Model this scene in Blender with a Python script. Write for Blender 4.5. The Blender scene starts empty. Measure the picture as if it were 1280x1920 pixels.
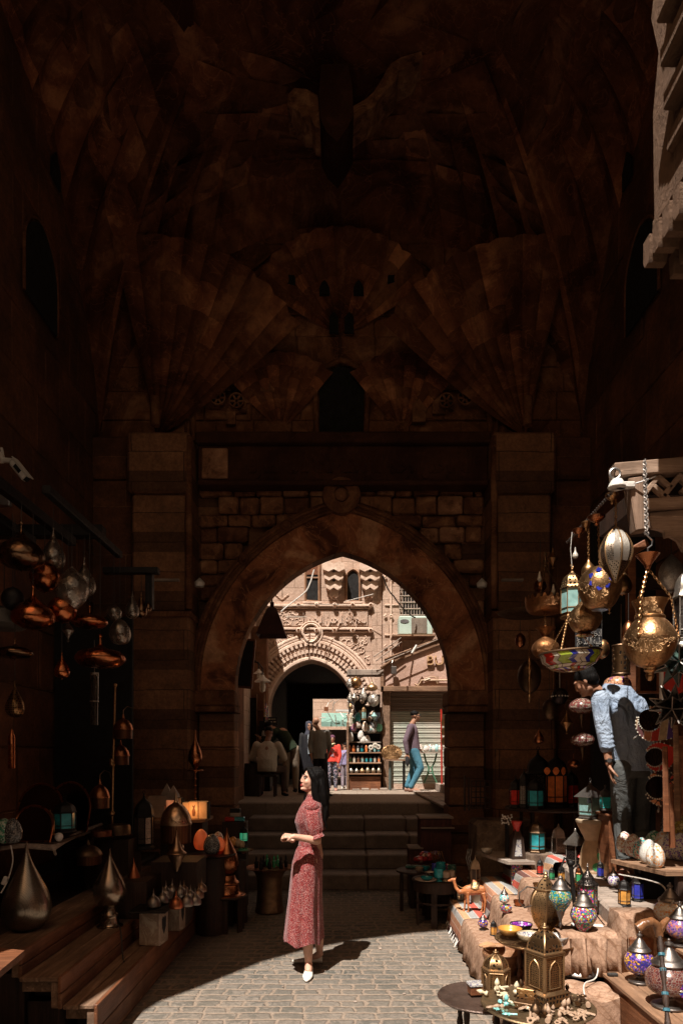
import bpy, math, random
from mathutils import Vector, Matrix, Euler
random.seed(7)
PI = math.pi
sc = bpy.context.scene
COL = sc.collection
CZ, F = 1.79, 1280.0
def P(px, py, d):
    """point of the place seen at pixel (px,py) of the photo, d metres ahead"""
    return Vector(((px-640)/F*d, d, CZ-(py-1415)/F*d))
def G(px, py, z):
    """point at height z seen at pixel"""
    d = F*(CZ-z)/(py-1415)
    return Vector(((px-640)/F*d, d, z))
# ------------------------------------------------------------------ mesh builder
class MB:
    def __init__(s): s.v=[]; s.f=[]; s.sm=[]; s.mi=[]; s.m=0
    def add(s, vs, fs, smooth=False, T=None):
        b=len(s.v)
        if T is not None: vs=[T@Vector(v) for v in vs]
        s.v.extend([tuple(v) for v in vs])
        for f in fs:
            s.f.append([b+i for i in f]); s.sm.append(smooth); s.mi.append(s.m)
        return s
    def box(s, x0,x1,y0,y1,z0,z1, T=None, bev=0):
        if bev>0:
            b=min(bev,(x1-x0)*.45,(y1-y0)*.45,(z1-z0)*.45)
            vs=[];fs=[]
            idx={}
            for ix,(xa,sx) in enumerate(((x0,1),(x1,-1))):
                for iy,(ya,sy) in enumerate(((y0,1),(y1,-1))):
                    for iz,(za,sz) in enumerate(((z0,1),(z1,-1))):
                        idx[(ix,iy,iz)]=len(vs)
                        vs += [(xa,ya+sy*b,za+sz*b),(xa+sx*b,ya,za+sz*b),(xa+sx*b,ya+sy*b,za)]
            I=lambda ix,iy,iz,k: idx[(ix,iy,iz)]+k
            for i in (0,1):
                q=[(0,0),(1,0),(1,1),(0,1)]
                a=[I(i,j,k,0) for j,k in q]; fs.append(a if i else a[::-1])
                a=[I(j,i,k,1) for j,k in q]; fs.append(a[::-1] if i else a)
                a=[I(j,k,i,2) for j,k in q]; fs.append(a if i else a[::-1])
            for i in (0,1):
                for j in (0,1):
                    a=[I(i,j,0,0),I(i,j,1,0),I(i,j,1,1),I(i,j,0,1)]; fs.append(a if (i==j) else a[::-1])
                    a=[I(i,0,j,0),I(i,0,j,2),I(i,1,j,2),I(i,1,j,0)]; fs.append(a if (i==j) else a[::-1])
                    a=[I(0,i,j,1),I(1,i,j,1),I(1,i,j,2),I(0,i,j,2)]; fs.append(a if (i==j) else a[::-1])
            for k,b0 in idx.items():
                a=[b0,b0+1,b0+2]; fs.append(a if sum(k)%2==1 else a[::-1])
            return s.add(vs,fs,False,T)
        vs=[(x,y,z) for x in (x0,x1) for y in (y0,y1) for z in (z0,z1)]
        return s.add(vs,[(0,1,3,2),(4,6,7,5),(0,4,5,1),(2,3,7,6),(0,2,6,4),(1,5,7,3)],False,T)
    def lathe(s, prof, n=24, T=None, smooth=True, rx=1, ry=1, a0=0, cap=True):
        vs=[];fs=[]
        for r,z in prof:
            for i in range(n):
                a=2*PI*i/n+a0
                vs.append((r*math.cos(a)*rx, r*math.sin(a)*ry, z))
        for k in range(len(prof)-1):
            for i in range(n):
                j=(i+1)%n
                fs.append((k*n+i,k*n+j,(k+1)*n+j,(k+1)*n+i))
        if cap:
            fs.append(tuple(range(n))[::-1]); fs.append(tuple(range((len(prof)-1)*n,len(prof)*n)))
        return s.add(vs,fs,smooth,T)
    def ball(s, c, r, n=14, T=None):
        rx,ry,rz = r if isinstance(r,(tuple,list)) else (r,r,r)
        m=max(6,n//2+1)
        pr=[(max(1e-4,math.sin(PI*k/m)),-math.cos(PI*k/m)) for k in range(m+1)]
        TT=Matrix.Translation(Vector(c))@Matrix.Diagonal((rx,ry,rz,1))
        if T is not None: TT=T@TT
        return s.lathe(pr,n,TT,True)
    def tube(s, pts, r, n=8, cap=True, smooth=True, flat=1.0, T=None, up=None):
        """r: number or list; flat squashes section along its binormal"""
        pts=[Vector(p) for p in pts]; m=len(pts)
        rs=r if isinstance(r,(list,tuple)) else [r]*m
        vs=[];fs=[]; prev=None
        for k in range(m):
            t=(pts[min(k+1,m-1)]-pts[max(k-1,0)])
            if t.length<1e-9: t=Vector((0,0,1))
            t.normalize()
            if prev is None:
                ref=Vector(up) if up else (Vector((0,0,1)) if abs(t.z)<.9 else Vector((0,1,0)))
                u=t.cross(ref).normalized()
            else:
                u=(prev-t*prev.dot(t))
                if u.length<1e-6: u=t.cross(Vector((0,0,1)))
                u.normalize()
            prev=u; w=t.cross(u)
            rr=rs[k]; ru,rw=(rr if isinstance(rr,(tuple,list)) else (rr,rr*flat))
            for i in range(n):
                a=2*PI*i/n
                vs.append(pts[k]+u*math.cos(a)*ru+w*math.sin(a)*rw)
        for k in range(m-1):
            for i in range(n):
                j=(i+1)%n; fs.append((k*n+i,k*n+j,(k+1)*n+j,(k+1)*n+i))
        if cap: fs.append(tuple(range(n))[::-1]); fs.append(tuple(range((m-1)*n,m*n)))
        return s.add(vs,fs,smooth,T)
    def prism(s, out, th, T=None, axis='y', smooth=False):
        """outline in (u,v) extruded th along axis; y: (u,.,v) z: (u,v,.) x: (.,u,v)"""
        n=len(out)
        def m(u,v,w): return {'y':(u,w,v),'z':(u,v,w),'x':(w,u,v)}[axis]
        vs=[m(u,v,0) for u,v in out]+[m(u,v,th) for u,v in out]
        fs=[tuple(range(n)),tuple(range(n,2*n))[::-1]]+[(i,i+n,(i+1)%n+n,(i+1)%n) for i in range(n)]
        return s.add(vs,fs,smooth,T)
    def loft(s, rings, close=True, cap=False, smooth=True, T=None):
        n=len(rings[0]); vs=[p for r in rings for p in r]; fs=[]
        for k in range(len(rings)-1):
            for i in range(n if close else n-1):
                j=(i+1)%n; fs.append((k*n+i,k*n+j,(k+1)*n+j,(k+1)*n+i))
        if cap: fs.append(tuple(range(n))[::-1]); fs.append(tuple(range((len(rings)-1)*n,len(rings)*n)))
        return s.add(vs,fs,smooth,T)
    def merge(s, o, T=None):
        b=len(s.v)
        s.v.extend([tuple(T@Vector(v)) if T is not None else v for v in o.v])
        s.f.extend([[b+i for i in f] for f in o.f]); s.sm.extend(o.sm); s.mi.extend(o.mi); return s
    def mesh(s, name, mats):
        me=bpy.data.meshes.new(name); me.from_pydata(s.v,[],s.f); me.update()
        for m in (mats if isinstance(mats,(list,tuple)) else [mats]): me.materials.append(m)
        me.polygons.foreach_set('use_smooth',s.sm); me.polygons.foreach_set('material_index',s.mi)
        me.update(); me.set_sharp_from_angle(angle=math.radians(38)); return me
def R(x=0,y=0,z=0): return Euler((x,y,z)).to_matrix().to_4x4()
def Tr(x,y=None,z=None): return Matrix.Translation(Vector(x) if y is None else Vector((x,y,z)))
def S(x,y=None,z=None): return Matrix.Diagonal((x,y if y is not None else x,z if z is not None else x,1))
def obj(name, mb, mat, parent=None, loc=None, label=None, fixn=True):
    me=mb.mesh(name,mat)
    if fixn:
        import bmesh
        b=bmesh.new(); b.from_mesh(me); bmesh.ops.recalc_face_normals(b,faces=b.faces); b.to_mesh(me); b.free()
    o=bpy.data.objects.new(name,me); COL.objects.link(o)
    if parent: o.parent=parent
    if loc is not None: o.location=loc
    if label: o['label']=label
    return o
def tag(o,label,cat,group=None,kind=None):
    o['label']=label; o['category']=cat
    if group: o['group']=group
    if kind: o['kind']=kind
    return o
def thing(name,label,cat,loc=(0,0,0),rz=0,group=None,rot=None,sc_=None):
    o=bpy.data.objects.new(name,None); COL.objects.link(o); o.empty_display_size=.05
    o.location=loc; o.rotation_euler=rot if rot else (0,0,rz)
    if sc_: o.scale=(sc_,)*3 if not isinstance(sc_,(tuple,list)) else sc_
    return tag(o,label,cat,group)
def kids(o): return [c for c in bpy.data.objects if c.parent==o]
def dup(root,loc,rz=0,label=None,scale=None,group=None,rot=None,matmap=None):
    r=root.copy(); COL.objects.link(r); r.location=loc; r.rotation_euler=rot if rot else (0,0,rz)
    if label: r['label']=label
    if group: r['group']=group
    if scale: r.scale=(scale,)*3 if not isinstance(scale,(tuple,list)) else scale
    def rec(a,b):
        for ch in kids(a):
            c=ch.copy(); COL.objects.link(c); c.parent=b
            if matmap:
                for k,ms in enumerate(c.material_slots):
                    if ms.material and ms.material.name in matmap:
                        ms.link='OBJECT'; ms.material=matmap[ms.material.name] if False else ms.material
            rec(ch,c)
    ks=None
    rec(root,r)
    return r
def struct(name,mb,mat,fixn=True):
    o=obj(name,mb,mat,fixn=fixn); o['kind']='structure'; return o
def solo(name,mb,mat,label,cat,group=None,loc=None):
    return tag(obj(name,mb,mat,loc=loc),label,cat,group)
# ------------------------------------------------------------------ materials
class NT:
    def __init__(s,name):
        s.mat=bpy.data.materials.new(name); s.mat.use_nodes=True; s.t=s.mat.node_tree
        s.n=s.t.nodes; s.b=s.n['Principled BSDF']; s.out=s.n['Material Output']
        s._tc=None
    def N(s,typ,**kw):
        n=s.n.new('ShaderNode'+typ)
        for k,v in kw.items(): setattr(n,k,v)
        return n
    def L(s,a,b): s.t.links.new(a,b)
    def co(s,kind='Object'):
        if not s._tc: s._tc=s.N('TexCoord')
        return s._tc.outputs[kind]
    def val(s,sock,v):
        if hasattr(v,'is_output') or isinstance(v,bpy.types.NodeSocket): s.L(v,sock)
        else:
            if isinstance(v,(tuple,list)) and len(v)==3 and sock.type=='RGBA': v=(*v,1)
            sock.default_value=v
    def noise(s,scale,detail=4,rough=.6,co=None,dist=0,out='Fac'):
        n=s.N('TexNoise'); n.inputs['Scale'].default_value=scale; n.inputs['Detail'].default_value=detail
        n.inputs['Roughness'].default_value=rough; n.inputs['Distortion'].default_value=dist
        s.L(co or s.co(),n.inputs['Vector']); return n.outputs[out]
    def vor(s,scale,feature='F1',co=None,out='Distance',rand=1):
        n=s.N('TexVoronoi',feature=feature); n.inputs['Scale'].default_value=scale; n.inputs['Randomness'].default_value=rand
        s.L(co or s.co(),n.inputs['Vector']); return n.outputs[out]
    def ramp(s,fac,stops,interp='LINEAR'):
        n=s.N('ValToRGB'); cr=n.color_ramp; cr.interpolation=interp
        while len(cr.elements)<len(stops): cr.elements.new(.5)
        for e,(p,c) in zip(cr.elements,stops):
            e.position=p; e.color=(*c,1) if isinstance(c,(tuple,list)) else (c,c,c,1)
        s.L(fac,n.inputs[0]); return n.outputs[0]
    def mix(s,fac,a,b,mode='MIX'):
        n=s.N('Mix',data_type='RGBA',blend_type=mode); s.val(n.inputs[0],fac); s.val(n.inputs[6],a); s.val(n.inputs[7],b)
        return n.outputs[2]
    def math(s,op,a,b=0.0,c=None):
        n=s.N('Math',operation=op); s.val(n.inputs[0],a); s.val(n.inputs[1],b)
        if c is not None: s.val(n.inputs[2],c)
        return n.outputs[0]
    def sep(s,co=None):
        n=s.N('SeparateXYZ'); s.L(co or s.co(),n.inputs[0]); return n.outputs
    def comb(s,x,y,z):
        n=s.N('CombineXYZ'); s.val(n.inputs[0],x); s.val(n.inputs[1],y); s.val(n.inputs[2],z); return n.outputs[0]
    def bump(s,h,dist=.01,strength=1.0,prev=None):
        n=s.N('Bump'); n.inputs['Distance'].default_value=dist; n.inputs['Strength'].default_value=strength
        s.L(h,n.inputs['Height'])
        if prev: s.L(prev,n.inputs['Normal'])
        return n.outputs[0]
    def set(s,**kw):
        names={'col':'Base Color','rough':'Roughness','metal':'Metallic','normal':'Normal','trans':'Transmission Weight','ior':'IOR','emit':'Emission Color','estr':'Emission Strength','alpha':'Alpha','coat':'Coat Weight','sheen':'Sheen Weight','sss':'Subsurface Weight','spec':'Specular IOR Level'}
        for k,v in kw.items(): s.val(s.b.inputs[names[k]],v)
        return s.mat
    def holes(s,mask):
        """mask 1 = metal, 0 = hole"""
        tr=s.N('BsdfTransparent'); mx=s.N('MixShader'); s.L(mask,mx.inputs[0]); s.L(tr.outputs[0],mx.inputs[1]); s.L(s.b.outputs[0],mx.inputs[2])
        s.L(mx.outputs[0],s.out.inputs[0]); return s.mat
def sc3(c,k): return tuple(max(0,min(1,x*k)) for x in c)
def plain(name,col,rough=.6,metal=0,var=.2,vs=6,bump=.003,bs=60,**kw):
    t=NT(name); n=t.noise(vs,5,.65); f=t.ramp(n,[(.3,sc3(col,1-var)),(.7,sc3(col,1+var))])
    h=t.noise(bs,3); rr=t.ramp(t.noise(vs*2.3,3),[(.3,max(.02,rough-.1)),(.7,min(1,rough+.12))])
    t.set(col=f,rough=rr,metal=metal,normal=t.bump(h,bump),**kw); return t.mat
def metal(name,col,rough=.28,var=.35,dirt=(.03,.02,.015),bs=90,hammer=0,engr=0):
    t=NT(name); n=t.noise(9,6,.7); d=t.ramp(n,[(.38,0),(.62,1)]); f=t.mix(d,sc3(col,1-var),col)
    n2=t.noise(3.1,5,.7); d2=t.ramp(n2,[(.52,0),(.75,.65)]); f=t.mix(d2,f,dirt)
    h=t.noise(bs,3,.6)
    nm=t.bump(h,.0012)
    if hammer: nm=t.bump(t.vor(hammer,'SMOOTH_F1'),.004,1,nm)
    if engr:
        w=t.noise(engr,2,.5,dist=1.6); w=t.ramp(w,[(.47,0),(.5,1),(.53,0)]); nm=t.bump(w,.003,1,nm); f=t.mix(t.math('MULTIPLY',w,.6),f,dirt)
    r=t.ramp(n,[(.3,min(1,rough+.22)),(.7,rough)])
    t.set(col=f,rough=r,metal=1,normal=nm); return t.mat
def wall_uv(t):
    """(u,v) on vertical faces whichever way they look"""
    g=t.N('NewGeometry'); nx=t.sep(g.outputs['Normal'])[0]; isx=t.math('GREATER_THAN',t.math('ABSOLUTE',nx),.7)
    x,y,z=t.sep(); m=t.N('Mix',data_type='FLOAT'); t.L(isx,m.inputs[0]); t.L(x,m.inputs[2]); t.L(y,m.inputs[3])
    return m.outputs[0],z
def masonry(name,c1,c2,mortar,bw=.7,rh=.33,ms=.008,bands=None,stain=(.035,.02,.013),st=.45,bump=.012,rgh=.9):
    t=NT(name); u,v=wall_uv(t); 
    wob=t.math('MULTIPLY',t.math('SUBTRACT',t.noise(2.2,3),.5),.05)
    co=t.comb(t.math('ADD',u,wob),t.math('ADD',v,wob),0)
    b=t.N('TexBrick'); b.offset=.5; b.inputs['Scale'].default_value=1; b.inputs['Brick Width'].default_value=bw; b.inputs['Row Height'].default_value=rh
    b.inputs['Mortar Size'].default_value=ms; b.inputs['Mortar Smooth'].default_value=.4; b.inputs['Bias'].default_value=0
    b.inputs['Color1'].default_value=(*c1,1); b.inputs['Color2'].default_value=(*c2,1); b.inputs['Mortar'].default_value=(*mortar,1)
    t.L(co,b.inputs['Vector']); col=b.outputs['Color']
    if bands:
        per,duty,dk,off=bands
        fr=t.math('FRACT',t.math('DIVIDE',t.math('ADD',v,off),per)); k=t.math('LESS_THAN',fr,duty)
        col=t.mix(t.math('MULTIPLY',k,.66),col,dk)
    n=t.noise(1.3,8,.7); col=t.mix(t.ramp(n,[(.42,st),(.68,0)]),col,stain)
    n2=t.noise(7,6,.75); col=t.mix(t.ramp(n2,[(.35,.6),(.7,0)]),col,t.mix(.55,col,stain))
    n4=t.noise(28,5,.7); col=t.mix(t.ramp(n4,[(.3,.35),(.6,0)]),col,stain)
    hh=t.math('ADD',t.math('MULTIPLY',b.outputs['Fac'],-1.0),t.math('MULTIPLY',t.noise(11,8,.72),1.6))
    nm=t.bump(hh,bump); nm=t.bump(t.noise(60,4,.7),.003,1,nm)
    t.set(col=col,rough=rgh,normal=nm,spec=.2); return t.mat
# ================================================================== camera, light, world
cam=bpy.data.cameras.new('camera'); co=bpy.data.objects.new('camera',cam); COL.objects.link(co)
co.location=(0,0,CZ); co.rotation_euler=(PI/2,0,0); cam.sensor_fit='HORIZONTAL'; cam.sensor_width=36; cam.lens=36
cam.shift_y=(1415-960)/1280.0; cam.clip_end=400; cam.clip_start=.05; sc.camera=co
SUN=Vector((.25,.5,-1)).normalized()
sl=bpy.data.lights.new('sun','SUN'); sl.energy=5; sl.angle=math.radians(.5); sl.color=(1,.94,.86)
so=bpy.data.objects.new('sun',sl); COL.objects.link(so); so.rotation_euler=SUN.to_track_quat('-Z','Y').to_euler()
w=bpy.data.worlds.new('World'); sc.world=w; w.use_nodes=True; wt=w.node_tree
sk=wt.nodes.new('ShaderNodeTexSky'); sk.sky_type='NISHITA'; sk.sun_disc=False
sk.sun_elevation=math.asin(-SUN.z); sk.sun_rotation=math.atan2(-SUN.x,-SUN.y)
sk.dust_density=2.0
bg=wt.nodes['Background']; bg.inputs[1].default_value=.05
mxs=wt.nodes.new('ShaderNodeMix'); mxs.data_type='RGBA'; mxs.blend_type='MULTIPLY'; mxs.inputs[0].default_value=1; mxs.inputs[7].default_value=(1.55,.92,.46,1); wt.links.new(sk.outputs[0],mxs.inputs[6]); wt.links.new(mxs.outputs[2],bg.inputs[0])
vs=sc.view_settings; sc.display_settings.display_device='sRGB'; vs.view_transform='Standard'; vs.look='None'; vs.exposure=.85; vs.gamma=1
cy=sc.cycles; cy.use_denoising=True; cy.max_bounces=8; cy.diffuse_bounces=6; cy.glossy_bounces=4; cy.transparent_max_bounces=10; cy.transmission_bounces=6
cy.sample_clamp_indirect=3; cy.caustics_reflective=False; cy.caustics_refractive=False
try: cy.denoising_input_passes='RGB_ALBEDO_NORMAL'
except Exception: pass
# ================================================================== masonry materials
SAND=(.33,.17,.095); SAND2=(.25,.12,.065); DK=(.045,.026,.018)
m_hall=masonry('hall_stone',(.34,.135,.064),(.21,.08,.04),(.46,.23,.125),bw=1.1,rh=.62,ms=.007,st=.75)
m_ablaq=masonry('banded_stone',(.50,.245,.13),(.33,.145,.072),(.10,.05,.028),bw=1.3,rh=.37,ms=.005,bands=(.74,.34,(.085,.040,.024),.12),st=.5)
m_plaster=None
def plaster(name,a,b,c,scale=1.2):
    t=NT(name); n=t.noise(scale,8,.6,dist=.7); col=t.ramp(n,[(.38,a),(.47,b),(.53,b),(.60,c)]); n2=t.noise(5,7,.75); col=t.mix(t.ramp(n2,[(.4,.55),(.62,0)]),col,a)
    hv=t.ramp(t.noise(2.1,3,.5,dist=2.5),[(.485,0),(.5,.5),(.515,0)]); col=t.mix(t.math('MULTIPLY',hv,.5),col,sc3(c,1.5))
    nm=t.bump(t.noise(18,7,.7),.01); t.set(col=col,rough=.92,normal=nm,spec=.15); return t.mat
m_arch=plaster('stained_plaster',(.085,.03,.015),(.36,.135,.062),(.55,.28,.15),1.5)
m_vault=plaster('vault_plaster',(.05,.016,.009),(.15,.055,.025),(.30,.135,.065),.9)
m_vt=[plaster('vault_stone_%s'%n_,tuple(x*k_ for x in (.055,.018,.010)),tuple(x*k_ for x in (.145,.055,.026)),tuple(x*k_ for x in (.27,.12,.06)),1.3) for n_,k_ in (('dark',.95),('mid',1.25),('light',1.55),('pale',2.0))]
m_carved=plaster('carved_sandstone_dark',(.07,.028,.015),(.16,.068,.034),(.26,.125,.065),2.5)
m_market=masonry('market_sandstone',(.64,.475,.375),(.57,.42,.33),(.36,.25,.185),bw=.55,rh=.3,ms=.006,st=.25,stain=(.2,.11,.07),bump=.01)
m_marketp=plaster('market_carved_stone',(.50,.35,.265),(.64,.48,.38),(.70,.545,.44),3)
m_paving=masonry('street_paving_dummy',(.3,.2,.14),(.3,.2,.14),(.1,.1,.1))
def floor_stone(name,c1,c2,mortar,bw,rh,ms,spots,sp=.6,bump=.012):
    t=NT(name); x,y,z=t.sep(); wb=t.math('ADD',t.math('MULTIPLY',t.math('SUBTRACT',t.noise(3.5,4),.5),.12),t.math('MULTIPLY',t.math('SUBTRACT',t.noise(17,4),.5),.035))
    co=t.comb(t.math('ADD',x,wb),t.math('ADD',y,t.math('MULTIPLY',wb,.7)),0)
    b=t.N('TexBrick'); b.offset=.47; b.inputs['Scale'].default_value=1; b.inputs['Brick Width'].default_value=bw; b.inputs['Row Height'].default_value=rh
    b.inputs['Mortar Size'].default_value=ms; b.inputs['Mortar Smooth'].default_value=.8; b.inputs['Color1'].default_value=(*c1,1); b.inputs['Color2'].default_value=(*c2,1); b.inputs['Mortar'].default_value=(*mortar,1)
    b.squash=1.35; b.squash_frequency=3
    t.L(co,b.inputs['Vector']); n=t.noise(11,6,.74,dist=1.2); worn=t.noise(1.1,3,.5)
    core=t.math('MULTIPLY',t.ramp(n,[(.46,0),(.54,1)]),t.math('SUBTRACT',1.0,b.outputs['Fac']))
    core=t.math('MULTIPLY',core,t.ramp(worn,[(.36,.15),(.58,1)]))
    col=t.mix(t.math('MULTIPLY',core,sp),b.outputs['Color'],spots)
    n3=t.noise(30,5,.75); col=t.mix(t.ramp(n3,[(.36,.5),(.6,0)]),col,sc3(spots,.55))
    col=t.mix(t.ramp(t.noise(.7,3),[(.4,.3),(.65,0)]),col,sc3(mortar,1.1))
    h=t.math('ADD',t.math('MULTIPLY',b.outputs['Fac'],-1.0),t.math('MULTIPLY',t.noise(14,6,.65),.9))
    nm=t.bump(h,bump); nm=t.bump(t.noise(70,4),.002,1,nm)
    t.set(col=col,rough=.85,normal=nm,spec=.25); return t.mat
m_cob=floor_stone('cobbles',(.205,.175,.148),(.13,.116,.098),(.262,.20,.152),.175,.118,.022,(.055,.062,.056),1.0,.009)
m_upper=floor_stone('upper_paving',(.34,.27,.21),(.30,.23,.175),(.14,.10,.075),.62,.36,.006,(.2,.16,.13),.4,.006)
m_step=plain('step_stone',(.15,.11,.085),.7,var=.35,vs=5,bump=.008,bs=25)
# ---------------------------------------------------------------- ground
g=MB(); g.add([(-60,-40,0),(60,-40,0),(60,80,0),(-60,80,0)],[(0,1,2,3)]); struct('ground',g,m_cob)
# steps up to the market street and the street itself
lips=[(9.0,.2),(9.5,.4),(10.05,.6),(10.6,.8),(11.2,1.0)]
g=MB(); random.seed(3)
for k,(y,z) in enumerate(lips[:-1]):
    y2=lips[k+1][0]
    xs=[-1.45,-.62,.35,1.0,1.75]; 
    for a,b in zip(xs[:-1],xs[1:]):
        j=random.uniform(-.012,.012)
        g.box(a+.004,b-.004,y+j,y2+.15,z-.21,z+j*.5,bev=.018)
struct('stone_steps',g,m_step)
g=MB(); g.box(-14,14,11.2,60,.0,1.0,bev=.02); struct('street_pavement',g,m_upper)
# ---------------------------------------------------------------- gate wall with pointed arch
def parch(hw,zs,za,n=14,cx=0,zb=None):
    """pointed arch outline left foot -> apex -> right foot; circle arcs through (hw,zs) and (0,za) with vertical tangent at foot"""
    h=za-zs; c=(hw*hw-h*h)/(2*hw)  # centre at x=-c' for right arc ; radius r
    # right arc centre (c,zs) with r=hw-c ; point (0,za): c^2+h^2=r^2
    r=hw-c; a1=math.atan2(h,-c)
    right=[(cx+c+r*math.cos(a1*k/n),zs+r*math.sin(a1*k/n)) for k in range(n+1)]
    left=[(2*cx-x,z) for x,z in right]
    return left+right[::-1][1:]
HW=3.2; YB=9.0
def wall_with_arch(mb,x0,x1,y0,y1,z0,z1,arch):
    """wall slab x0..x1, opening = arch outline (list left->right) with legs to z0"""
    n=len(arch); 
    for yy,rev in ((y0,False),(y1,True)):
        # strips: left jamb, right jamb, spandrels
        vs=[(x0,yy,z0),(arch[0][0],yy,z0),(x0,yy,arch[0][1]),(arch[0][0],yy,arch[0][1]),
            (x1,yy,z0),(arch[-1][0],yy,z0),(x1,yy,arch[-1][1]),(arch[-1][0],yy,arch[-1][1])]
        mb.add(vs,[(0,1,3,2),(5,4,6,7)])
        top=[(x0+(x1-x0)*k/(n-1),yy,z1) for k in range(n)]
        low=[(x,yy,z) for x,z in arch]
        mb.add(low+top,[(k,k+1,n+k+1,n+k) for k in range(n-1)])
        mb.add([(x0,yy,arch[0][1]),(arch[0][0],yy,arch[0][1]),(x0,yy,z1)],[(0,1,2)])
        mb.add([(x1,yy,arch[-1][1]),(arch[-1][0],yy,arch[-1][1]),(x1,yy,z1)],[(0,2,1)])
    full=[(arch[0][0],z0)]+arch+[(arch[-1][0],z0)]; m=len(full)
    mb.add([(x,y0,z) for x,z in full]+[(x,y1,z) for x,z in full],[(k,k+1,m+k+1,m+k) for k in range(m-1)])
    mb.add([(x0,y0,z1),(x1,y0,z1),(x1,y1,z1),(x0,y1,z1)],[(0,1,2,3)])
    mb.add([(x0,y0,z0),(x0,y1,z0),(x0,y1,z1),(x0,y0,z1)],[(0,1,2,3)]); mb.add([(x1,y0,z0),(x1,y1,z0),(x1,y1,z1),(x1,y0,z1)],[(0,1,2,3)])
inner=parch(1.42,2.66,4.47,18,.015); outer=parch(1.83,2.66,4.93,18,.015)
zw=9.0
g=MB(); wall_with_arch(g,-HW-.4,HW+.4,9.02,9.25,0,zw,inner)
gate=thing('gate_wall','tall dark stone gate wall with the pointed archway framing the sunlit street','wall')
obj('wall_body',g,m_ablaq,gate)
# archivolt: broad splayed plaster band between outer and inner arch
g=MB(); fo=[(outer[0][0],2.62)]+outer+[(outer[-1][0],2.62)]; fi=[(inner[0][0],2.62)]+inner+[(inner[-1][0],2.62)]
def lerp(a,b,t): return a+(b-a)*t
rings=[]
for t_,yy in ((0,8.80),(.04,8.80),(.35,8.84),(.7,8.92),(.97,8.995),(1.0,9.03)):
    rings.append([(lerp(a[0],b[0],t_),yy+random.uniform(-.004,.004),lerp(a[1],b[1],t_)) for a,b in zip(fo,fi)])
g.loft(rings,close=False,smooth=True); obj('archivolt',g,m_arch,gate)
# moulding round the arch with two little bosses
def arch_tube(mb,arch,y,rr,off):
    pts=[]
    for k,(x,z) in enumerate(arch):
        a=arch[max(k-1,0)]; b=arch[min(k+1,len(arch)-1)]; tx,tz=b[0]-a[0],b[1]-a[1]; l=math.hypot(tx,tz) or 1
        pts.append((x-tz/l*off, y, z+tx/l*off))
    mb.tube(pts,rr,8); return pts
g=MB(); base=[(outer[0][0],2.5)]+outer+[(outer[-1][0],2.5)]
for off,rr,yy in ((.03,.030,8.79),(.075,.018,8.80),(.115,.026,8.78),(.155,.014,8.81)): arch_tube(g,base,yy,rr,off)
for s in (-1,1):
    for k in (10,14):
        x,z=outer[k]; x=abs(x)*s+ .07*s; z+=.05
        g.lathe([(.07,-.02),(.075,.01),(.06,.03),(.03,.02),(.028,.05),(.001,.055)],16,Tr(x,8.77,z)@R(PI/2))
obj('arch_moulding',g,m_carved,gate)
# impost blocks and jamb faces
g=MB()
for s in (-1,1):
    x0,x1=sorted((s*1.37,s*2.02)); g.box(x0,x1,8.76,9.3,2.42,2.62,bev=.02); g.box(x0+.0,x1,8.78,9.3,2.34,2.415,bev=.01)
obj('impost',g,m_carved,gate)
g=MB()
for s in (-1,1):
    z=0
    k=0
    for h in (.34,.42,.36,.5,.26,.46):
        x0,x1=sorted((s*(1.385+.01*(k%2)),s*1.86)); g.box(x0,x1,8.86+.012*(k%3),9.28,z+.004,min(z+h-.004,2.33),bev=.015); z+=h; k+=1
obj('jamb_blocks',g,m_ablaq,gate)
# piers either side (projecting), with stepped corner and shafts
for s,nm in ((-1,'left'),(1,'right')):
    pr=thing('stone_pier','%s massive banded pier beside the archway, with a worn ledge'%nm,'pier',group='piers beside the archway')
    g=MB(); x0,x1=sorted((s*1.88,s*2.66)); g.box(x0,x1,8.45,9.01,0,3.55,bev=.03); g.box(x0+(.0 if s>0 else .04),x1-(.04 if s>0 else 0),8.52,9.01,3.56,5.05,bev=.03); g.box(x0,x1,8.46,9.01,5.06,5.8,bev=.03)
    obj('shaft',g,m_ablaq,pr)
    g=MB(); g.box(x0-.03,x1+.03,8.40,9.0,3.49,3.56,bev=.012); obj('ledge',g,m_carved,pr)
    g=MB(); x0,x1=sorted((s*2.67,s*3.19)); g.box(x0,x1,8.72,9.01,0,5.3,bev=.02); g.box(x0,x1,8.68,9.01,5.31,5.85,bev=.03); obj('return',g,m_hall,pr)
    g=MB(); xa=s*1.90; g.tube([(xa,8.50,3.6),(xa,8.50,5.75)],.045,10); xa=s*1.99; g.tube([(s*2.30,8.42,5.85),(s*2.30,8.42,6.2)],.06,10); obj('corner_shaft',g,m_carved,pr)
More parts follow.
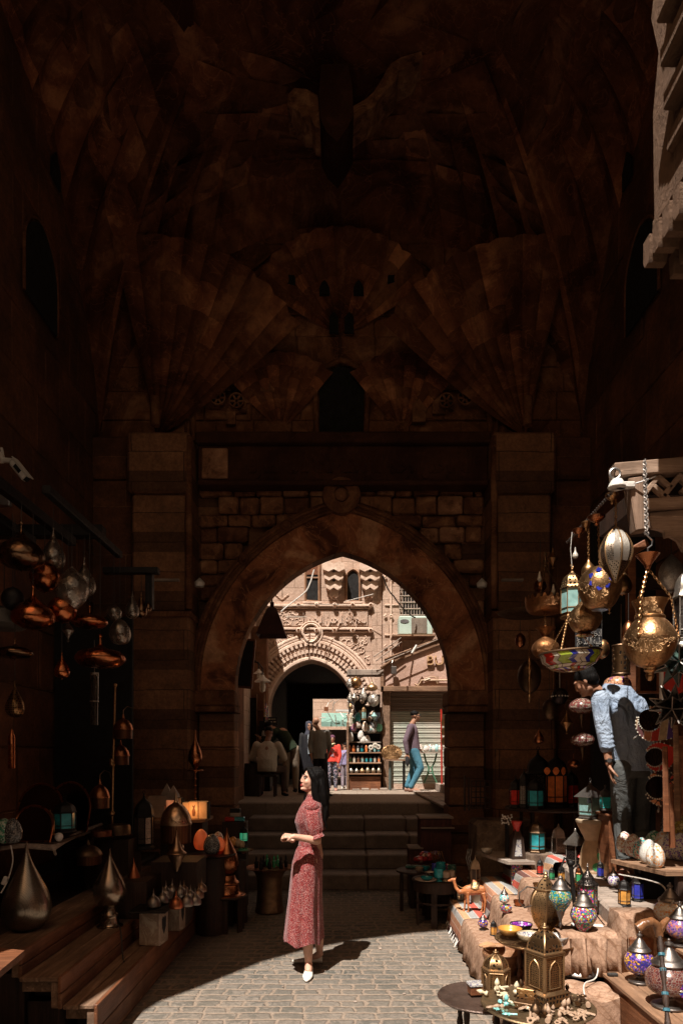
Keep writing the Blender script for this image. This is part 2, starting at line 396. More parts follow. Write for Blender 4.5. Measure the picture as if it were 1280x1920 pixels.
# rough squared rubble between arch and lintel
g=MB(); random.seed(11)
z=3.05; 
while z<5.2:
    h=random.uniform(.15,.24); x=-1.86
    while x<1.86:
        w_=random.uniform(.22,.48); x2=min(x+w_,1.86)
        cx_=(x+x2)/2; zz=z+h/2
        # keep outside the outer arch
        ok=True
        for ax,az in outer:
            if abs(ax-cx_)<.12 and zz<az+.12: ok=False
        if abs(cx_)<1.8 and zz<2.62: ok=False
        if ok and x2-x>.08:
            T=Tr(cx_,8.99-random.uniform(.0,.07),zz)@R(random.uniform(-.03,.03),random.uniform(-.02,.02),random.uniform(-.04,.04))
            if random.random()>.12: g.m=random.choice((0,0,1,2)); g.box(-(x2-x)/2+.008,(x2-x)/2-.008,-.06,.06,-h/2+.007,h/2-.007,T,bev=.022)
        x=x2
    z+=h
m_rub=[plaster('rubble_stone_a',(.10,.042,.022),(.24,.11,.058),(.36,.185,.10),4),plaster('rubble_stone_b',(.07,.028,.016),(.13,.055,.03),(.2,.09,.048),4),plaster('rubble_stone_c',(.14,.063,.035),(.34,.17,.10),(.45,.24,.14),5)]
ru=obj('rubble_blocks',g,m_rub,gate)
# lintel with inscription, roundel
m_lintel=plaster('lintel_stone',(.035,.014,.009),(.06,.024,.013),(.085,.036,.02),2)
g=MB(); g.box(-1.83,1.87,8.66,9.01,5.22,5.28,bev=.015); g.box(-1.83,1.87,8.72,9.01,5.285,5.74,bev=.01); g.box(-1.85,1.89,8.62,9.01,5.745,5.88,bev=.02); obj('lintel',g,m_lintel,gate)
g=MB(); g.box(-1.78,-1.45,8.69,8.73,5.31,5.70,bev=.015); obj('patched_stone',g,m_rub[2],gate)
g=MB(); g.lathe([(.001,0),(.10,.0),(.10,-.03),(.20,-.05),(.24,-.03),(.25,.05)],28,Tr(.0,8.76,5.12)@R(-PI/2)); obj('roundel',g,m_carved,gate)
g=MB(); g.ball((0,8.73,5.12),(.085,.06,.085)); obj('roundel_boss',g,m_rub[0],gate)
def text_mesh(txt,size,ext,mat,name,parent,T,width=None,label=None):
    cu=bpy.data.curves.new(name,'FONT'); cu.body=(txt[::-1] if any(ord(c)>0x600 for c in txt) else txt); cu.size=size; cu.extrude=ext; cu.align_x='CENTER'; cu.align_y='CENTER'; cu.resolution_u=3
    o=bpy.data.objects.new(name,cu); COL.objects.link(o)
    dg=bpy.context.evaluated_depsgraph_get(); dg.update(); ev=o.evaluated_get(dg); me=bpy.data.meshes.new_from_object(ev)
    bpy.data.objects.remove(o,do_unlink=True); bpy.data.curves.remove(cu)
    me.name=name
    if width and len(me.vertices):
        xs=[v.co.x for v in me.vertices]; w0=max(xs)-min(xs); me.transform(S(width/w0,width/w0 if False else 1,1) if w0>0 else Matrix())
    me.transform(T); me.materials.clear(); me.materials.append(mat)
    o=bpy.data.objects.new(name,me); COL.objects.link(o)
    if parent: o.parent=parent
    if label: o['label']=label
    return o
FACE=R(PI/2)   # text lying in xz plane looking to -y
text_mesh('ﷲ ﺍﻟﺮﺣﻤﻦ ﺍﻟﺮﺣﻴﻢ ﺍﻣﺮ ﺑﺎﻧﺸﺎﺀ ﻫﺬﺍ ﺍﻟﺒﺎﺏ ﺍﻟﻤﺒﺎﺭﻙ',.34,.010,m_lintel,'inscription',gate,Tr(.25,8.715,5.49)@FACE,2.9)
# blind tympanum above lintel: recessed wall, big arch ribs, window, holes
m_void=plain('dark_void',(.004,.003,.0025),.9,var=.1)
g=MB(); wo=parch(.29,6.55,6.88,8); g.prism([(wo[0][0],5.885)]+wo+[(wo[-1][0],5.885)],.06,Tr(.0,8.94,0)); obj('window_void',g,m_void,gate)
g=MB(); arch_tube(g,[(wo[0][0],5.9)]+parch(.31,6.55,6.92,8)+[(-wo[0][0],5.9)],8.93,.035,.03); obj('window_moulding',g,m_carved,gate)
g=MB(); big=parch(1.95,6.3,8.62,18)
for off,rr in ((0,.04),(.09,.02)): arch_tube(g,[(-1.95,5.9)]+big+[(1.95,5.9)],8.96,rr,off)
obj('blind_arch_ribs',g,m_carved,gate)
def shell(mb,c,r1,a0,a1,nf,sx,rise,dep=.03,y0=8.99,course=2,seed=1,jag=.05):
    """fluted fan of stone courses spreading upward from c"""
    rnd=random.Random(seed); rings=[]; nn=nf*6; nr_=14
    for j in range(nr_+1):
        r=.06+(r1-.06)*j/nr_; ring=[]
        for i in range(nn+1):
            a=math.radians(a0+(a1-a0)*i/nn); ph=abs(((i/6)%1)-.5)*2
            rr=r*(1+jag*ph*(j==nr_)); y=y0-rise*(r/r1)**1.7-dep*(1-ph**2)*(.25+.75*r/r1)
            ring.append(Vector((c[0]+sx*rr*math.sin(a),y,c[1]+rr*math.cos(a))))
        rings.append(ring)
    tone={}
    for j in range(nr_):
        for i in range(nn):
            k=(j//course,i//6); 
            if k not in tone: tone[k]=rnd.choice((0,0,0,1,1,2,3))
            mb.m=tone[k]; mb.add([rings[j][i],rings[j][i+1],rings[j+1][i+1],rings[j+1][i]],[(0,1,2,3)],True)
    mb.m=0
g=MB()
for s in (-1,1):
    shell(g,(s*.80,6.02),.95,-44,46,8,s,.16,seed=3)
    shell(g,(s*1.60,6.98),.60,-60,30,6,s,.12,seed=4)
shell(g,(0,7.30),1.18,-66,66,13,1,.30,.03,seed=5)
obj('fluted_shells',g,m_vt,gate)
g=MB()
for s in (-1,1): shell(g,(s*2.42,5.93),2.15,-60,10,9,s,.62,.045,8.93,seed=8+s,jag=.03)
obj('corner_fans',g,m_vt,gate)
m_tym=plaster('eroded_masonry',(.08,.033,.018),(.21,.09,.044),(.34,.165,.09),1.6)
g=MB(); random.seed(13); z=5.89
while z<8.95:
    h=random.uniform(.26,.42); x=-3.15
    while x<3.15:
        w_=random.uniform(.4,.85); x2=min(x+w_,3.15); y_=9.0-random.uniform(.0,.035)
        g.box(x+.004,x2-.004,y_,9.015,z+.004,min(z+h,8.98)-.004,bev=.012); x=x2
    z+=h
obj('tympanum_blocks',g,m_tym,gate)
g=MB(); g2=MB(); random.seed(5)
for s in (-1,1):
    for k in range(18):  # carved niches (muqarnas-like cells) low in the tympanum corners
        cx_=s*random.uniform(.95,1.75); cz=random.uniform(5.95,7.2)
        if abs(cx_)>1.75-(cz-6.2)*.45: continue
        w_=random.uniform(.12,.2); h=random.uniform(.16,.3)
        o_=[(-w_/2,0),(-w_/2,h*.6),(0,h),(w_/2,h*.6),(w_/2,0)]
        g.prism(o_,.05+random.uniform(0,.05),Tr(cx_,8.9+random.uniform(0,.05),cz))
    for (hx,hz) in ((1.36,6.38),(1.60,6.42)):
        lat=MB()
        lat.lathe([(.085,-.02),(.1,-.02),(.1,.03),(.085,.03)],16,Tr(s*hx,8.86,hz)@R(PI/2),cap=False)
        for a in range(3):
            lat.box(-.085,.085,-.012,.012,-.012,.012,Tr(s*hx,8.86,hz)@R(0,a*PI/3,0))
        g.merge(lat); g2.lathe([(.001,0),(.088,0),(.088,.02)],16,Tr(s*hx,8.885,hz)@R(PI/2))
obj('carved_niches',g,m_rub[0],gate); 
for (hx,hz) in ((-.66,7.85),(-.22,7.72),(.22,7.72),(.66,7.87)):
    w_=.065; g2.prism([(-w_,0),(-w_,.08),(-w_*.5,.15),(0,.18),(w_*.5,.15),(w_,.08),(w_,0)],.05,Tr(hx,8.78,hz))
for sx in (-.1,.1): g2.prism([(-.06,0),(-.06,.2),(0,.27),(.06,.2),(.06,0)],.04,Tr(sx,8.90,7.3))
obj('dark_openings',g2,m_void,gate)
# side walls of the hall with slit windows
for s,nm in ((-1,'left'),(1,'right')):
    wl=thing('hall_wall','%s side wall of the vaulted gateway in large dark stone courses'%nm,'wall',group='side walls of the gateway')
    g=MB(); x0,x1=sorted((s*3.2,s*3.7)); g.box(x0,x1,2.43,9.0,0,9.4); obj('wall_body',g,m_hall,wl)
    g=MB(); zz=.0
    random.seed(20+s)
    # proud courses, slightly uneven
    for k in range(15):
        h=.62; y=2.45+random.uniform(0,.6)
        while y<8.95:
            L_=random.uniform(.8,1.5); y2=min(y+L_,8.97); pr_=random.uniform(.01,.035)
            xa,xb=sorted((s*3.21,s*(3.2-pr_)))
            if y2-y>.1: g.box(xa,xb,y+.006,y2-.006,k*h+.006,k*h+h-.006,bev=.009)
            y=y2
    obj('stone_courses',g,m_hall,wl)
    g=MB(); ow=parch(.37,6.88,7.36,8); ow=[(x+7.19,z) for x,z in ow]
    xa=s*3.155; g.prism([(ow[0][0],6.42)]+ow+[(ow[-1][0],6.42)],.02,Tr(xa-.01,0,0),axis='x'); obj('tall_window_void',g,m_void,wl)
    g=MB(); g.prism([(7.42,8.1),(7.43,8.3),(7.54,8.45),(7.66,8.3),(7.66,8.1)],.02,Tr(xa-.01,0,0),axis='x'); obj('small_window_void',g,m_void,wl)
    g=MB(); g.tube([(xa,y_,z_) for y_,z_ in [(ow[0][0]-.03,6.42)]+[(a+(.03 if a>7.19 else -.03),b+.03) for a,b in ow]+[(ow[-1][0]+.03,6.42)]],.018,6); obj('window_moulding',g,m_carved,wl)
# unseen front wall, its opening outlined to cast the curved shade on the floor
fa=[(-2.42,0),(-2.46,3.9),(-2.60,4.8),(-2.66,5.4),(-2.6,5.9),(-2.55,6.6),(-2.5,7.3),(-2.32,8.0),(-2.04,8.62),(-1.6,9.12),(-1.1,9.5),(-.5,9.9),(.3,10.2),(1.3,10.1),(2.1,9.5),(2.7,8.2),(2.9,5.5),(2.9,3)]
g=MB(); wall_with_arch(g,-9,9,2.25,2.40,0,10.8,fa); portal=solo('unseen_portal_wall',g,m_hall,'unseen outer wall of the gateway, its opening shaped to shade the floor','wall')
# ---------------------------------------------------------------- vault
def base_pt(th):
    """perimeter of the hall and springing height at angle th around the centre"""
    cx,cyy=0,5.7; dx,dy=math.cos(th),math.sin(th)
    k=min(3.2/abs(dx) if abs(dx)>1e-6 else 1e9, 3.3/abs(dy) if abs(dy)>1e-6 else 1e9)
    x,y=dx*k,dy*k
    u=min(abs(x)/3.2,1) if abs(abs(y)-3.3)<1e-3 else min(abs(y)/3.3,1)
    # pointed blind arch on every wall
    top=8.75 if y>3.2 else (9.9 if y<-3.2 else 8.9)
    low=5.86
    z=low+(top-low)*max(0,1-u**2.0*1.0)**.62
    return Vector((cx+x,cyy+y,z))
NSEG=384; vr=[]; nr=14
def fold(th,n): 
    a=(th*n/(2*PI))%1; return abs(a-.5)*2
for k in range(nr+1):
    t_=k/nr; ring=[]
    for i in range(NSEG):
        th=2*PI*i/NSEG; b=base_pt(th); rr=1.95+.08*math.cos(th*8); tp=Vector((rr*math.cos(th),5.7+rr*math.sin(th),9.35))
        p=b.lerp(tp,t_); bulge=math.sin(PI*t_)*.42
        # ribs spreading from the corners
        corner=abs(math.sin(2*th))**1.5
        rib=(abs(math.sin(th*32))-.5)*.15*math.sin(PI*min(1,t_*1.1))*corner
        o=Vector((math.cos(th),math.sin(th),.55)); p+=o*(bulge*(.45+.55*corner)+rib*1.3)
        ring.append(p)
    vr.append(ring)
g=MB(); tone={}; rv=random.Random(44)
for k in range(nr):
    for i in range(NSEG):
        key=(k//2,(i//12+(k//2)%2)%32 if k>5 else i//12)
        if key not in tone: tone[key]=rv.choice((0,0,0,1,1,1,2,2,3))
        g.m=tone[key]; g.add([vr[k][i],vr[k][(i+1)%NSEG],vr[k+1][(i+1)%NSEG],vr[k+1][i]],[(0,1,2,3)],True)
g.m=0
# muqarnas tiers stepping in
def star(n,r0,r1,z,ph): return [Vector(((r0 if i%2==0 else r1)*math.cos(2*PI*(i+ph)/(2*n)),5.7+(r0 if i%2==0 else r1)*math.sin(2*PI*(i+ph)/(2*n)),z)) for i in range(2*n)]
top=vr[-1]
prev=[Vector((p.x,p.y,p.z)) for p in top]
g3=MB()
n=16
tiers=[(2.2,2.1,9.30,0),(1.78,1.52,9.50,1),(1.55,1.38,9.55,1),(1.38,1.10,9.80,0),(1.15,1.0,9.84,0),(.98,.72,10.1,1),(.70,.62,10.12,1),(.4,.35,10.9,0),(.01,.01,11.0,0)]
rings=[star(n,a,b,z,ph) for a,b,z,ph in tiers]
g3.loft(rings,smooth=False)
vt=thing('vaulted_ceiling','dark stained vaulted stone ceiling with ribs fanning from its corners','ceiling'); vt['kind']='structure'
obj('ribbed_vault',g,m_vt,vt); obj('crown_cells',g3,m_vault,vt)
# faceted hanging cells scattered in arcs on the vault over the back wall (muqarnas)
random.seed(9); g=MB(); 
def vpt(th,t_):
    i=(th/(2*PI)*NSEG)%NSEG; k=t_*nr; i0=int(i); k0=min(int(k),nr-1)
    a=vr[k0][i0%NSEG].lerp(vr[k0][(i0+1)%NSEG],i-i0); b=vr[k0+1][i0%NSEG].lerp(vr[k0+1][(i0+1)%NSEG],i-i0); return a.lerp(b,k-k0)
for row,(t0,ncell,dt) in enumerate(((.50,15,.075),(.62,13,.08),(.74,12,.08),(.87,10,.075))):
    t_=t0
    for c in range(ncell):
        th=math.radians(10)+math.radians(160)*(c+.5*(row%2))/ncell
        dth=math.radians(160)/ncell*.5
        A=vpt(th-dth,t_-dt*.3); B=vpt(th+dth,t_-dt*.3); C=vpt(th+dth,t_+dt*.7); D=vpt(th-dth,t_+dt*.7); Bt=vpt(th,t_-dt)
        o=Vector((math.cos(th),math.sin(th),.9)).normalized(); dep=.09+random.uniform(0,.07)
        E=vpt(th,t_-dt*.1)-o*dep; Cc=(C+D)/2-o*dep*.5
        g.m=random.choice((0,0,1,1,2)); g.add([A,Bt,B,C,Cc,D,E],[(0,1,6),(1,2,6),(2,3,6),(3,4,6),(4,5,6),(5,0,6)])
obj('stalactite_cells',g,m_vt,vt)
# broken pendant under the crown
def chunk(pts,d,th_):
    g=MB(); q=[P(x,y,d) for x,y in pts]; g.prism([(v.x,v.z) for v in q],th_,Tr(0,d,0)); return g
m_lit_edge=plaster('lit_edge_stone',(.10,.045,.025),(.26,.13,.07),(.42,.23,.13),6)  # paler colour stands in for light caught on the jagged vault edges
g=chunk([(538,196),(540,176),(552,164),(574,166),(596,178),(600,240),(590,236),(583,222),(570,222),(560,208)],7.35,.35); obj('lit_broken_edge',g,m_lit_edge,vt)
g=chunk([(660,226),(662,198),(684,186),(700,172),(716,146),(730,120),(752,106),(790,95),(792,108),(776,120),(748,132),(740,152),(718,174),(702,198),(684,208)],7.35,.35); obj('lit_broken_edge',g,m_lit_edge,vt)
g=chunk([(602,120),(652,118),(660,160),(663,215),(650,240),(632,266),(612,246),(600,220),(598,170)],7.30,.6); obj('broken_pendant',g,m_lintel,vt)
g=MB()
pr_=[(9.56,8.9),(9.56,9.05),(7.7,11.3),(2.0,11.3),(2.0,10.6),(2.15,10.6),(2.15,11.12),(7.62,11.12),(9.40,8.9)]
g.prism(pr_,7.4,Tr(-3.7,0,0),axis='x')
for s in (-1,1):
    x0,x1=sorted((s*3.25,s*3.7)); g.prism([(2.0,9.5),(2.0,11.2),(7.65,11.2),(9.5,9.0),(9.5,8.8)],abs(x1-x0),Tr(x0,0,0),axis='x')
rf=struct('roof',g,m_hall)  # unseen cover added over the vault to stop light leaking in
# ---------------------------------------------------------------- sunlit buttress high on the right
m_but=masonry('buttress_stone',(.25,.145,.09),(.20,.115,.072),(.31,.19,.125),bw=1.6,rh=.62,ms=.006,st=.4,stain=(.12,.07,.045),bump=.03)
bt=thing('carved_buttress','sunlit weathered stone buttress with carved cornice, upper right','wall')
g=MB(); X=1.56
prof=[(3.40,4.30),(3.42,5.0),(3.36,5.25),(3.44,5.5),(3.36,5.75),(3.42,6.0),(3.36,6.6),(3.30,8.6)]
pts=[(y,z) for y,z in prof]+[(2.43,8.6),(2.43,4.30)]
g.prism(pts,1.7,Tr(X,0,0),axis='x'); obj('buttress_body',g,m_but,bt)
g=MB(); 
for k in range(4):   # stepped mouldings jutting in front
    g.box(X-.03-.035*k,X+.2,2.5,3.22-.04*k,4.62+.16*k+.003,4.62+.16*k+.09,bev=.01)
g.box(X-.02,X+.2,2.45,3.38,4.40,4.43); g.box(X-.05,X+.2,2.45,3.2,5.35,5.42,bev=.01); g.box(X-.09,X+.2,2.45,3.15,5.46,5.56,bev=.01)
obj('cornice_moulding',g,m_but,bt)
g=MB()
for k in range(9):
    y=3.36-.10*k; z=4.28+.0*k
    g.prism([(-.035,.0),(-.035,-.1),(-.02,-.13),(.02,-.13),(.035,-.1),(.035,0)],.09,Tr(X-.06,y,z+.05),axis='x'); g.prism([(-.03,.0),(-.02,-.11),(.02,-.11),(.03,0)],.1,Tr(X+.04,y-.05,z-.06),axis='x')
obj('muqarnas_brackets',g,m_but,bt)

# ---------------------------------------------------------------- unseen blocks behind the viewer, added to cut sky light and darken reflections
bb_=thing('unseen_street_block','unseen plain stone block across the lane, added to cut sky light','building')
g=MB(); g.box(-12,12,-7.5,-5.0,0,5); obj('wall_body',g,m_hall,bb_)
for s,nm in ((-1,'left'),(1,'right')):
    b3=thing('unseen_lane_block','unseen stone block added on the %s side of the lane to cut sky light'%nm,'building'); g=MB(); x0,x1=sorted((s*4.6,s*9)); g.box(x0,x1,-5,2.2,0,5.5); obj('wall_body',g,m_hall,b3)
# ================================================================== common materials
m_brass=metal('brass',(.48,.27,.125),.24,hammer=0); m_brassE=metal('engraved_brass',(.50,.29,.14),.24,engr=42); m_gold=metal('gilt_brass',(.42,.265,.14),.38,var=.3)
m_copper=metal('copper',(.45,.17,.075),.2); m_silver=metal('nickel',(.55,.5,.44),.3,engr=60); m_pewter=metal('dark_pewter',(.24,.21,.19),.36); m_bronze=metal('dark_bronze',(.16,.10,.06),.38)
m_iron=plain('black_iron',(.018,.016,.015),.5,metal=.6,var=.3); m_steel=metal('steel',(.5,.5,.5),.3)
def pierced(name,col,scale,rough=.32,thr=.10,rand=.35,ax=1.0):
    t=NT(name); mp=t.N('Mapping'); t.L(t.co(),mp.inputs[0]); mp.inputs['Scale'].default_value=(1,1,ax)
    v=t.vor(scale,'DISTANCE_TO_EDGE',co=mp.outputs[0],rand=rand); m=t.ramp(v,[(thr,1),(thr+.03,0)])
    n=t.noise(9,5,.7); c=t.mix(t.ramp(n,[(.35,.5),(.65,0)]),col,sc3(col,.35)); nm=t.bump(m,.003); c=t.mix(m,(.006,.004,.003),c)  # hole cells coloured near black for the shade inside the lamp
    t.set(col=c,rough=t.math('SUBTRACT',1.0,t.math('MULTIPLY',m,1-rough)),metal=m,normal=nm,spec=.1); return t.mat
m_pgold=pierced('pierced_gilt',(.42,.26,.13),42,rough=.4,thr=.20); m_pgold2=pierced('pierced_gilt_fine',(.40,.25,.125),85,rough=.42,thr=.24); m_psil=pierced('pierced_nickel',(.5,.42,.34),95,thr=.2); m_pdark=pierced('pierced_dark_metal',(.13,.11,.1),60,.4,thr=.12)
m_pcop=pierced('pierced_copper',(.55,.24,.1),70,thr=.15)
def mosaic(name,cols,grout,scale=60,rough=.25,rand=.8,jit=.05,white=0):
    t=NT(name); c=t.vor(scale,'F1',out='Color',rand=rand); e=t.vor(scale,'DISTANCE_TO_EDGE',rand=rand)
    k=t.sep(c)[0]; st=[(i/len(cols),cc) for i,cc in enumerate(cols)]; col=t.ramp(k,st,'CONSTANT')
    ed=t.ramp(e,[(jit,0),(jit+.03,1)]); col=t.mix(ed,grout,col)
    t.set(col=col,rough=rough,normal=t.bump(ed,.0015),coat=.4); return t.mat
WH=(.72,.68,.62)
m_mwhite=mosaic('mosaic_white_red',[WH,WH,(.45,.05,.04),WH,(.5,.25,.1)],(.62,.57,.5),90)
m_morange=mosaic('mosaic_white_orange',[WH,(.75,.3,.08),WH,(.7,.45,.25),WH],(.6,.55,.48),80)
m_mteal=mosaic('mosaic_white_teal',[WH,(.02,.35,.42),WH,(.03,.5,.5),(.5,.1,.1)],(.6,.56,.5),85)
m_mpurple=mosaic('mosaic_purple',[(.16,.05,.3),(.55,.12,.08),(.3,.12,.4),(.5,.2,.12),(.06,.03,.2)],(.28,.2,.18),120)
m_mblue=mosaic('mosaic_white_blue',[WH,(.1,.08,.4),WH,(.25,.1,.4),WH],(.6,.56,.5),95)
m_mgreen=mosaic('mosaic_green',[(.02,.3,.15),(.4,.55,.4),(.01,.2,.1),(.5,.6,.5)],(.3,.33,.28),90)
m_mamber=mosaic('mosaic_blue_amber',[(.07,.04,.35),(.6,.32,.06),(.03,.02,.2),(.5,.2,.05),(.25,.1,.4)],(.05,.04,.05),75)
m_mgrey=mosaic('mosaic_dark_grey',[(.1,.1,.1),(.25,.25,.24),(.05,.05,.05),(.32,.3,.28)],(.02,.02,.02),110)
m_mplain=mosaic('mosaic_white',[WH,(.62,.58,.52),WH,(.66,.62,.6)],(.5,.46,.4),100)
m_mmulti=mosaic('mosaic_many_coloured',[(.6,.03,.1),(.7,.45,.05),(.05,.35,.2),(.6,.6,.55),(.05,.1,.4),(.55,.1,.35)],(.05,.04,.035),95)
m_mbrown=mosaic('mosaic_brown_thread',[(.11,.03,.025),(.16,.05,.035),(.08,.02,.02)],(.27,.22,.19),75,jit=.035)
def glass(name,col,emit=0,rough=.25):
    t=NT(name); n=t.noise(20,3); c=t.ramp(n,[(.3,sc3(col,.7)),(.7,sc3(col,1.2))]); kw={}
    if emit: kw=dict(emit=col,estr=emit)
    t.set(col=c,rough=rough,coat=.5,**kw); return t.mat
m_gteal=glass('teal_glass',(.03,.3,.34)); m_gpale=glass('pale_teal_glass',(.24,.42,.40)); m_gred=glass('red_glass',(.5,.03,.02)); m_gorange=glass('orange_glass',(.7,.2,.06)); m_gblue=glass('blue_glass',(.03,.04,.35)); m_ggreen=glass('green_glass',(.03,.3,.12)); m_gamber=glass('amber_glass',(.6,.28,.06)); m_gwhite=glass('milk_glass',(.55,.5,.42)); m_gpurple=glass('purple_glass',(.2,.04,.3))
m_wood=plain('raw_wood',(.26,.14,.08),.65,var=.4,vs=4,bump=.004)
def planks(name,c1,c2,axis='x',rough=.6,sc_=1.0):
    t=NT(name); mp=t.N('Mapping'); t.L(t.co(),mp.inputs[0]); s={'x':(1,14,14),'y':(14,1,14),'z':(14,14,1)}[axis]; mp.inputs['Scale'].default_value=tuple(a*sc_ for a in s)
    n=t.noise(1.6,7,.7,co=mp.outputs[0],dist=.6); n2=t.noise(2.2,5,.7)
    c=t.ramp(n,[(.32,sc3(c1,.55)),(.5,c1),(.66,c2)]); c=t.mix(t.ramp(n2,[(.36,.6),(.58,0)]),c,sc3(c1,.4))
    sc2=t.ramp(t.noise(3.5,4,.6,co=mp.outputs[0]),[(.66,0),(.69,.6)]); c=t.mix(sc2,c,sc3(c2,1.5))
    nm=t.bump(n,.006); t.set(col=c,rough=t.ramp(n2,[(.3,rough+.2),(.7,rough)]),normal=nm,spec=.35); return t.mat
m_plk=planks('old_planks',(.20,.115,.07),(.33,.21,.14),'y',.7); m_plkx=planks('old_planks_across',(.22,.12,.07),(.36,.22,.13),'x',.65)
m_redw=planks('brown_varnish_wood',(.17,.062,.027),(.25,.10,.045),'y',.42); m_redwx=planks('brown_varnish_wood_across',(.17,.062,.027),(.26,.105,.048),'x',.42); m_darkw=planks('dark_wood',(.035,.018,.011),(.06,.03,.02),'z',.5)
m_greyw=planks('weathered_grey_wood',(.30,.235,.19),(.42,.34,.28),'x',.8)
m_white=plain('white_paint',(.62,.58,.53),.5,var=.12); m_black=plain('black_cloth',(.012,.011,.012),.85,var=.3); m_cord=plain('pale_cord',(.42,.38,.33),.6); m_dcord=plain('dark_cord',(.02,.018,.016),.5); m_redp=plain('red_paint',(.42,.03,.02),.35,var=.2); m_green=plain('green_iron',(.05,.14,.08),.45)
# ================================================================== market street
YF=16.0
def fx(px,d=YF): return (px-640)/F*d
def fz(py,d=YF): return CZ-(py-1415)/F*d
fc=thing('market_facade','sunlit carved sandstone facade with a dark arched passage beyond the gate','building')
ar=parch(.985,2.85,3.99,18,-.71)
g=MB(); wall_with_arch(g,-4.2,.95,YF,YF+.55,1.0,8.6,ar); obj('facade_wall',g,m_market,fc)
g=MB(); g.box(.96,1.42,YF-.12,YF+.5,1.0,8.6,bev=.02); g.box(.70,.955,YF-.06,YF+.2,1.0,8.6,bev=.02); obj('pilaster',g,m_market,fc)
# arch surround
def ar_off(mb,arch,off,rr,yy,x0=None): 
    pts=[]
    for k,(x,z) in enumerate(arch):
        a=arch[max(k-1,0)]; b=arch[min(k+1,len(arch)-1)]; tx,tz=b[0]-a[0],b[1]-a[1]; l=math.hypot(tx,tz) or 1
        pts.append((x-tz/l*off,yy,z+tx/l*off))
    mb.tube(pts,rr,6); return pts
ar2=[(ar[0][0],1.9),(ar[0][0],2.4)]+ar+[(ar[-1][0],2.4),(ar[-1][0],1.9)]
g=MB()
for off,rr in ((.05,.05),(.46,.05),(.54,.03),(.60,.035)): ar_off(g,ar2,off,rr,YF-.03)
obj('arch_moulding',g,m_marketp,fc)
g=MB(); random.seed(2)
dn=parch(.985,2.85,3.99,60,-.71); L=[0]
for ring,(off,sz) in enumerate(((.13,.05),(.22,.055),(.31,.06),(.39,.05))):
    acc=0; last=None
    for k in range(1,len(dn)-1):
        x,z=dn[k]; a,b=dn[k-1],dn[k+1]; tx,tz=b[0]-a[0],b[1]-a[1]; l=math.hypot(tx,tz); p=(x-tz/l*off,z+tx/l*off)
        if last is None or math.hypot(p[0]-last[0],p[1]-last[1])>sz*1.7:
            last=p; ang=math.atan2(tz,tx)
            T=Tr(p[0],YF-.0,p[1])@R(0,-ang,0)
            g.prism([(-sz*.62,-.045),(-sz*.62,.01),(0,.05),(sz*.62,.01),(sz*.62,-.045)],-.05-.035*(ring%2)-.01*random.random(),T)
obj('muqarnas_voussoirs',g,m_marketp,fc)
# loop at the apex, cornices, panels
g=MB()
lp=[(-.71+.20*math.sin(a)*(1 if math.cos(a)>-.2 else .8),YF-.08,4.62+.21*math.cos(a)) for a in [2*PI*k/24 for k in range(25)]]
g.tube(lp,.032,6); g.tube([( -.71+.26*math.sin(a),YF-.06,4.62+.27*math.cos(a)) for a in [2*PI*k/24 for k in range(25)]],.022,6)
obj('apex_loop',g,m_marketp,fc)
g=MB()
for z,h,o in ((5.24,.06,.10),(5.20,.035,.06),(4.70,.06,.08),(4.64,.03,.05)): g.box(-2.2,.68,YF-o,YF+.02,z,z+h,bev=.012)
for zz in (5.27,4.68):
    for k in range(5): g.lathe([(.001,-.02),(.05,0),(.035,.03),(.055,.02),(.06,-.03)],12,Tr(-1.0+k*.42,YF-.12,zz)@R(PI/2))
obj('cornice',g,m_marketp,fc)
g=MB(); g.box(-.84,.62,YF-.04,YF+.01,4.79,5.17,bev=.01); g.box(-2.2,-.88,YF-.03,YF+.01,4.79,5.17,bev=.01); obj('inscription_panel',g,m_market,fc)
text_mesh('ﺑﺴﻢ ﷲ ﺍﻟﺮﺣﻤﻦ ﺍﻟﺮﺣﻴﻢ',.36,.018,m_marketp,'inscription',fc,Tr(-.1,YF-.05,4.97)@FACE,1.35)
def arabesque(mb,x0,x1,z0,z1,y,n,seed,r=.011,avoid=None):
    rnd=random.Random(seed)
    for k in range(n):
        cx_=rnd.uniform(x0,x1); cz=rnd.uniform(z0,z1)
        if avoid and avoid(cx_,cz): continue
        a0=rnd.uniform(0,6.28); R0=rnd.uniform(.05,.12); sg=rnd.choice((-1,1)); pts=[]
        for j in range(9):
            a=a0+sg*j*.55; rr=R0*(1-.08*j); pts.append((min(max(cx_+rr*math.cos(a),x0),x1),y-.01*rnd.random(),min(max(cz+rr*math.sin(a),z0),z1)))
        mb.tube(pts,r,4,cap=False)
def inarch(x,z):
    dx=abs(x+.71); return z<2.9 and dx<1.65 or any(math.hypot(x-a,z-b)<.68 for a,b in ar) or (dx<.32 and z<4.95)
g=MB(); arabesque(g,-2.2,.66,3.0,4.6,YF-.005,260,4,.012,inarch); arabesque(g,-2.2,-.9,4.82,5.15,YF-.03,40,6,.011)
obj('arabesque_carving',g,m_marketp,fc)
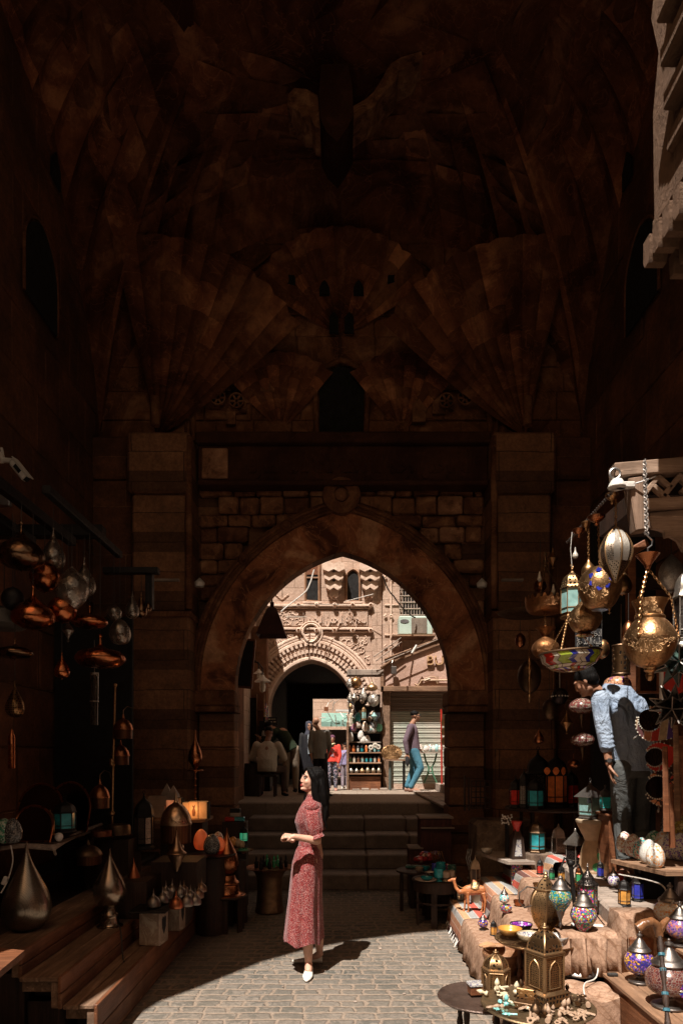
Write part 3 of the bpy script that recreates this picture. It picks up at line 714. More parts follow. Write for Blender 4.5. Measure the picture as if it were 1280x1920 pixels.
# windows, frames, corbels
def win(cx_,w_,z0,z1,arched=False):
    g=MB(); 
    if arched: o_=parch(w_/2,z1-.2,z1,6); o_=[(o_[0][0],z0)]+o_+[(o_[-1][0],z0)]
    else: o_=[(-w_/2,z0),(-w_/2,z1),(w_/2,z1),(w_/2,z0)]
    g.prism(o_,.03,Tr(cx_,YF-.025,0)); f=obj('window',g,m_void,fc)
    g=MB(); g.tube([(cx_+x,YF-.04,z) for x,z in o_+[o_[0]]],.03,4); 
    if not arched: g.box(cx_-w_/2,cx_+w_/2,YF-.05,YF-.02,z0+(z1-z0)*.55,z0+(z1-z0)*.55+.03)
    obj('window_frame',g,m_wood,f)
    g=MB(); g.box(cx_-w_/2-.06,cx_+w_/2+.06,YF-.10,YF,z0-.07,z0-.02,bev=.01); obj('sill',g,m_marketp,f)
win(-.68,.32,5.38,6.35); win(.27,.32,5.38,6.12,True)
g=MB(); g.box(-.86,-.5,YF-.04,YF-.02,6.0,6.4); obj('shutter_leaf',g,m_redw,fc)
for cx_,k0 in ((-.18,0),(.66,1)):
    g=MB()
    for lev,(w_,z,dp) in enumerate(((.50,6.05,.34),(.44,5.86,.28),(.36,5.66,.22),(.22,5.5,.12))):
        g.prism([(-w_/2,z),(-w_/2,z+.12),(-w_/4,z+.19),(0,z+.12),(w_/4,z+.19),(w_/2,z+.12),(w_/2,z),(w_/4,z-.06),(0,z),(-w_/4,z-.06)],-dp,Tr(cx_,YF,0))
    g.tube([(cx_-.17,YF-.03,5.32),(cx_-.02,YF-.03,5.18-.0),(cx_+.15,YF-.03,5.32),(cx_,YF-.03,5.5)],.012,4); obj('muqarnas_corbel',g,m_marketp,fc)
g=MB()
for x_ in (-1.4,-.18): g.tube([(x_-.16,YF-.02,5.55),(x_,YF-.02,5.42),(x_+.16,YF-.02,5.55)],.012,4); g.tube([(x_,YF-.02,5.75),(x_,YF-.02,5.42)],.01,4)
for z in (1.8,2.9,3.4,4.3,5.0,5.9): 
    g.tube([(.99,YF-.16,z),(.99,YF-.16,z+.0),(1.04,YF-.17,z+.05)],.02,4); g.lathe([(.001,-.02),(.045,0),(.03,.03),(.05,.02)],10,Tr(1.15,YF-.15,z)@R(PI/2))
    g.box(1.0,1.36,YF-.15,YF-.1,z+.25,z+.29,bev=.008)
g.tube([(1.15,YF-.14,1.9),(1.15,YF-.14,6.8)],.025,6); obj('stone_ornament',g,m_marketp,fc)
# passage behind the arch
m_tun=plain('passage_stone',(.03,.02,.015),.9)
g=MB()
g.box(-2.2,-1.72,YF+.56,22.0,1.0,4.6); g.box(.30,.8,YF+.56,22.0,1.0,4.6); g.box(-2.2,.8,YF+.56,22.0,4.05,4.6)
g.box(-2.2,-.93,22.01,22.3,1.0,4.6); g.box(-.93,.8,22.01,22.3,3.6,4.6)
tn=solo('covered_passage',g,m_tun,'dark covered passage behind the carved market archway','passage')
# street beyond: awning, stalls
bs=thing('far_stall','distant sunlit stall with a pale green awning seen through the dark passage','stall')
g=MB(); g.box(-2.2,1.6,27.6,28,1,6.5); obj('back_wall',g,m_market,bs)
g=MB(); g.add([(-.72,24.2,2.95),(.2,24.2,2.95),(.2,24.8,3.3),(-.72,24.8,3.3)],[(0,1,2,3)]); g.add([(-.72,24.2,2.95),(.2,24.2,2.95),(.2,24.19,2.78),(-.72,24.19,2.78)],[(0,1,2,3)])
m_awn=plain('awning_cloth',(.15,.26,.22),.8,var=.2); obj('awning',g,m_awn,bs)
g=MB(); 
for k in range(14):
    x=-.9+random.random()*1.5; z=1.0+random.random()*1.4; s_=.08+random.random()*.15
    g.box(x,x+s_,24.6,24.9,z,z+s_*1.5,bev=.01)
obj('goods',g,m_mmulti,bs)
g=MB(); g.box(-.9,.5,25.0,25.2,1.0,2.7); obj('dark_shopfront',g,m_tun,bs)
g=MB()
for k in range(16):
    x=-.95+random.random()*1.5; z=3.0+random.random()*.9; g.tube([(x,23.8,z),(x+random.uniform(-.3,.3),24.0,z+random.uniform(-.5,.3))],.014,4)
g.box(-.2,.3,23.2,23.4,3.25,3.32); obj('cables_and_poles',g,m_white,bs)
g=MB(); g.box(-.60,-.45,23.4,23.45,3.28,3.42); obj('framed_board',g,m_redw,bs)
# left street building with dark doorway
lb=thing('side_building','shadowed building at the left of the market street with a dark shop door','building')
g=MB(); g.box(-8,-1.98,12.2,15.9,1,6.3); obj('wall_body',g,m_market,lb); g=MB(); g.box(-8,-1.74,9.3,12.19,0,5.5); obj('near_wall',g,m_hall,lb)
g=MB(); g.box(-2.6,-1.62,14.9,15.2,1.0,4.6,bev=.02); obj('door_surround',g,plaster('shade_plaster',(.12,.06,.035),(.2,.1,.06),(.26,.14,.09)),lb)
g=MB(); g.box(-2.14,-1.85,14.82,14.89,1.02,3.02); obj('door',g,m_void,lb)
g=MB(); 
for k in range(6): g.box(-1.83,-1.68,14.78,14.88,1.1+k*.33,1.1+k*.33+.02); 
g.box(-1.84,-1.83,14.78,14.88,1.0,3.1); g.box(-1.68,-1.67,14.78,14.88,1.0,3.1); obj('tile_jamb',g,m_plkx,lb)
rbb=thing('corner_shop','sunlit corner shop with steel shutter and slanted sign board','building')
g=MB(); g.box(1.43,9,YF,YF+1,1,8.6); g.box(.99,9,15.62,YF-.13,1.0,1.12); obj('wall_body',g,m_market,rbb)
g=MB(); 
z=1.12; k=0
while z<3.22:
    g.box(1.12,2.6,15.62-.012*(k%2),15.7,z,z+.052,bev=.01); z+=.055; k+=1
t=NT('shutter_slats'); x_,y_,zz_=t.sep(); sh=t.ramp(t.noise(1.3,5,.7),[(.4,(.31,.33,.27)),(.6,(.40,.36,.30))]); sh=t.mix(t.ramp(zz_,[(2.75,0),(2.8,1)]) if False else t.math('GREATER_THAN',zz_,2.78),sh,(.17,.12,.09)); t.set(col=sh,rough=.6,normal=t.bump(t.noise(30,3),.003)); m_shut=t.mat  # slats turn darker brown above a set height
obj('roller_shutter',g,m_shut,rbb)
g=MB(); g.box(.93,1.10,15.42,15.7,1.0,3.22,bev=.015); obj('shutter_post',g,m_plk,rbb)
d=15.35
sg=[(fx(716,d),fz(1296,d)),(fx(714,d),fz(1255,d)),(fx(722,d),fz(1240,d)),(fx(838,d),fz(1197,d)),(fx(870,d),fz(1185,d)),(fx(870,d),fz(1296,d))]
g=MB(); g.prism(sg,.25,Tr(0,d,0)); obj('sign_board',g,plaster('pinkish_marble',(.38,.24,.18),(.46,.3,.24),(.52,.36,.3),2.5),rbb)
g=MB(); 
def rail(pa,pb,th=.07,dy=-.09,dz=0):
    a=(fx(pa[0],d),fz(pa[1],d)); b=(fx(pb[0],d),fz(pb[1],d)); L_=math.hypot(b[0]-a[0],b[1]-a[1]); an=math.atan2(b[1]-a[1],b[0]-a[0])
    g.box(0,L_,dy,.02,-th/2,th/2,Tr(a[0],d,a[1])@R(0,-an,0),bev=.012)
rail((713,1292),(872,1292),.12); rail((716,1255),(716,1297),.08); rail((714,1254),(738,1238),.08); rail((722,1243),(872,1187),.13,-.06); rail((720,1237),(872,1180),.04,-.1)
obj('sign_frame',g,m_plkx,rbb)
def bold(txt): return txt
text_mesh('BU',.30,.03,m_gold if False else plain('sign_letter',(.45,.27,.14),.5),'sign_letters',rbb,Tr(fx(815,d),d-.04,fz(1240,d))@FACE,.36)
g=MB()
g.tube([P(777,1283,d-.05),P(783,1286,d-.05),P(788,1280,d-.05),P(789,1276,d-.05),P(810,1276,d-.05),P(840,1276,d-.05)],.022,5)
g.tube([P(795,1273,d-.05),P(805,1270,d-.05),P(815,1270,d-.05),P(818,1276,d-.05),P(820,1282,d-.05)],.014,5); g.tube([P(795,1277,d-.05),P(806,1273,d-.05)],.03,5); g.tube([P(820,1268,d-.05),P(820,1275,d-.05)],.014,5)
obj('sign_emblem',g,plain('sign_metal',(.4,.26,.16),.5),rbb)
g=MB(); g.box(fx(732,d),fx(742,d),d-.22,d-.1,fz(1266,d),fz(1252,d),R(0,0,0),bev=.01); g.tube([P(736,1238,d-.15),P(734,1246,d-.2),P(737,1253,d-.15)],.012,5); fl=solo('floodlight',g,m_pewter,'small floodlight clipped to the corner of the shop sign','lamp')
# lattice balcony and AC
lt=thing('lattice_window','sunlit turned wood lattice window above the air conditioner','window')
d2=15.9; g=MB(); random.seed(8)
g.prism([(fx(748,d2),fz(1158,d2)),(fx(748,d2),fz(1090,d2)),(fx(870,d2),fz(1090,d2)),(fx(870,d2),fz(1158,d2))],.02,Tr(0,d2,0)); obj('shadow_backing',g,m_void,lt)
g=MB()
for k in range(22): x_=fx(749+k*5.3,d2); g.tube([(x_,d2-.06,fz(1158,d2)),(x_,d2-.06,fz(1090,d2))],.012,4)
for k in range(6): zz=fz(1155-k*12,d2); g.tube([(fx(748,d2),d2-.07,zz),(fx(870,d2),d2-.07,zz)],.016,4)
obj('spindles',g,m_greyw,lt)
ac=thing('air_conditioner','pale green window air conditioner on a bracket above the shop sign','air conditioner')
d3=15.3; g=MB(); g.box(fx(748,d3),fx(811,d3),d3,d3+.5,fz(1190,d3),fz(1155,d3),bev=.02); obj('housing',g,plain('pale_green_enamel',(.42,.52,.45),.45,var=.08),ac)
g=MB(); g.box(fx(771,d3),fx(800,d3),d3-.012,d3+.01,fz(1188,d3),fz(1159,d3)); gr=obj('grille',g,plain('grille_brown',(.16,.12,.09),.6),ac)
g=MB()
for k in range(12): x_=fx(772.5+k*2.3,d3); g.box(x_,x_+.008,d3-.02,d3-.012,fz(1187,d3),fz(1160,d3))
obj('fin',g,plain('fin',(.3,.24,.19),.5),gr)
g=MB(); g.lathe([(.001,0),(.09,0),(.1,.008)],20,Tr(fx(758,d3),d3-.002,fz(1165,d3))@R(PI/2)@S(1,.42,1)); obj('badge',g,m_steel,ac)
g=MB(); g.box(fx(735,d3),fx(815,d3),d3-.1,d3+.5,fz(1194,d3),fz(1191,d3)); g.tube([P(750,1193,d3),P(745,1215,16)],.015,4); g.tube([P(800,1193,d3),P(790,1205,16)],.015,4); obj('bracket',g,m_plkx,ac)
# wires across the opening
def wire(name,pts,r,mat,label,cat='cable',group=None,sag=0):
    g=MB(); q=[]; m_=len(pts)
    for i in range(m_-1):
        p0,p1,p2,p3=pts[max(i-1,0)],pts[i],pts[i+1],pts[min(i+2,m_-1)]
        for k in range(8): 
            t_=k/8; p=.5*((2*p1)+(p2-p0)*t_+(2*p0-5*p1+4*p2-p3)*t_*t_+(3*p1-p0-3*p2+p3)*t_**3); p.z-=sag*4*t_*(1-t_); q.append(p)
    q.append(pts[-1]); g.tube(q,r,6); return solo(name,g,mat,label,cat,group)
wire('cable',[P(589,1068,14),P(574,1108,14),P(527,1147,14)],.014,m_white,'thick white cable curving down to the tin hood lamp',sag=-.02)
wire('cable',[P(530,1138,14.5),P(600,1133,15.5),P(660,1135,15.8)],.009,m_cord,'thin pale cable running level just under the two upper windows')
wire('cable',[P(537,1157,15),P(574,1157,15.8)],.014,m_cord,'short white pipe on the shaded wall left of the inscription')
wire('cable',[P(647,1128,15.8),P(700,1114,15.5)],.009,m_white,'white wire rising right from the arched window')
wire('cable',[P(718,1080,14),P(738,1118,14.5),P(778,1158,15.2)],.016,m_dcord,'black wire slanting down to the air conditioner',sag=.05)
for k,(a,b,lb_) in enumerate((((700,1232),(752,1196),'upper'),((704,1240),(752,1204),'middle'),((716,1243),(838,1192),'lower'))):
    wire('pipe',[P(*a,15.1),P(*b,15.1)],.013,m_greyw,'%s of the pale conduits slanting up toward the air conditioner'%lb_,'pipe','conduits over the shop sign')
g=MB(); g.tube([P(772,1225,15),P(781,1210,15)],.03,6); solo('wood_stick',g,m_white,'short pale stick lodged on top of the slanted sign frame','stick')
# tin hood lamp hanging inside the arch and small enamel lamps
hl=thing('hood_lamp','large rusty tin hood hanging at the left edge of the archway','lamp',P(510,1160,10.4))
g=MB(); k=10.4/F; hp=[(-42,1193),(-38,1172),(-15,1142),(10,1128),(16,1134),(36,1192)]
rg=[]
g.lathe([(.31,-.27),(.29,-.23),(.17,.02),(.10,.14),(.04,.17),(.04,.25)],4,R(0,0,PI/4),smooth=False,cap=False); obj('hood',g,plain('rusty_tin',(.06,.022,.014),.6,metal=.3,var=.4),hl)
g=MB(); g.tube([(0,0,.25),(-.02,.0,.6),(-.05,0,1.2)],.012,5); obj('hanging_rod',g,m_iron,hl)
def enamel(px,py,d,s_,label):
    t_=thing('street_lamp',label,'lamp',P(px,py,d),group='lamps on the left of the archway')
    g=MB(); g.lathe([(.001,.12),(.03,.12),(.05,.07),(.15,.0),(.16,-.02),(.14,-.01),(.001,.06)],20,S(s_)); obj('shade',g,m_white,t_)
    g=MB(); g.lathe([(.02,.02),(.05,-.04),(.065,-.12),(.05,-.2),(.001,-.23)],14,S(s_)); obj('bulb',g,m_gwhite,t_)
    g=MB(); g.tube([(0,0,.12*s_),(0,0,.25*s_),(-.08*s_,0,.36*s_),(-.4*s_,.1,.4*s_)],.014,6); obj('bracket_arm',g,m_iron,t_)
enamel(492,1277,13.2,1.0,'white enamel lamp on a curved arm left of the market arch'); enamel(485,1262,14.6,.7,'smaller enamel lamp shade further back on the left wall')
g=MB(); g.box(-.16,.16,0,.04,-.42,.42,R(0,.08,0)); fr=thing('framed_sign','dark framed poster hung on the left edge of the archway','sign',P(458,1244,11.5),group=None); obj('frame',g,m_redw,fr)
g=MB(); g.box(-.13,.13,-.01,0,-.38,.38,R(0,.08,0)); obj('poster',g,m_black,fr)
g=MB(); g.lathe([(.001,-.03),(.06,-.03),(.07,.02),(.001,.09)],12); w1=thing('wall_light','pale broken light fitting on the rubble wall, left of the arch','lamp',P(374,1096,8.75)); obj('housing',g,m_white,w1)
w2=dup(w1,P(903,1097,8.75),label='pale broken light fitting on the wall, right of the arch')
def strip(px0,px1,py,d,label):
    g=MB(); g.box(fx(px0,d),fx(px1,d),d-.03,d+.02,fz(py+2,d),fz(py-2,d)); solo('tube_light',g,m_greyw,label,'lamp',group='unlit tubes on the piers')
strip(940,980,1088,8.36,'unlit pale tube fixed on the right pier'); strip(287,336,1088,8.36,'unlit pale tube fixed on the left pier')
# ================================================================== goods: makers
def cr(ctrl,n=5):
    """smooth profile through control points"""
    out=[]; m=len(ctrl)
    for i in range(m-1):
        p0=ctrl[max(i-1,0)];p1=ctrl[i];p2=ctrl[i+1];p3=ctrl[min(i+2,m-1)]
        for k in range(n):
            t=k/n; f=lambda a,b,c,d:.5*((2*b)+(c-a)*t+(2*a-5*b+4*c-d)*t*t+(3*b-a-3*c+d)*t**3)
            out.append((max(.0005,f(p0[0],p1[0],p2[0],p3[0])),f(p0[1],p1[1],p2[1],p3[1])))
    out.append(ctrl[-1]); return out
def chain(mb,a,b,link=.022,r=.0028):
    a=Vector(a);b=Vector(b);L_=(b-a).length;n=max(2,int(L_/(link*.78)));d=(b-a).normalized()
    u=d.cross(Vector((0,1,0)));  u=u.normalized() if u.length>1e-3 else Vector((1,0,0)); w=d.cross(u)
    for k in range(n):
        c=a.lerp(b,(k+.5)/n); s=u if k%2 else w
        mb.tube([c+d*math.cos(q)*link*.5+s*math.sin(q)*link*.28 for q in [2*PI*j/7 for j in range(8)]],r,4,cap=False)
SH={ # unit shapes: (r,z) with r in units of R, z in units of H, bottom to top
 'tear':[(.02,0),(.45,.015),(.82,.09),(1,.24),(.88,.42),(.55,.6),(.25,.76),(.09,.88),(.03,1)],
 'wide':[(.02,0),(.5,.03),(.9,.15),(1,.3),(.8,.5),(.35,.66),(.12,.78),(.05,.88),(.03,1)],
 'flat':[(.3,0),(.7,.04),(.98,.2),(1,.34),(.8,.5),(.4,.58),(.12,.68),(.06,.82),(.03,1)],
 'ball':[(.1,0),(.5,.06),(.87,.25),(1,.5),(.87,.75),(.5,.93),(.15,.985),(.1,1)],
 'oval':[(.02,0),(.4,.1),(.85,.3),(1,.5),(.85,.7),(.45,.88),(.1,1)],
 'diam':[(.02,0),(.12,.1),(.55,.3),(1,.46),(.9,.52),(.45,.7),(.15,.85),(.05,1)],
 'egg':[(.35,0),(.72,.06),(.98,.27),(1,.45),(.86,.68),(.55,.88),(.2,.985),(.01,1)],
 'bell':[(.9,0),(.92,.1),(.8,.45),(.35,.7),(.12,.8),(.05,1)],
 'vase':[(.3,0),(.75,.08),(1,.3),(.85,.5),(.4,.66),(.3,.75),(.5,.9),(.75,1)],
}
def pr(shape,R_,H,n=4): return [(r*R_,z*H) for r,z in cr(SH[shape],n)]
def drop(label,loc,H,Rr,mat,shape='tear',hang=.25,n=20,group=None,cat='lamp',name='hanging_lamp',chn=True,tip=True,rot=None,scale=None,facets=None):
    """hanging metal lamp; loc = bottom of the bulb"""
    t=thing(name,label,cat,loc,group=group,rot=rot)
    g=MB(); g.lathe(pr(shape,Rr,H),facets or n,smooth=not facets); obj('bulb',g,mat,t)
    if tip: g=MB(); g.lathe(cr([(.001,-.05*H),(.05*Rr,-.03*H),(.14*Rr,.0),(.3*Rr,.01*H)]),10); g.ball((0,0,H*1.0),Rr*.09,8); obj('finial',g,mat,t)
    if hang:
        g=MB()
        if chn: chain(g,(0,0,H),(0,0,H+hang))
        else: g.tube([(0,0,H),(0,.0,H+hang)],.003,4)
        obj('chain' if chn else 'cord',g,m_brass if chn else m_dcord,t)
    return t
def standing(label,loc,H,Rr,mat,shape='tear',group=None,foot=None,cat='lamp',name='floor_lamp',n=28,rot=None):
    t=thing(name,label,cat,loc,group=group,rot=rot); fh=0
    if foot:
        fr,fh=foot; g=MB(); g.lathe(cr([(fr,0),(fr*.98,.008),(fr*.75,.1*fh),(fr*.62,fh*.5),(fr*.66,fh*.62),(fr*.5,fh*.8),(fr*.42,fh)]),n); obj('foot',g,mat,t)
    g=MB(); g.lathe(pr(shape,Rr,H-fh),n,Tr(0,0,fh)); obj('bulb',g,mat,t)
    return t
def fanous(label,loc,h,w,n,fm,gm,group=None,rz=0,roof='dome',rm=None,taper=1.0,ring=True,name='lantern',cat='lantern',feet=True,inner=None):
    """many-sided lantern. w = width over flats-ish, h = full height"""
    t=thing(name,label,cat,loc,rz=rz,group=group); R_=w/2; a0=PI/n
    bh=h*.10; gh=h*.48; rh=h*.34
    g=MB(); g.lathe([(R_*1.05,0),(R_*1.05,bh*.3),(R_*.92,bh*.6),(R_*1.0,bh)],n,a0=a0,smooth=False); 
    if feet:
        for k in range(n): a=2*PI*k/n+a0; g.ball((R_*.95*math.cos(a),R_*.95*math.sin(a),.004),.008,6)
    obj('base',g,fm,t)
    g=MB()
    for k in range(n):
        a=2*PI*k/n+a0; b=2*PI*(k+1)/n+a0; p=Vector((R_*.97*math.cos(a),R_*.97*math.sin(a),bh)); q=Vector((R_*taper*.97*math.cos(a),R_*taper*.97*math.sin(a),bh+gh))
        p2=Vector((R_*.97*math.cos(b),R_*.97*math.sin(b),bh)); q2=Vector((R_*taper*.97*math.cos(b),R_*taper*.97*math.sin(b),bh+gh))
        g.tube([p,q],w*.028,4,smooth=False)
        for f in (.0,.2,.98):
            g.tube([p.lerp(q,f),p2.lerp(q2,f)],w*.018,4,smooth=False)
    obj('frame',g,fm,t)
    g=MB(); g.lathe([(R_*.93,bh),(R_*.93*taper,bh+gh)],n,a0=a0,smooth=False,cap=False); obj('glass',g,gm,t)
    z0=bh+gh; g=MB()
    R2=R_*taper
    if roof=='dome': p_=cr([(R2*1.12,z0),(R2*1.02,z0+rh*.08),(R2*.95,z0+rh*.2),(R2*.9,z0+rh*.42),(R2*.68,z0+rh*.68),(R2*.3,z0+rh*.86),(R2*.1,z0+rh)],3)
    elif roof=='cone': p_=[(R2*1.35,z0-.01*h),(R2*1.25,z0+.02*h),(R2*.2,z0+rh*.85),(R2*.08,z0+rh)]
    else: p_=cr([(R2*1.1,z0),(R2*1.15,z0+rh*.1),(R2*.7,z0+rh*.3),(R2*.62,z0+rh*.45),(R2*.3,z0+rh*.7),(R2*.12,z0+rh*.85),(R2*.05,z0+rh)],3)
    g.lathe(p_,n,a0=a0,smooth=False); obj('roof',g,rm or fm,t)
    g=MB(); g.lathe(cr([(R2*.1,z0+rh),(R2*.16,z0+rh+h*.012),(R2*.06,z0+rh+h*.03),(R2*.1,z0+rh+h*.045),(.002,z0+rh+h*.07)],3),10)
    if ring: g.tube([(w*.07*math.sin(a),0,z0+rh+h*.07+w*.07*(1-math.cos(a))) for a in [2*PI*k/12 for k in range(13)]],w*.016,5)
    obj('finial',g,fm,t)
    return t
def turk(label,loc,H,Rr,mm,group=None,base=True,capm=None,rz=0,handle=False):
    """mosaic table lamp: metal foot, mosaic globe, domed metal cap"""
    t=thing('mosaic_lamp',label,'lamp',loc,rz=rz,group=group); cm=capm or m_pewter
    z=0
    if base: g=MB(); g.lathe(cr([(Rr*.75,0),(Rr*.74,.01),(Rr*.55,H*.05),(Rr*.3,H*.09),(Rr*.26,H*.13),(Rr*.5,H*.18)],4),24); obj('foot',g,cm,t); z=H*.17
    gh=H*.45
    g=MB(); g.lathe(cr([(Rr*.45,z),(Rr*.86,z+gh*.16),(Rr,z+gh*.45),(Rr*.93,z+gh*.72),(Rr*.66,z+gh*.95),(Rr*.6,z+gh)],4),28); obj('globe',g,mm,t)
    z+=gh; c=H-z
    g=MB(); g.lathe([(Rr*.72,z-.004),(Rr*.76,z+c*.04),(Rr*.68,z+c*.1),(Rr*.66,z+c*.14),(Rr*.54,z+c*.2),(Rr*.52,z+c*.25),(Rr*.4,z+c*.36),(Rr*.37,z+c*.42),(Rr*.25,z+c*.54),(Rr*.14,z+c*.64),(Rr*.12,z+c*.7),(Rr*.2,z+c*.76),(Rr*.18,z+c*.83),(Rr*.07,z+c*.88),(Rr*.08,z+c*.95),(.001,z+c)],24); obj('cap',g,cm,t)
    return t
def eggl(label,loc,H,Rr,mat,group,rot=None,base=m_gamber):
    t=thing('egg_lamp',label,'lamp',loc,group=group,rot=rot)
    g=MB(); g.lathe(pr('egg',Rr,H),20); obj('shade',g,mat,t)
    return t
def solo_lathe(name,label,cat,loc,ctrl,mat,n=24,group=None,smooth=True,rot=None,raw=False):
    g=MB(); g.lathe(ctrl if raw else cr(ctrl,4),n,smooth=smooth); o=solo(name,g,mat,label,cat,group,loc)
    if rot: o.rotation_euler=rot
    return o
def bowl(label,loc,R_,H,mat,inm=None,group=None,name='bowl',cat='bowl',foot=.5):
    t=thing(name,label,cat,loc,group=group)
    g=MB(); g.lathe(cr([(R_*foot,0),(R_*foot*1.05,H*.05),(R_*.8,H*.35),(R_*.97,H*.8),(R_,H),(R_*.97,H),(R_*.92,H*.8),(R_*.75,H*.4),(R_*.4,H*.14),(.001,H*.12)],3),28,cap=False); g.add([(R_*foot*math.cos(2*PI*i/28),R_*foot*math.sin(2*PI*i/28),0) for i in range(28)],[tuple(range(28))]); obj('body',g,mat,t)
    if inm: g=MB(); g.lathe(cr([(R_*.93,H*.9),(R_*.86,H*.75),(R_*.7,H*.42),(R_*.35,H*.19),(.001,H*.17)],3),28,cap=False); obj('inside',g,inm,t)
    return t
def tray_table(label,loc,R_,H,topm,legm,nleg=4,lr=.6,group=None,name='tray_table'):
    """round tray on a folding stand, loc on the ground"""
    t=thing(name,label,'table',loc,group=group)
    g=MB(); g.lathe([(.001,H-.012),(R_*.9,H-.012),(R_*.98,H+.002),(R_,H+.006),(R_*.985,H+.012),(R_*.93,H+.006),(R_*.86,H-.002),(.001,H-.003)],40,smooth=False,cap=False); obj('tray',g,topm,t)
    for k in range(nleg):
        a=2*PI*k/nleg+PI/4; x,y=R_*lr*math.cos(a),R_*lr*math.sin(a)
        g=MB(); g.lathe(cr([(.016,0),(.013,H*.1),(.02,H*.16),(.012,H*.3),(.02,H*.5),(.013,H*.62),(.018,H*.8),(.016,H-.013)],3),8,Tr(x,y,0)); obj('leg',g,legm,t)
    g=MB()
    for z in (H-.03,H*.3):
        for k in range(nleg):
            a=2*PI*k/nleg+PI/4; b=2*PI*(k+1)/nleg+PI/4
            g.tube([(R_*lr*math.cos(a),R_*lr*math.sin(a),z),(R_*lr*math.cos(b),R_*lr*math.sin(b),z)],.009,5)
    obj('rail',g,legm,t); return t
# ================================================================== right-hand terraces
X1=lambda y: 1.06+(1.17-1.06)*(y-3.6)/3.7
X2=lambda y: 1.27+(1.46-1.27)*(y-4.6)/2.3
X3=lambda y: 1.50+(1.70-1.50)*(y-4.6)/2.0
X4=lambda y: 1.78+(2.18-1.78)*(y-4.2)/2.67
Z1,Z2,Z3,Z4=.27,.49,.65,.77
m_drystone=plaster('terrace_stone',(.09,.06,.045),(.2,.14,.10),(.3,.22,.16),3)
def terr(name,Xa,y0,y1,z,xr,mat,z0=0):
    g=MB(); n=12
    a=[(Xa(y0+(y1-y0)*k/n)+.01*math.sin(k*2.1),y0+(y1-y0)*k/n) for k in range(n+1)]
    out=a+[(xr,y1),(xr,y0)]; g.prism(out,z-z0,Tr(0,0,z0),axis='z'); return struct(name,g,mat)
terr('terrace_step',X1,4.25,7.6,Z1-.004,3.2,m_drystone)
terr('terrace_step_second',X2,4.25,7.6,Z2-.004,3.2,m_drystone,.1)
terr('terrace_step_third',X3,4.25,7.6,Z3-.004,3.2,m_drystone,.2)
terr('terrace_floor',X4,4.25,8.4,Z4,3.2,m_greyw,.3)
# rough wooden kerb along the upper terrace
g=MB(); random.seed(4); 
y=4.3
while y<6.9:
    y2=y+random.uniform(.5,.9); xa,xb=X4(y),X4(min(y2,6.95))
    a=math.atan2(xa-xb,y2-y); g.box(-.07,.05,0,math.hypot(y2-y,xb-xa)-.015,Z4-.115,Z4+.018+random.uniform(-.008,.008),Tr(xa,y,0)@R(0,0,a),bev=.02); y=y2
solo('timber_kerb',g,m_greyw,'weathered grey timber edge of the upper terrace where the man stands','kerb')
def rug_mat(name,stripes=None):
    t=NT(name); x,y,z=t.sep()
    n=t.noise(55,3,.7); 
    if stripes:
        y=t.math('ADD',x,z); fr=t.math('FRACT',t.math('MULTIPLY',y,1/.62)); col=t.ramp(fr,stripes,'CONSTANT')
        line=t.ramp(t.math('FRACT',t.math('MULTIPLY',y,1/.0775)),[(0,1),(.08,0),(.95,0),(.96,1)]); col=t.mix(t.math('MULTIPLY',line,.5),col,(.75,.68,.6))
        col=t.mix(t.ramp(n,[(.4,.3),(.6,0)]),col,(.08,.05,.04))
    else:
        a=t.math('ABSOLUTE',t.math('SINE',t.math('MULTIPLY',t.math('ADD',y,t.math('ADD',x,z)),26))); b=t.math('ABSOLUTE',t.math('SINE',t.math('MULTIPLY',t.math('SUBTRACT',y,t.math('ADD',x,z)),26)))
        d=t.math('MULTIPLY',a,b); pat=t.ramp(d,[(.04,(.26,.15,.095)),(.12,(.37,.235,.16)),(.7,(.41,.265,.185))]); col=t.mix(t.ramp(t.noise(3.3,5),[(.35,.5),(.6,0)]),pat,(.27,.155,.10))
        col=t.mix(t.ramp(n,[(.35,.5),(.6,0)]),col,(.13,.07,.045))
    wv=t.N('TexWave'); wv.inputs['Scale'].default_value=60; t.L(t.co(),wv.inputs['Vector'])
    t.set(col=col,rough=.97,normal=t.bump(t.noise(120,3),.003,1,t.bump(t.noise(6,4),.007)),spec=.05); return t.mat
m_brug=rug_mat('brown_rug'); ST=[(.78,.68,.57),(.55,.27,.15),(.10,.06,.05),(.45,.43,.40),(.16,.03,.03),(.70,.38,.22),(.62,.56,.48),(.55,.05,.04)]
m_srug=rug_mat('striped_rug',[(i/8,c) for i,c in enumerate([(.40,.20,.12),(.33,.31,.29),(.52,.30,.17),(.33,.33,.32),(.50,.10,.07),(.30,.29,.27),(.13,.06,.05),(.36,.16,.10)])])
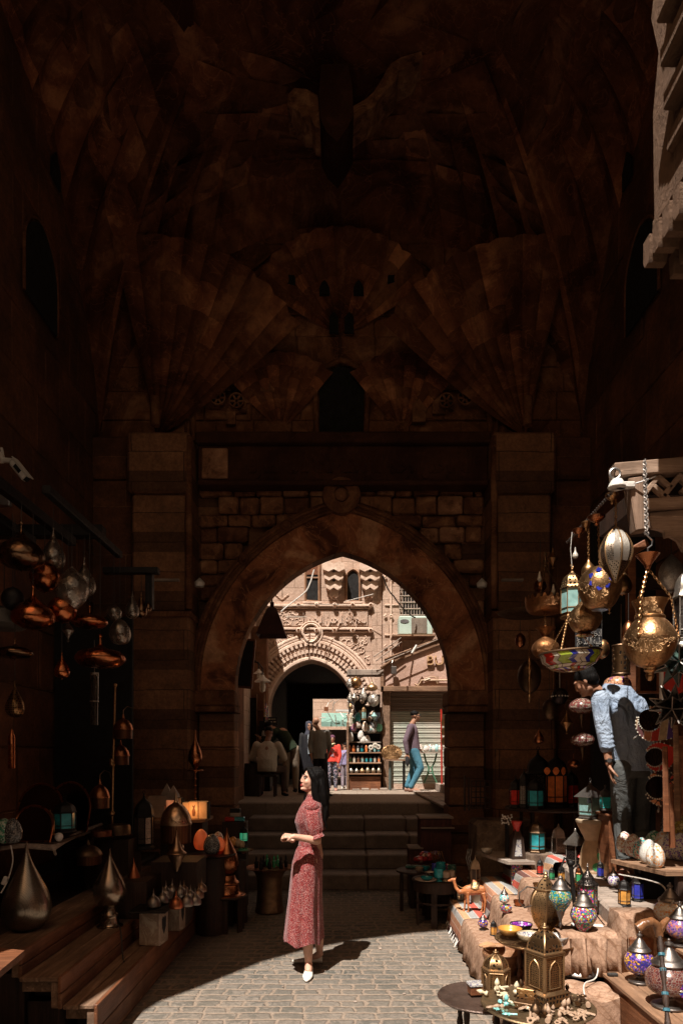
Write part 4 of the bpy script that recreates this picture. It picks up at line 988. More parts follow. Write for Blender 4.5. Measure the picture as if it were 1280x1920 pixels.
def drape(name,y0,y1,mat,label,steps,ny=30,lift=.012,xend=None,hang=1.0,seed=1,fringe=False):
    """a rug laid down over the steps; steps: list of (Xfunc,z) from low to high"""
    rnd=random.Random(seed); g=MB(); rings=[]
    ph=[rnd.uniform(0,6) for _ in range(9)]
    for j in range(ny+1):
        y=y0+(y1-y0)*j/ny; wv=lambda a,f: a*math.sin(y*f+ph[int(f)%9])+a*.6*math.sin(y*f*2.3+ph[int(f*1.7)%9])
        r=[]; zprev=None
        for k,(Xa,z) in enumerate(steps):
            x=Xa(y)-lift; zl=(steps[k-1][1] if k else z*(1-hang))+lift*1.2
            b=wv(.014,9+k*3); b2=wv(.02,14+k*2)
            r+= [Vector((x-.035-abs(b2)*1.2,y,zl+.004)),Vector((x-.028-abs(b)*.8,y,zl+(z-zl)*.35)),Vector((x-.022-abs(b2)*.5,y,zl+(z-zl)*.7)),Vector((x-.016,y,z-.008)),Vector((x-.002,y,z+lift*.8)),Vector((x+.05,y,z+lift+abs(b)*.25))]
            xe=(steps[k+1][0](y)-.05) if k+1<len(steps) else (xend or Xa(y)+.5)
            r+= [Vector(((x+.05)*.5+xe*.5,y,z+lift+abs(b2)*.25)),Vector((xe,y,z+lift))]
        rings.append(r)
    g.loft(rings,close=False,smooth=False)
    n=len(rings[0]);  # thickness skirt at the two edges
    o=solo(name,g,mat,label,'rug'); so_=o.modifiers.new('thick','SOLIDIFY'); so_.thickness=.008; so_.offset=1
    return o
drape('brown_rug',4.27,6.22,m_brug,'brown diamond patterned rug draped over the nearer sunlit steps on the right',[(X1,Z1),(X2,Z2),(X3,Z3)],xend=1.9,ny=60,seed=3)
drape('striped_rug',6.24,7.15,m_srug,'striped red, orange and grey rug draped over the lower steps under the carved camel',[(X1,Z1),(X2,Z2)],xend=1.66,seed=5)
drape('striped_rug',6.24,7.3,m_srug,'upper striped rug running up between the stone edge and the small bottle lamp',[(lambda y:X3(y)+.02,Z3),(lambda y:X4(y)-.12,Z4+.02)],xend=2.35,seed=6,hang=.3)
g=MB(); random.seed(12)
for k in range(26): y=6.26+k*.034; g.tube([(X1(y)-.06,y,.06),(X1(y)-.075+random.uniform(-.02,.02),y+random.uniform(-.01,.01),.005)],.005,4)
solo('rug_fringe',g,m_white,'pale knotted fringe of the striped rug touching the cobbles','fringe')
# brown cloth heap in front
def heap(label,c,rx,ry,rz_,seed,mat,name='draped_cloth'):
    rnd=random.Random(seed); g=MB(); n=40; rings=[]; ph=[rnd.uniform(0,6.28) for _ in range(6)]
    for k in range(12):
        v=k/11; ring=[]
        for i in range(n):
            a=2*PI*i/n; sq=1/max(abs(math.cos(a)),abs(math.sin(a)))**.55
            f=1+.05*math.sin(a*7+ph[0])*(1-v)+.04*math.sin(a*11+ph[1])*(1-v)
            r_=(1.08-.08*v) if v<.85 else (1-.08)*(1-(v-.85)/.15)+.0
            z=min(1,v/.82)*rz_
            ring.append(Vector((c[0]+rx*r_*f*sq*math.cos(a),c[1]+ry*r_*f*sq*math.sin(a),c[2]+z+(.01*math.sin(a*5+ph[2]) if v>.5 else 0))))
        rings.append(ring)
    g.loft(rings,cap=True); return solo(name,g,mat,label,'cloth')
heap('lumpy block draped in brown cloth below the double swan neck lamp',(1.44,4.02,0),.16,.17,.40,5,m_brug)
# varnished stair boxes at lower right
def woodbox(label,x0,x1,y0,y1,z):
    t=thing('display_box',label,'display stand',(0,0,0),group='varnished boxes at the lower right')
    g=MB(); g.box(x0+.012,x1,y0,y1,0,z-.026,bev=.003); obj('side_panel',g,planks('varnish_side_%s'%label[:5],(.22,.085,.038),(.34,.14,.062),'y',.4),t)
    g=MB(); n=3; ww=(x1-x0)/n
    for k in range(n): g.box(x0+k*ww+.002,x0+(k+1)*ww-.002,y0,y1+.008,z-.024,z,bev=.004)
    obj('top_board',g,planks('varnish_top_%s'%label[:5],(.30,.17,.10),(.40,.24,.15),'y',.5),t); return t
woodbox('lower varnished brown wooden box with the brown net lamp on it',1.60,1.93,2.6,4.2,.45)
woodbox('upper varnished brown wooden box with leaf lamps on it',1.95,2.5,2.6,4.55,.66)
g=MB(); g.box(1.0,1.58,2.6,4.0,0,.03,bev=.008); solo('floor_board',g,m_plkx,'pale board lying on the ground below the brown cloth','board')
# table with egg lamps
et=thing('egg_table','raw wooden plank table carrying the mosaic egg lamps','table',(0,0,0))
zt=1.03; g=MB(); g.prism([(1.95,4.95),(2.10,4.42),(3.1,4.42),(3.1,4.95)],.028,Tr(0,0,zt-.028),axis='z'); obj('table_top',g,m_plkx,et)
for lx,ly in ((2.13,4.86),(2.22,4.47)):
    g=MB(); g.box(lx-.03,lx+.03,ly-.03,ly+.03,(Z4 if ly>4.6 else 0.66),zt-.03,bev=.004); obj('leg',g,m_darkw,et)
g=MB(); g.box(2.1,3.0,4.8,4.9,Z4,zt-.04); obj('under_panel',g,m_black,et)
cols=[m_mwhite,m_mwhite,m_mteal,m_mplain,m_morange]; nm=['white and red crackle','red flecked white','white and turquoise','plain speckled white','white with orange tiles']
for k in range(5):
    px=1171+k*14.5; py=1596+k*7.2; p=G(px,py+3,zt)
    eggl('%s egg lamp, %s in the front row on the plank table'%(nm[k],['first','second','third','fourth','fifth'][k]),p,.165+.006*(k%2),.060,cols[k],'mosaic egg lamps on the plank table',rot=(.05,-.06,k))
for k,(px,mm,l) in enumerate(((1226,m_mgreen,'green mosaic egg lamp behind the white ones'),(1242,m_morange,'large white and orange egg lamp at the back of the table'),(1258,m_mblue,'white and violet egg lamp at the back of the table'),(1275,m_mblue,'blue flecked egg lamp cut by the right edge of the photo'))):
    p=G(px,1608+k*2,zt); eggl(l,p,.20,.072,mm,'mosaic egg lamps on the plank table')
eggl('dark grey openwork egg lamp standing above the white egg lamps',P(1258,1572,5.1),.22,.075,m_mgrey,None); eggl('yellow and gold egg lamp at the right edge above the white eggs',P(1279,1580,5.0),.2,.08,mosaic('mosaic_gold',[(.55,.4,.08),(.4,.28,.05),(.6,.5,.2)],(.2,.15,.08),40),None)
g=MB(); g.box(2.45,3.2,5.0,5.4,Z4,1.16,bev=.01); solo('crate',g,m_darkw,'dark crate carrying the grey and yellow egg lamps','crate')
# foreground trays
tray_table('small dark round tray table at the bottom edge, nearest the cobbled lane',(.82,3.98,0),.26,.37,plain('worn_tray',(.10,.065,.05),.4,metal=.5,var=.35),m_darkw)
tray_table('round brass tray table piled with keys and trinkets at the bottom of the photo',(1.05,3.66,0),.30,.44,metal('old_brass_tray',(.34,.24,.14),.45,var=.5),m_darkw)
tray_table('engraved brass tray table holding four bowls and the tall gilt lantern',(1.26,4.42,.285),.265,.30,m_brassE,m_redw,lr=.45)
# gilt lanterns in front
def box_lantern(label,loc,w,h,rz,hexa=False,plinth=False):
    t=thing('gilt_lantern',label,'lantern',loc,rz=rz); n=6 if hexa else 4; R_=w/2/math.cos(PI/n); a0=PI/n
    z=0
    if plinth:
        g=MB(); g.lathe([(R_*1.28,0),(R_*1.28,h*.14),(R_*1.22,h*.155),(R_*1.02,h*.17)],n,a0=a0,smooth=False); obj('plinth',g,m_pgold,t); 
        g=MB(); g.lathe([(R_*1.3,h*.142),(R_*1.3,h*.152),(R_*1.05,h*.18)],n,a0=a0,smooth=False); g.lathe([(R_*1.3,0),(R_*1.3,.01)],n,a0=a0,smooth=False); obj('plinth_edge',g,m_gold,t); z=h*.165
    bh=h*.46 if plinth else h*.52
    g=MB(); g.lathe([(R_,z),(R_,z+bh)],n,a0=a0,smooth=False,cap=False); obj('pierced_walls',g,m_pgold2,t)
    g=MB()
    for k in range(n):
        a=2*PI*k/n+a0; b=2*PI*(k+1)/n+a0; A=Vector((R_*1.01*math.cos(a),R_*1.01*math.sin(a),0)); B=Vector((R_*1.01*math.cos(b),R_*1.01*math.sin(b),0))
        up=Vector((0,0,1)); g.tube([A+up*z,A+up*(z+bh)],.006,4,smooth=False)
        for zz in (z+.003,z+bh-.003): g.tube([A+up*zz,B+up*zz],.006,4,smooth=False)
        # pointed niche outline on each wall
        u=(B-A); m=[(.24,.12),(.24,.62),(.34,.78),(.5,.86),(.66,.78),(.76,.62),(.76,.12),(.24,.12)]
        nrm=Vector((math.cos((a+b)/2),math.sin((a+b)/2),0))*.003
        g.tube([A+u*s_+up*(z+bh*t_)+nrm for s_,t_ in m],.0035,4)
        for tt in (.05,.95): g.tube([A+u*tt+up*(z+.01)+nrm,A+u*tt+up*(z+bh-.01)+nrm],.003,4)
    g.lathe([(R_*1.0,z+bh),(R_*1.1,z+bh+.004),(R_*1.1,z+bh+.012),(R_*.96,z+bh+.018)],n,a0=a0,smooth=False)
    obj('frame',g,m_gold,t); z+=bh+.018
    dh=(h-z)*.72
    g=MB(); pf=cr([(R_*.9,z),(R_*.86,z+dh*.3),(R_*.66,z+dh*.65),(R_*.35,z+dh*.9),(R_*.12,z+dh)],3); g.lathe(pf,n,a0=a0,smooth=False,cap=False); dm=obj('pierced_dome',g,m_pgold,t)
    g=MB()
    for k in range(n): a=2*PI*k/n+a0; g.tube([(r*1.01*math.cos(a),r*1.01*math.sin(a),zz) for r,zz in pf],.0045,4)
    z+=dh; c=h-z; g.lathe(cr([(R_*.16,z-.004),(R_*.2,z+c*.1),(R_*.12,z+c*.2),(R_*.22,z+c*.35),(R_*.22,z+c*.5),(R_*.1,z+c*.62),(R_*.06,z+c*.75),(R_*.08,z+c*.82),(.001,z+c)],3),14); obj('dome_ribs_and_finial',g,m_gold,t)
    return t
box_lantern('tall square gilt lantern with pierced walls on a flared plinth, bottom centre right',(1.10,3.70,.447),.14,.43,.5,plinth=True)
box_lantern('smaller six sided gilt lantern with open dome beside the tall square one',P(929,1862,3.98)+Vector((0,0,.004)),.135,.25,.35,hexa=True)
# curved gilt pumpkin lantern on the bowl tray
pl=thing('curved_lantern','gilt lantern with bulging pierced panels and a hooped handle on the bowl tray','lantern',(1.345,4.50,.60),rz=.3)
pf=cr([(.035,.0),(.055,.015),(.05,.03),(.045,.04),(.085,.1),(.105,.18),(.095,.25),(.065,.30)],4)
g=MB(); g.lathe(pf,6,smooth=False); obj('pierced_panels',g,m_pgold2,pl)
g=MB()
for k in range(6): a=2*PI*k/6; g.tube([(r*1.02*math.cos(a),r*1.02*math.sin(a),z) for r,z in pf],.006,4)
g.lathe([(.075,.295),(.078,.305),(.07,.31)],6,smooth=False); obj('ribs',g,m_gold,pl)
g=MB(); g.lathe([(.066,.305),(.05,.34),(.012,.385)],6,smooth=False,cap=False); obj('pierced_roof',g,m_pgold,pl)
g=MB(); g.lathe(cr([(.014,.38),(.02,.385),(.01,.395),(.016,.405),(.001,.42)],3),10); g.lathe([(.07,0),(.075,.006),(.06,.012),(.03,.02)],6,smooth=False); obj('finial_and_foot',g,m_gold,pl)
g=MB(); g.tube([(-.095,0,.20),(-.16,0,.19),(-.20,0,.23),(-.195,0,.29),(-.14,0,.325),(-.06,0,.31)][:6],.005,6); obj('handle',g,m_pewter,pl)
m_ceram=mosaic('blue_white_ceramic',[(.55,.52,.48),(.5,.47,.44),(.12,.12,.22),(.58,.55,.5)],(.45,.42,.4),130)
zb=.60
bowl('translucent amber glass bowl at the left rim of the brass tray',(1.10,4.46,zb),.078,.055,m_gamber,m_gamber)
bowl('violet flowered bowl behind the amber one',(1.21,4.60,zb),.075,.05,m_black,mosaic('violet_flowers',[(.25,.03,.35),(.5,.45,.6),(.12,.02,.2),(.35,.05,.4)],(.1,.02,.15),60))
bowl('cream bowl with painted inside at the front of the brass tray',(1.185,4.30,zb),.08,.06,plain('cream_glaze',(.48,.38,.24),.25),m_ceram,foot=.3)
bowl('blue and white patterned bowl at the right of the cream bowl',(1.345,4.26,zb),.07,.058,m_ceram,plain('pale_glaze',(.46,.44,.44),.2),foot=.7)
g=MB(); random.seed(9)
for k in range(9): g.tube([(1.27+random.uniform(-.035,.035),4.42+random.uniform(-.03,.03),zb+.008+random.random()*.02) for _ in range(4)],.007,6)
solo('shell_necklace',g,m_gwhite,'string of cream shells lying between the bowls','necklace')
# wooden bowl, carved hand, lidded box, trinkets
bowl('broad carved wooden bowl on the step beside the tray table',(1.10,4.68,.285),.135,.15,planks('bowl_wood',(.34,.16,.08),(.45,.24,.13),'x',.4),planks('bowl_wood_in',(.36,.18,.09),(.48,.26,.15),'x',.4),foot=.7)
g=MB(); p=Vector((1.08,4.79,.45))
for k,(a,l) in enumerate(((-.25,.07),(-.08,.09),(.05,.095),(.2,.085),(.6,.06))):
    g.tube([p+Vector((-.01,(k-2)*.014,0)),p+Vector((-.05,(k-2)*.02,.006)),p+Vector((-.05-l*.7*math.cos(a),(k-2)*.022-l*.3*math.sin(a)*0,-.004))],[.012,.010,.007],8)
g.ball(p+Vector((.02,0,0)),(.045,.04,.014)); solo('carved_hand',g,planks('hand_wood',(.4,.2,.1),(.5,.27,.14),'x',.4),'carved wooden hand resting on the rim of the wooden bowl','ornament')
bx=thing('trinket_box','small dark red box with a carved white lid on the dark tray','box',P(893,1864,4.02),rz=.15)
g=MB(); g.box(-.045,.045,-.035,.035,0,.05,bev=.004); obj('body',g,m_redw,bx); g=MB(); g.box(-.05,.05,-.04,.04,.05,.068,bev=.004); obj('lid',g,m_ceram,bx)
def ankh(mb,T,s,m):
    mb.m=m; mb.tube([(0,-s*1.2,0),(0,0,0)],s*.16,6,T=T); mb.tube([(-s*.45,-s*.05,0),(s*.45,-s*.05,0)],s*.14,6,T=T)
    mb.tube([(s*.34*math.sin(a),s*.42-s*.42*math.cos(a),0) for a in [2*PI*k/10 for k in range(11)]],s*.12,6,T=T)
trm=[plain('bone_trinket',(.6,.5,.34),.5),plain('turquoise_trinket',(.2,.5,.48),.4),m_bronze,plain('stone_trinket',(.36,.24,.16),.6),plain('olive_trinket',(.12,.15,.10),.5)]
random.seed(31)
names=['bone','turquoise','bronze','brown stone','olive']
for k in range(85):
    a=random.uniform(0,6.28); rr=.275*math.sqrt(random.random()); x=1.05+rr*math.cos(a); y=3.66+rr*math.sin(a)
    if abs(x-1.10)<.13 and abs(y-3.70)<.13: continue
    c=0 if (x<1.0 and y>3.6) else (3 if y<3.62 else 2); 
    if x<.9 and y<3.72 and random.random()<.6: c=random.choice((1,4,1))
    g=MB(); T=Tr(0,0,.012)@R(random.uniform(-.3,.3),random.uniform(-.3,.3),random.uniform(0,6.28))
    if random.random()<.5: ankh(g,T,random.uniform(.028,.045),0)
    else:
        s_=random.uniform(.018,.03); g.lathe(cr([(s_*.5,0),(s_*.55,.01),(s_*.25,s_*.7),(s_*.5,s_*1.3),(s_*.3,s_*1.9),(.001,s_*2.3)],3),10,T@R(random.choice((0,PI/2)),0,0))
    lab={0:'pale bone amulet among those at the back left of the brass tray',1:'turquoise amulet among those on the left rim of the brass tray',2:'small bronze figure in the middle of the trinket tray',3:'brown stone charm on the front part of the trinket tray',4:'olive green charm on the left side of the trinket tray'}[c]
    solo('amulet',g,trm[c],lab,'trinket',{0:'bone amulets on the brass tray',1:'turquoise amulets on the brass tray',2:'bronze figures on the brass tray',3:'brown stone charms on the brass tray',4:'olive charms on the brass tray'}[c],(x,y,.45))
for k,dx in enumerate((-.026,.026)):
    solo_lathe('gourd','%s of the two small brown gourds on the front rim of the tray'%('left' if k==0 else 'right'),'ornament',(1.02+dx,3.50,.449),[(.005,0),(.022,.012),(.028,.03),(.018,.05),(.006,.062),(.004,.085),(.001,.09)],m_bronze,14)
bx=thing('open_box','open brass jewellery box behind the gourds on the trinket tray','box',(.99,3.66,.449),rz=-.5)
g=MB(); g.box(-.05,.05,-.012,.012,0,.085,bev=.003); obj('lid',g,m_pgold,bx); g=MB(); g.box(-.05,.05,-.075,-.012,0,.03,bev=.003); obj('tray',g,m_bronze,bx)
# drum with the green lantern
dr=thing('clay_drum','tall waisted clay drum with a painted green figure on its lower half','drum',(2.19,5.93,Z4+.0))
g=MB(); g.lathe(cr([(.135,0),(.137,.02),(.128,.04),(.105,.18),(.083,.25),(.075,.27),(.078,.285),(.10,.33),(.135,.40),(.145,.43)],4),32); obj('body',g,plain('tan_clay',(.40,.26,.15),.55,var=.25,vs=12),dr)
g=MB(); g.lathe([(.146,.425),(.15,.432),(.15,.452),(.14,.458),(.001,.459)],32); obj('skin',g,plain('drum_skin',(.36,.27,.18),.6),dr)
g=MB(); g.m=0
def onr(a,z,r): return (r*math.sin(a),-r*math.cos(a),z)
for q,(a,z,ra,rz_,m) in enumerate(((-.18,.06,.16,.035,0),(.05,.075,.16,.022,0),(.16,.05,.12,.012,1),(-.02,.15,.07,.03,0),(-.05,.2,.045,.02,2),(.05,.12,.03,.05,2),(.2,.11,.02,.06,2))):
    g.m=m; r0=.128-.035*(z/.2)+.004; vsx=[onr(a+ra*1.6*math.cos(b),z+rz_*math.sin(b),.131-.27*(z+rz_*math.sin(b)-.04)*.62+.0035) for b in [2*PI*k/14 for k in range(14)]]; g.add(vsx,[tuple(range(14))])
obj('painted_figure',g,[plain('green_paint',(.05,.25,.09),.6),plain('brown_paint',(.2,.09,.05),.6),plain('ochre_paint',(.22,.15,.09),.6)],dr)
fanous('dark metal lantern with pale frosted panes and tiled roof standing on the clay drum',(2.16,5.93,Z4+.462),.33,.19,4,m_pdark if False else m_pewter,m_gpale,rz=.55,roof='cone',taper=1.08)
g=MB(); g.prism([(-.02,-.02),(-.012,.02),(-.004,.026),(-.002,.0),(.004,.03),(.012,.026),(.014,-.002),(.022,.01),(.022,-.02)],.004); mk=solo('butterfly_mark',g,m_black,'small black butterfly shape on the front pane of the drum lantern','ornament',loc=P(1104,1502,5.83))
fanous('small dark lantern with bright turquoise panes hanging from the standing man\'s hand',P(1134,1520,5.68),.20,.10,4,m_pewter,glass('bright_turquoise_glass',(.03,.42,.42)),roof='dome')
g=MB(); g.box(2.18,2.42,5.6,5.9,1.28,1.30,bev=.004); g.box(2.2,2.4,5.62,5.88,Z4,1.28); solo('wooden_stand',g,m_redw,'narrow brown wooden stand directly behind the clay drum','stand')
fanous('silvery house shaped lantern with pitched roof left of the clay drum',G(1078,1627,Z4),.36,.16,4,m_silver,m_pdark,rz=.5,roof='cone',ring=False)
fanous('small bright red lantern with a domed lid at the foot of the drum',G(1092,1629,Z4),.18,.085,6,m_redp,glass('clear_dark_glass',(.12,.1,.09)),roof='cone',ring=True)
fanous('arched ivory and wood box lantern leaning behind the red lantern',G(1062,1616,Z4)+Vector((0,.25,0)),.34,.13,4,m_greyw,m_psil,rz=.2,roof='dome',ring=False)
# double swan-neck floor lamp
sw=thing('swan_neck_lamp','black double swan neck floor lamp with two beaded mosaic globes','lamp',(1.50,4.32,.0))
zb=.41
g=MB(); g.lathe(cr([(.125,zb),(.125,zb+.01),(.11,zb+.03),(.07,zb+.07),(.03,zb+.10),(.015,zb+.12)],4),28); obj('base',g,m_pewter,sw)
pole=[(0,0,zb+.1),(-.02,0,zb+.35),(-.05,.0,1.09)]
g=MB(); g.tube(pole,[.011,.012,.015],8); g.ball((-.05,0,1.10),.022); obj('pole',g,m_iron,sw)
for s,(gx,gz,top_,mm) in ((-1,(-.125,.86,1.14,mosaic('beads_teal',[(.02,.3,.3),(.5,.45,.3),(.02,.2,.35),(.3,.4,.1)],(.02,.02,.02),110))),(1,(.02,.745,1.10,m_mmulti))):
    g=MB(); x0=-.05; g.tube([(x0,0,1.05),(x0+s*.03,-.01,top_-.01),(x0+(gx-x0)*.6,-.02,top_+.0),(gx,-.03,top_-.07),(gx,-.03,gz+.18)],.006,6); obj('arm',g,m_iron,sw)
    k=1.0 if s<0 else 1.15
    g=MB(); g.lathe(cr([(.012,gz-.075*k),(.03*k,gz-.05*k),(.062*k,gz),(.07*k,gz+.035*k),(.058*k,gz+.07*k),(.045*k,gz+.085*k)],4),24,Tr(gx,-.03,0)); gl=obj('globe',g,mm,sw)
    g=MB(); g.lathe([(.055*k,gz+.08*k),(.058*k,gz+.088*k),(.045*k,gz+.1*k),(.043*k,gz+.11*k),(.03*k,gz+.13*k),(.014*k,gz+.145*k),(.018*k,gz+.155*k),(.002,gz+.17*k)],20,Tr(gx,-.03,0)); obj('cap',g,m_pewter,gl); g=MB(); g.lathe(cr([(.002,gz-.16*k),(.01,gz-.14*k),(.006,gz-.12*k),(.02*k,gz-.08*k),(.03*k,gz-.05*k)],3),12,Tr(gx,-.03,0)); obj('drop',g,m_pewter,gl)
fanous('dark openwork lantern with many coloured glass beads on the brown rug',(1.70,4.72,Z3+.02),.37,.13,8,m_pewter,m_mmulti,roof='pag',rm=m_pdark,ring=False)
# mosaic lamps on the boxes
turk('large brown net patterned mosaic lamp with a blue flower on the lower box',(1.735,3.62,.455),.36,.118,m_mbrown,base=True)
g=MB(); 
for q in range(16):
    a=2*PI*q/16; g.m=q%3; g.prism([(.014*math.cos(a),.014*math.sin(a)),(.037*math.cos(a-.16),.037*math.sin(a-.16)),(.045*math.cos(a),.045*math.sin(a)),(.037*math.cos(a+.16),.037*math.sin(a+.16))],.006)
g.m=0; g.lathe([(.001,-.002),(.013,-.002),(.013,.006)],12,R(PI/2)); o=solo('flower_inlay',g,[m_gblue,m_gpurple,m_gwhite],'round blue and violet glass flower on the front of the brown net lamp','ornament',loc=(1.775,3.502,.575)); o.rotation_euler=(.1,0,.28)
turk('amber and blue chequered mosaic lamp behind the brown net lamp',(1.745,4.0,.455),.30,.085,m_mamber)
turk('orange starred white mosaic lamp just below the row of egg lamps',(2.03,4.22,.70),.30,.095,m_morange)
turk('violet and white mosaic lamp between the orange star lamp and the leaf lamp',(1.99,4.02,.665),.26,.075,m_mpurple)
turk('violet mosaic lamp with green ivy leaves on the upper box',(2.02,3.78,.665),.29,.1,m_mpurple,capm=m_pewter)
g=MB()
for (a,z,s_) in ((-.5,.11,.026),(0.05,.135,.03),(.55,.10,.026),(.1,.085,.022),(-.15,.07,.02)):
    r0=.100; 
    o_=[(0,-1),(.5,-.6),(1,-.2),(.55,.1),(.6,.6),(0,1),(-.6,.6),(-.55,.1),(-1,-.2),(-.5,-.6)]
    g.prism([(u*s_,v*s_) for u,v in o_],.005,Tr(r0*math.sin(a),-r0*math.cos(a),z)@R(0,0,a))
o=solo('ivy_leaves',g,glass('leaf_glass',(.08,.32,.15)),'green glass ivy leaves set on the violet lamp','ornament',loc=(2.02,3.78,.665))
turk('white speckled mosaic lamp with a dark medallion at the right edge',(2.10,3.50,.665),.29,.1,m_mplain)
for k,(x,y,l) in enumerate(((1.84,4.32,'upturned dull metal lamp cap at the corner of the upper box'),(1.99,3.62,'round dark metal lamp cap in front of the ivy leaf lamp'),(2.02,3.38,'wide bronze ribbed lamp foot at the right edge of the upper box'))):
    zz=.66 if x>1.95 else .45
    solo_lathe('metal_dome',l,'lamp part',(x,y,zz if k else .66),[(.10,0),(.102,.01),(.09,.015),(.088,.025),(.07,.032),(.066,.045),(.04,.055),(.03,.065),(.001,.07)],m_pewter if k<2 else m_bronze,24,raw=True)
g=MB(); g.box(1.78,1.96,4.2,4.42,0,.66,bev=.01); solo('short_post',g,m_redw,'short brown block under the upturned metal lamp cap','block')
turk('white mosaic lamp with coloured tiles tucked beside the power strip',(1.62,4.30,.41),.22,.065,mosaic('white_many',[WH,WH,(.05,.4,.3),WH,(.6,.1,.1),(.6,.4,.1)],(.6,.56,.5),70),base=False)
ps=thing('power_strip','white power strip with black plugs lying on the brown rug edge','power strip',(1.60,4.42,.66),rz=-.25)
g=MB(); g.box(-.11,.09,-.022,.022,0,.03,bev=.006); obj('body',g,m_white,ps); g=MB(); g.box(-.02,.012,-.014,.014,.03,.055,bev=.004); g.tube([(0,0,.05),(-.02,.01,.12),(.03,.02,.11),(.1,.05,.02)],.004,5); obj('plug',g,m_dcord,ps)
wire('extension_cable',[Vector((1.62,4.3,.62)),Vector((1.56,4.17,.44)),Vector((1.44,4.05,.425)),Vector((1.37,3.84,.39)),Vector((1.34,3.79,.22)),Vector((1.40,3.74,.06)),Vector((1.50,3.80,.045))],.0045,m_white,'white cord trailing down over the brown cloth block','cord')
wire('extension_cable',[Vector((1.70,4.35,.62)),Vector((1.62,4.22,.3)),Vector((1.6,4.24,.08))],.006,m_dcord,'black cord hanging at the corner of the lower varnished box','cord')
wire('extension_cable',[P(1160,1640,4.6),P(1240,1660,4.3),P(1250,1700,4.2),P(1262,1690,4.1)],.005,m_cord,'pale cord running among the mosaic lamps under the egg table','cord')
g=MB(); g.box(-.03,.03,-.015,.015,0,.02,bev=.005); solo('inline_switch',g,m_dcord,'black inline switch at the corner of the lower box','switch',loc=(1.635,4.12,.451))
# cane in front
cn=thing('carved_cane','black carved walking cane with an inlaid horn handle leaning at lower right','cane')
bt_=P(1258,1990,2.75); tp_=P(1236,1748,3.0)
g=MB(); pts=[bt_.lerp(tp_,k/16) for k in range(17)]; g.tube(pts,[.011+.004*math.sin(k*1.9) for k in range(17)],10); obj('shaft',g,m_darkw,cn)
g=MB(); d_=(tp_-bt_)
for k in (3,6,8,11,13): c=bt_.lerp(tp_,k/16); g.tube([c-d_*.012,c+d_*.012],.0145,8)
obj('inlay_ring',g,plain('dull_blue_inlay',(.03,.12,.16),.4),cn)
g=MB(); g.tube([tp_-Vector((0,0,.02)),tp_+Vector((-.01,0,.03)),tp_+Vector((-.035,0,.045)),tp_+Vector((-.07,0,.035)),tp_+Vector((-.095,0,.015))],[.017,.02,.021,.022,.024],10); g.tube([tp_,tp_+Vector((.02,0,.04)),tp_+Vector((.04,0,.06))],[.016,.016,.01],8); obj('handle',g,plain('horn',(.16,.07,.03),.3,var=.5,vs=20),cn)
# camel figurine
def camel(loc,rz,s_,label):
    t=thing('camel_figurine',label,'figurine',loc,rz=rz,sc_=s_)
    m_cam=plain('carved_camel_wood',(.42,.15,.055),.32,var=.35,vs=9)
    g=MB() # body along +x head at -x ; unit: height ~1
    B=[(.36,0,.60),(.30,0,.62),(.15,0,.64),(0,0,.63),(-.15,0,.60),(-.25,0,.58)]
    g.tube(B,[(.05,.06),(.10,.12),(.13,.15),(.13,.16),(.12,.14),(.08,.10)],12)
    g.tube([(.12,0,.70),(.06,0,.84),(.02,0,.90)],[(.11,.10),(.07,.07),(.02,.02)],10)
    g.tube([(-.22,0,.58),(-.36,0,.55),(-.45,0,.66),(-.49,0,.80),(-.50,0,.86)],[.09,.07,.05,.042,.045],10)
    g.tube([(-.46,0,.89),(-.55,0,.885),(-.64,0,.85),(-.68,0,.84)],[.045,.05,.035,.025],10)
    for e in (-1,1): g.tube([(-.46,e*.03,.92),(-.45,e*.045,.96)],[.014,.005],6)
    for (x0,x1,x2,y) in ((-.17,-.20,-.22,.07),(-.12,-.11,-.10,-.07),(.25,.30,.26,.07),(.30,.36,.33,-.07)):
        g.tube([(x0,y,.56),(x1,y*1.1,.34),(x1-.0,y*1.1,.30),(x2,y*1.1,.06),(x2-.015,y*1.1,.03)],[.06,.035,.036,.022,.022],8); g.ball((x2-.02,y*1.1,.02),(.045,.032,.022),8)
    g.tube([(.38,0,.60),(.42,0,.50),(.42,0,.38)],[.018,.012,.018],6)
    o=bpy.data.objects.new('body',g.mesh('body',m_cam)); COL.objects.link(o); bake_remesh(o,.011,2); o.parent=t
    o.data.materials.clear(); o.data.materials.append(m_cam)
    g=MB(); g.lathe(cr([(.15,.66),(.15,.70),(.10,.80),(.05,.86)],3),14,Tr(.08,0,0)@S(1.15,1,1)); obj('saddle',g,metal('figurine_brass',(.6,.4,.2),.35,hammer=30),t)
    g=MB(); g.tube([(-.36,.06,.58),(-.36,0,.44),(-.36,-.06,.58)],.01,5); g.lathe([(.035,.36),(.025,.42),(.01,.44)],10,Tr(-.36,0,0)); g.tube([(-.60,.03,.86),(-.48,.04,.78),(-.3,.05,.66),(-.05,.1,.72)],.006,4); obj('bridle_and_bell',g,m_brass,t)
    return t
def bake_remesh(o,vox,smooth=2,factor=.5):
    m=o.modifiers.new('r','REMESH'); m.mode='VOXEL'; m.voxel_size=vox; m.use_smooth_shade=True
    if smooth: s_=o.modifiers.new('s','SMOOTH'); s_.iterations=smooth; s_.factor=factor
    dg=bpy.context.evaluated_depsgraph_get(); dg.update(); me=bpy.data.meshes.new_from_object(o.evaluated_get(dg)); mats=[x for x in o.data.materials]
    o.modifiers.clear(); old=o.data; o.data=me; 
    me.materials.clear()
    for x in mats: me.materials.append(x)
    for p in me.polygons: p.use_smooth=True; p.material_index=0
    return o
camel(G(885,1711,Z1+.02),-.25,.34,'carved orange brown wooden camel with a brass saddle on the striped rug')
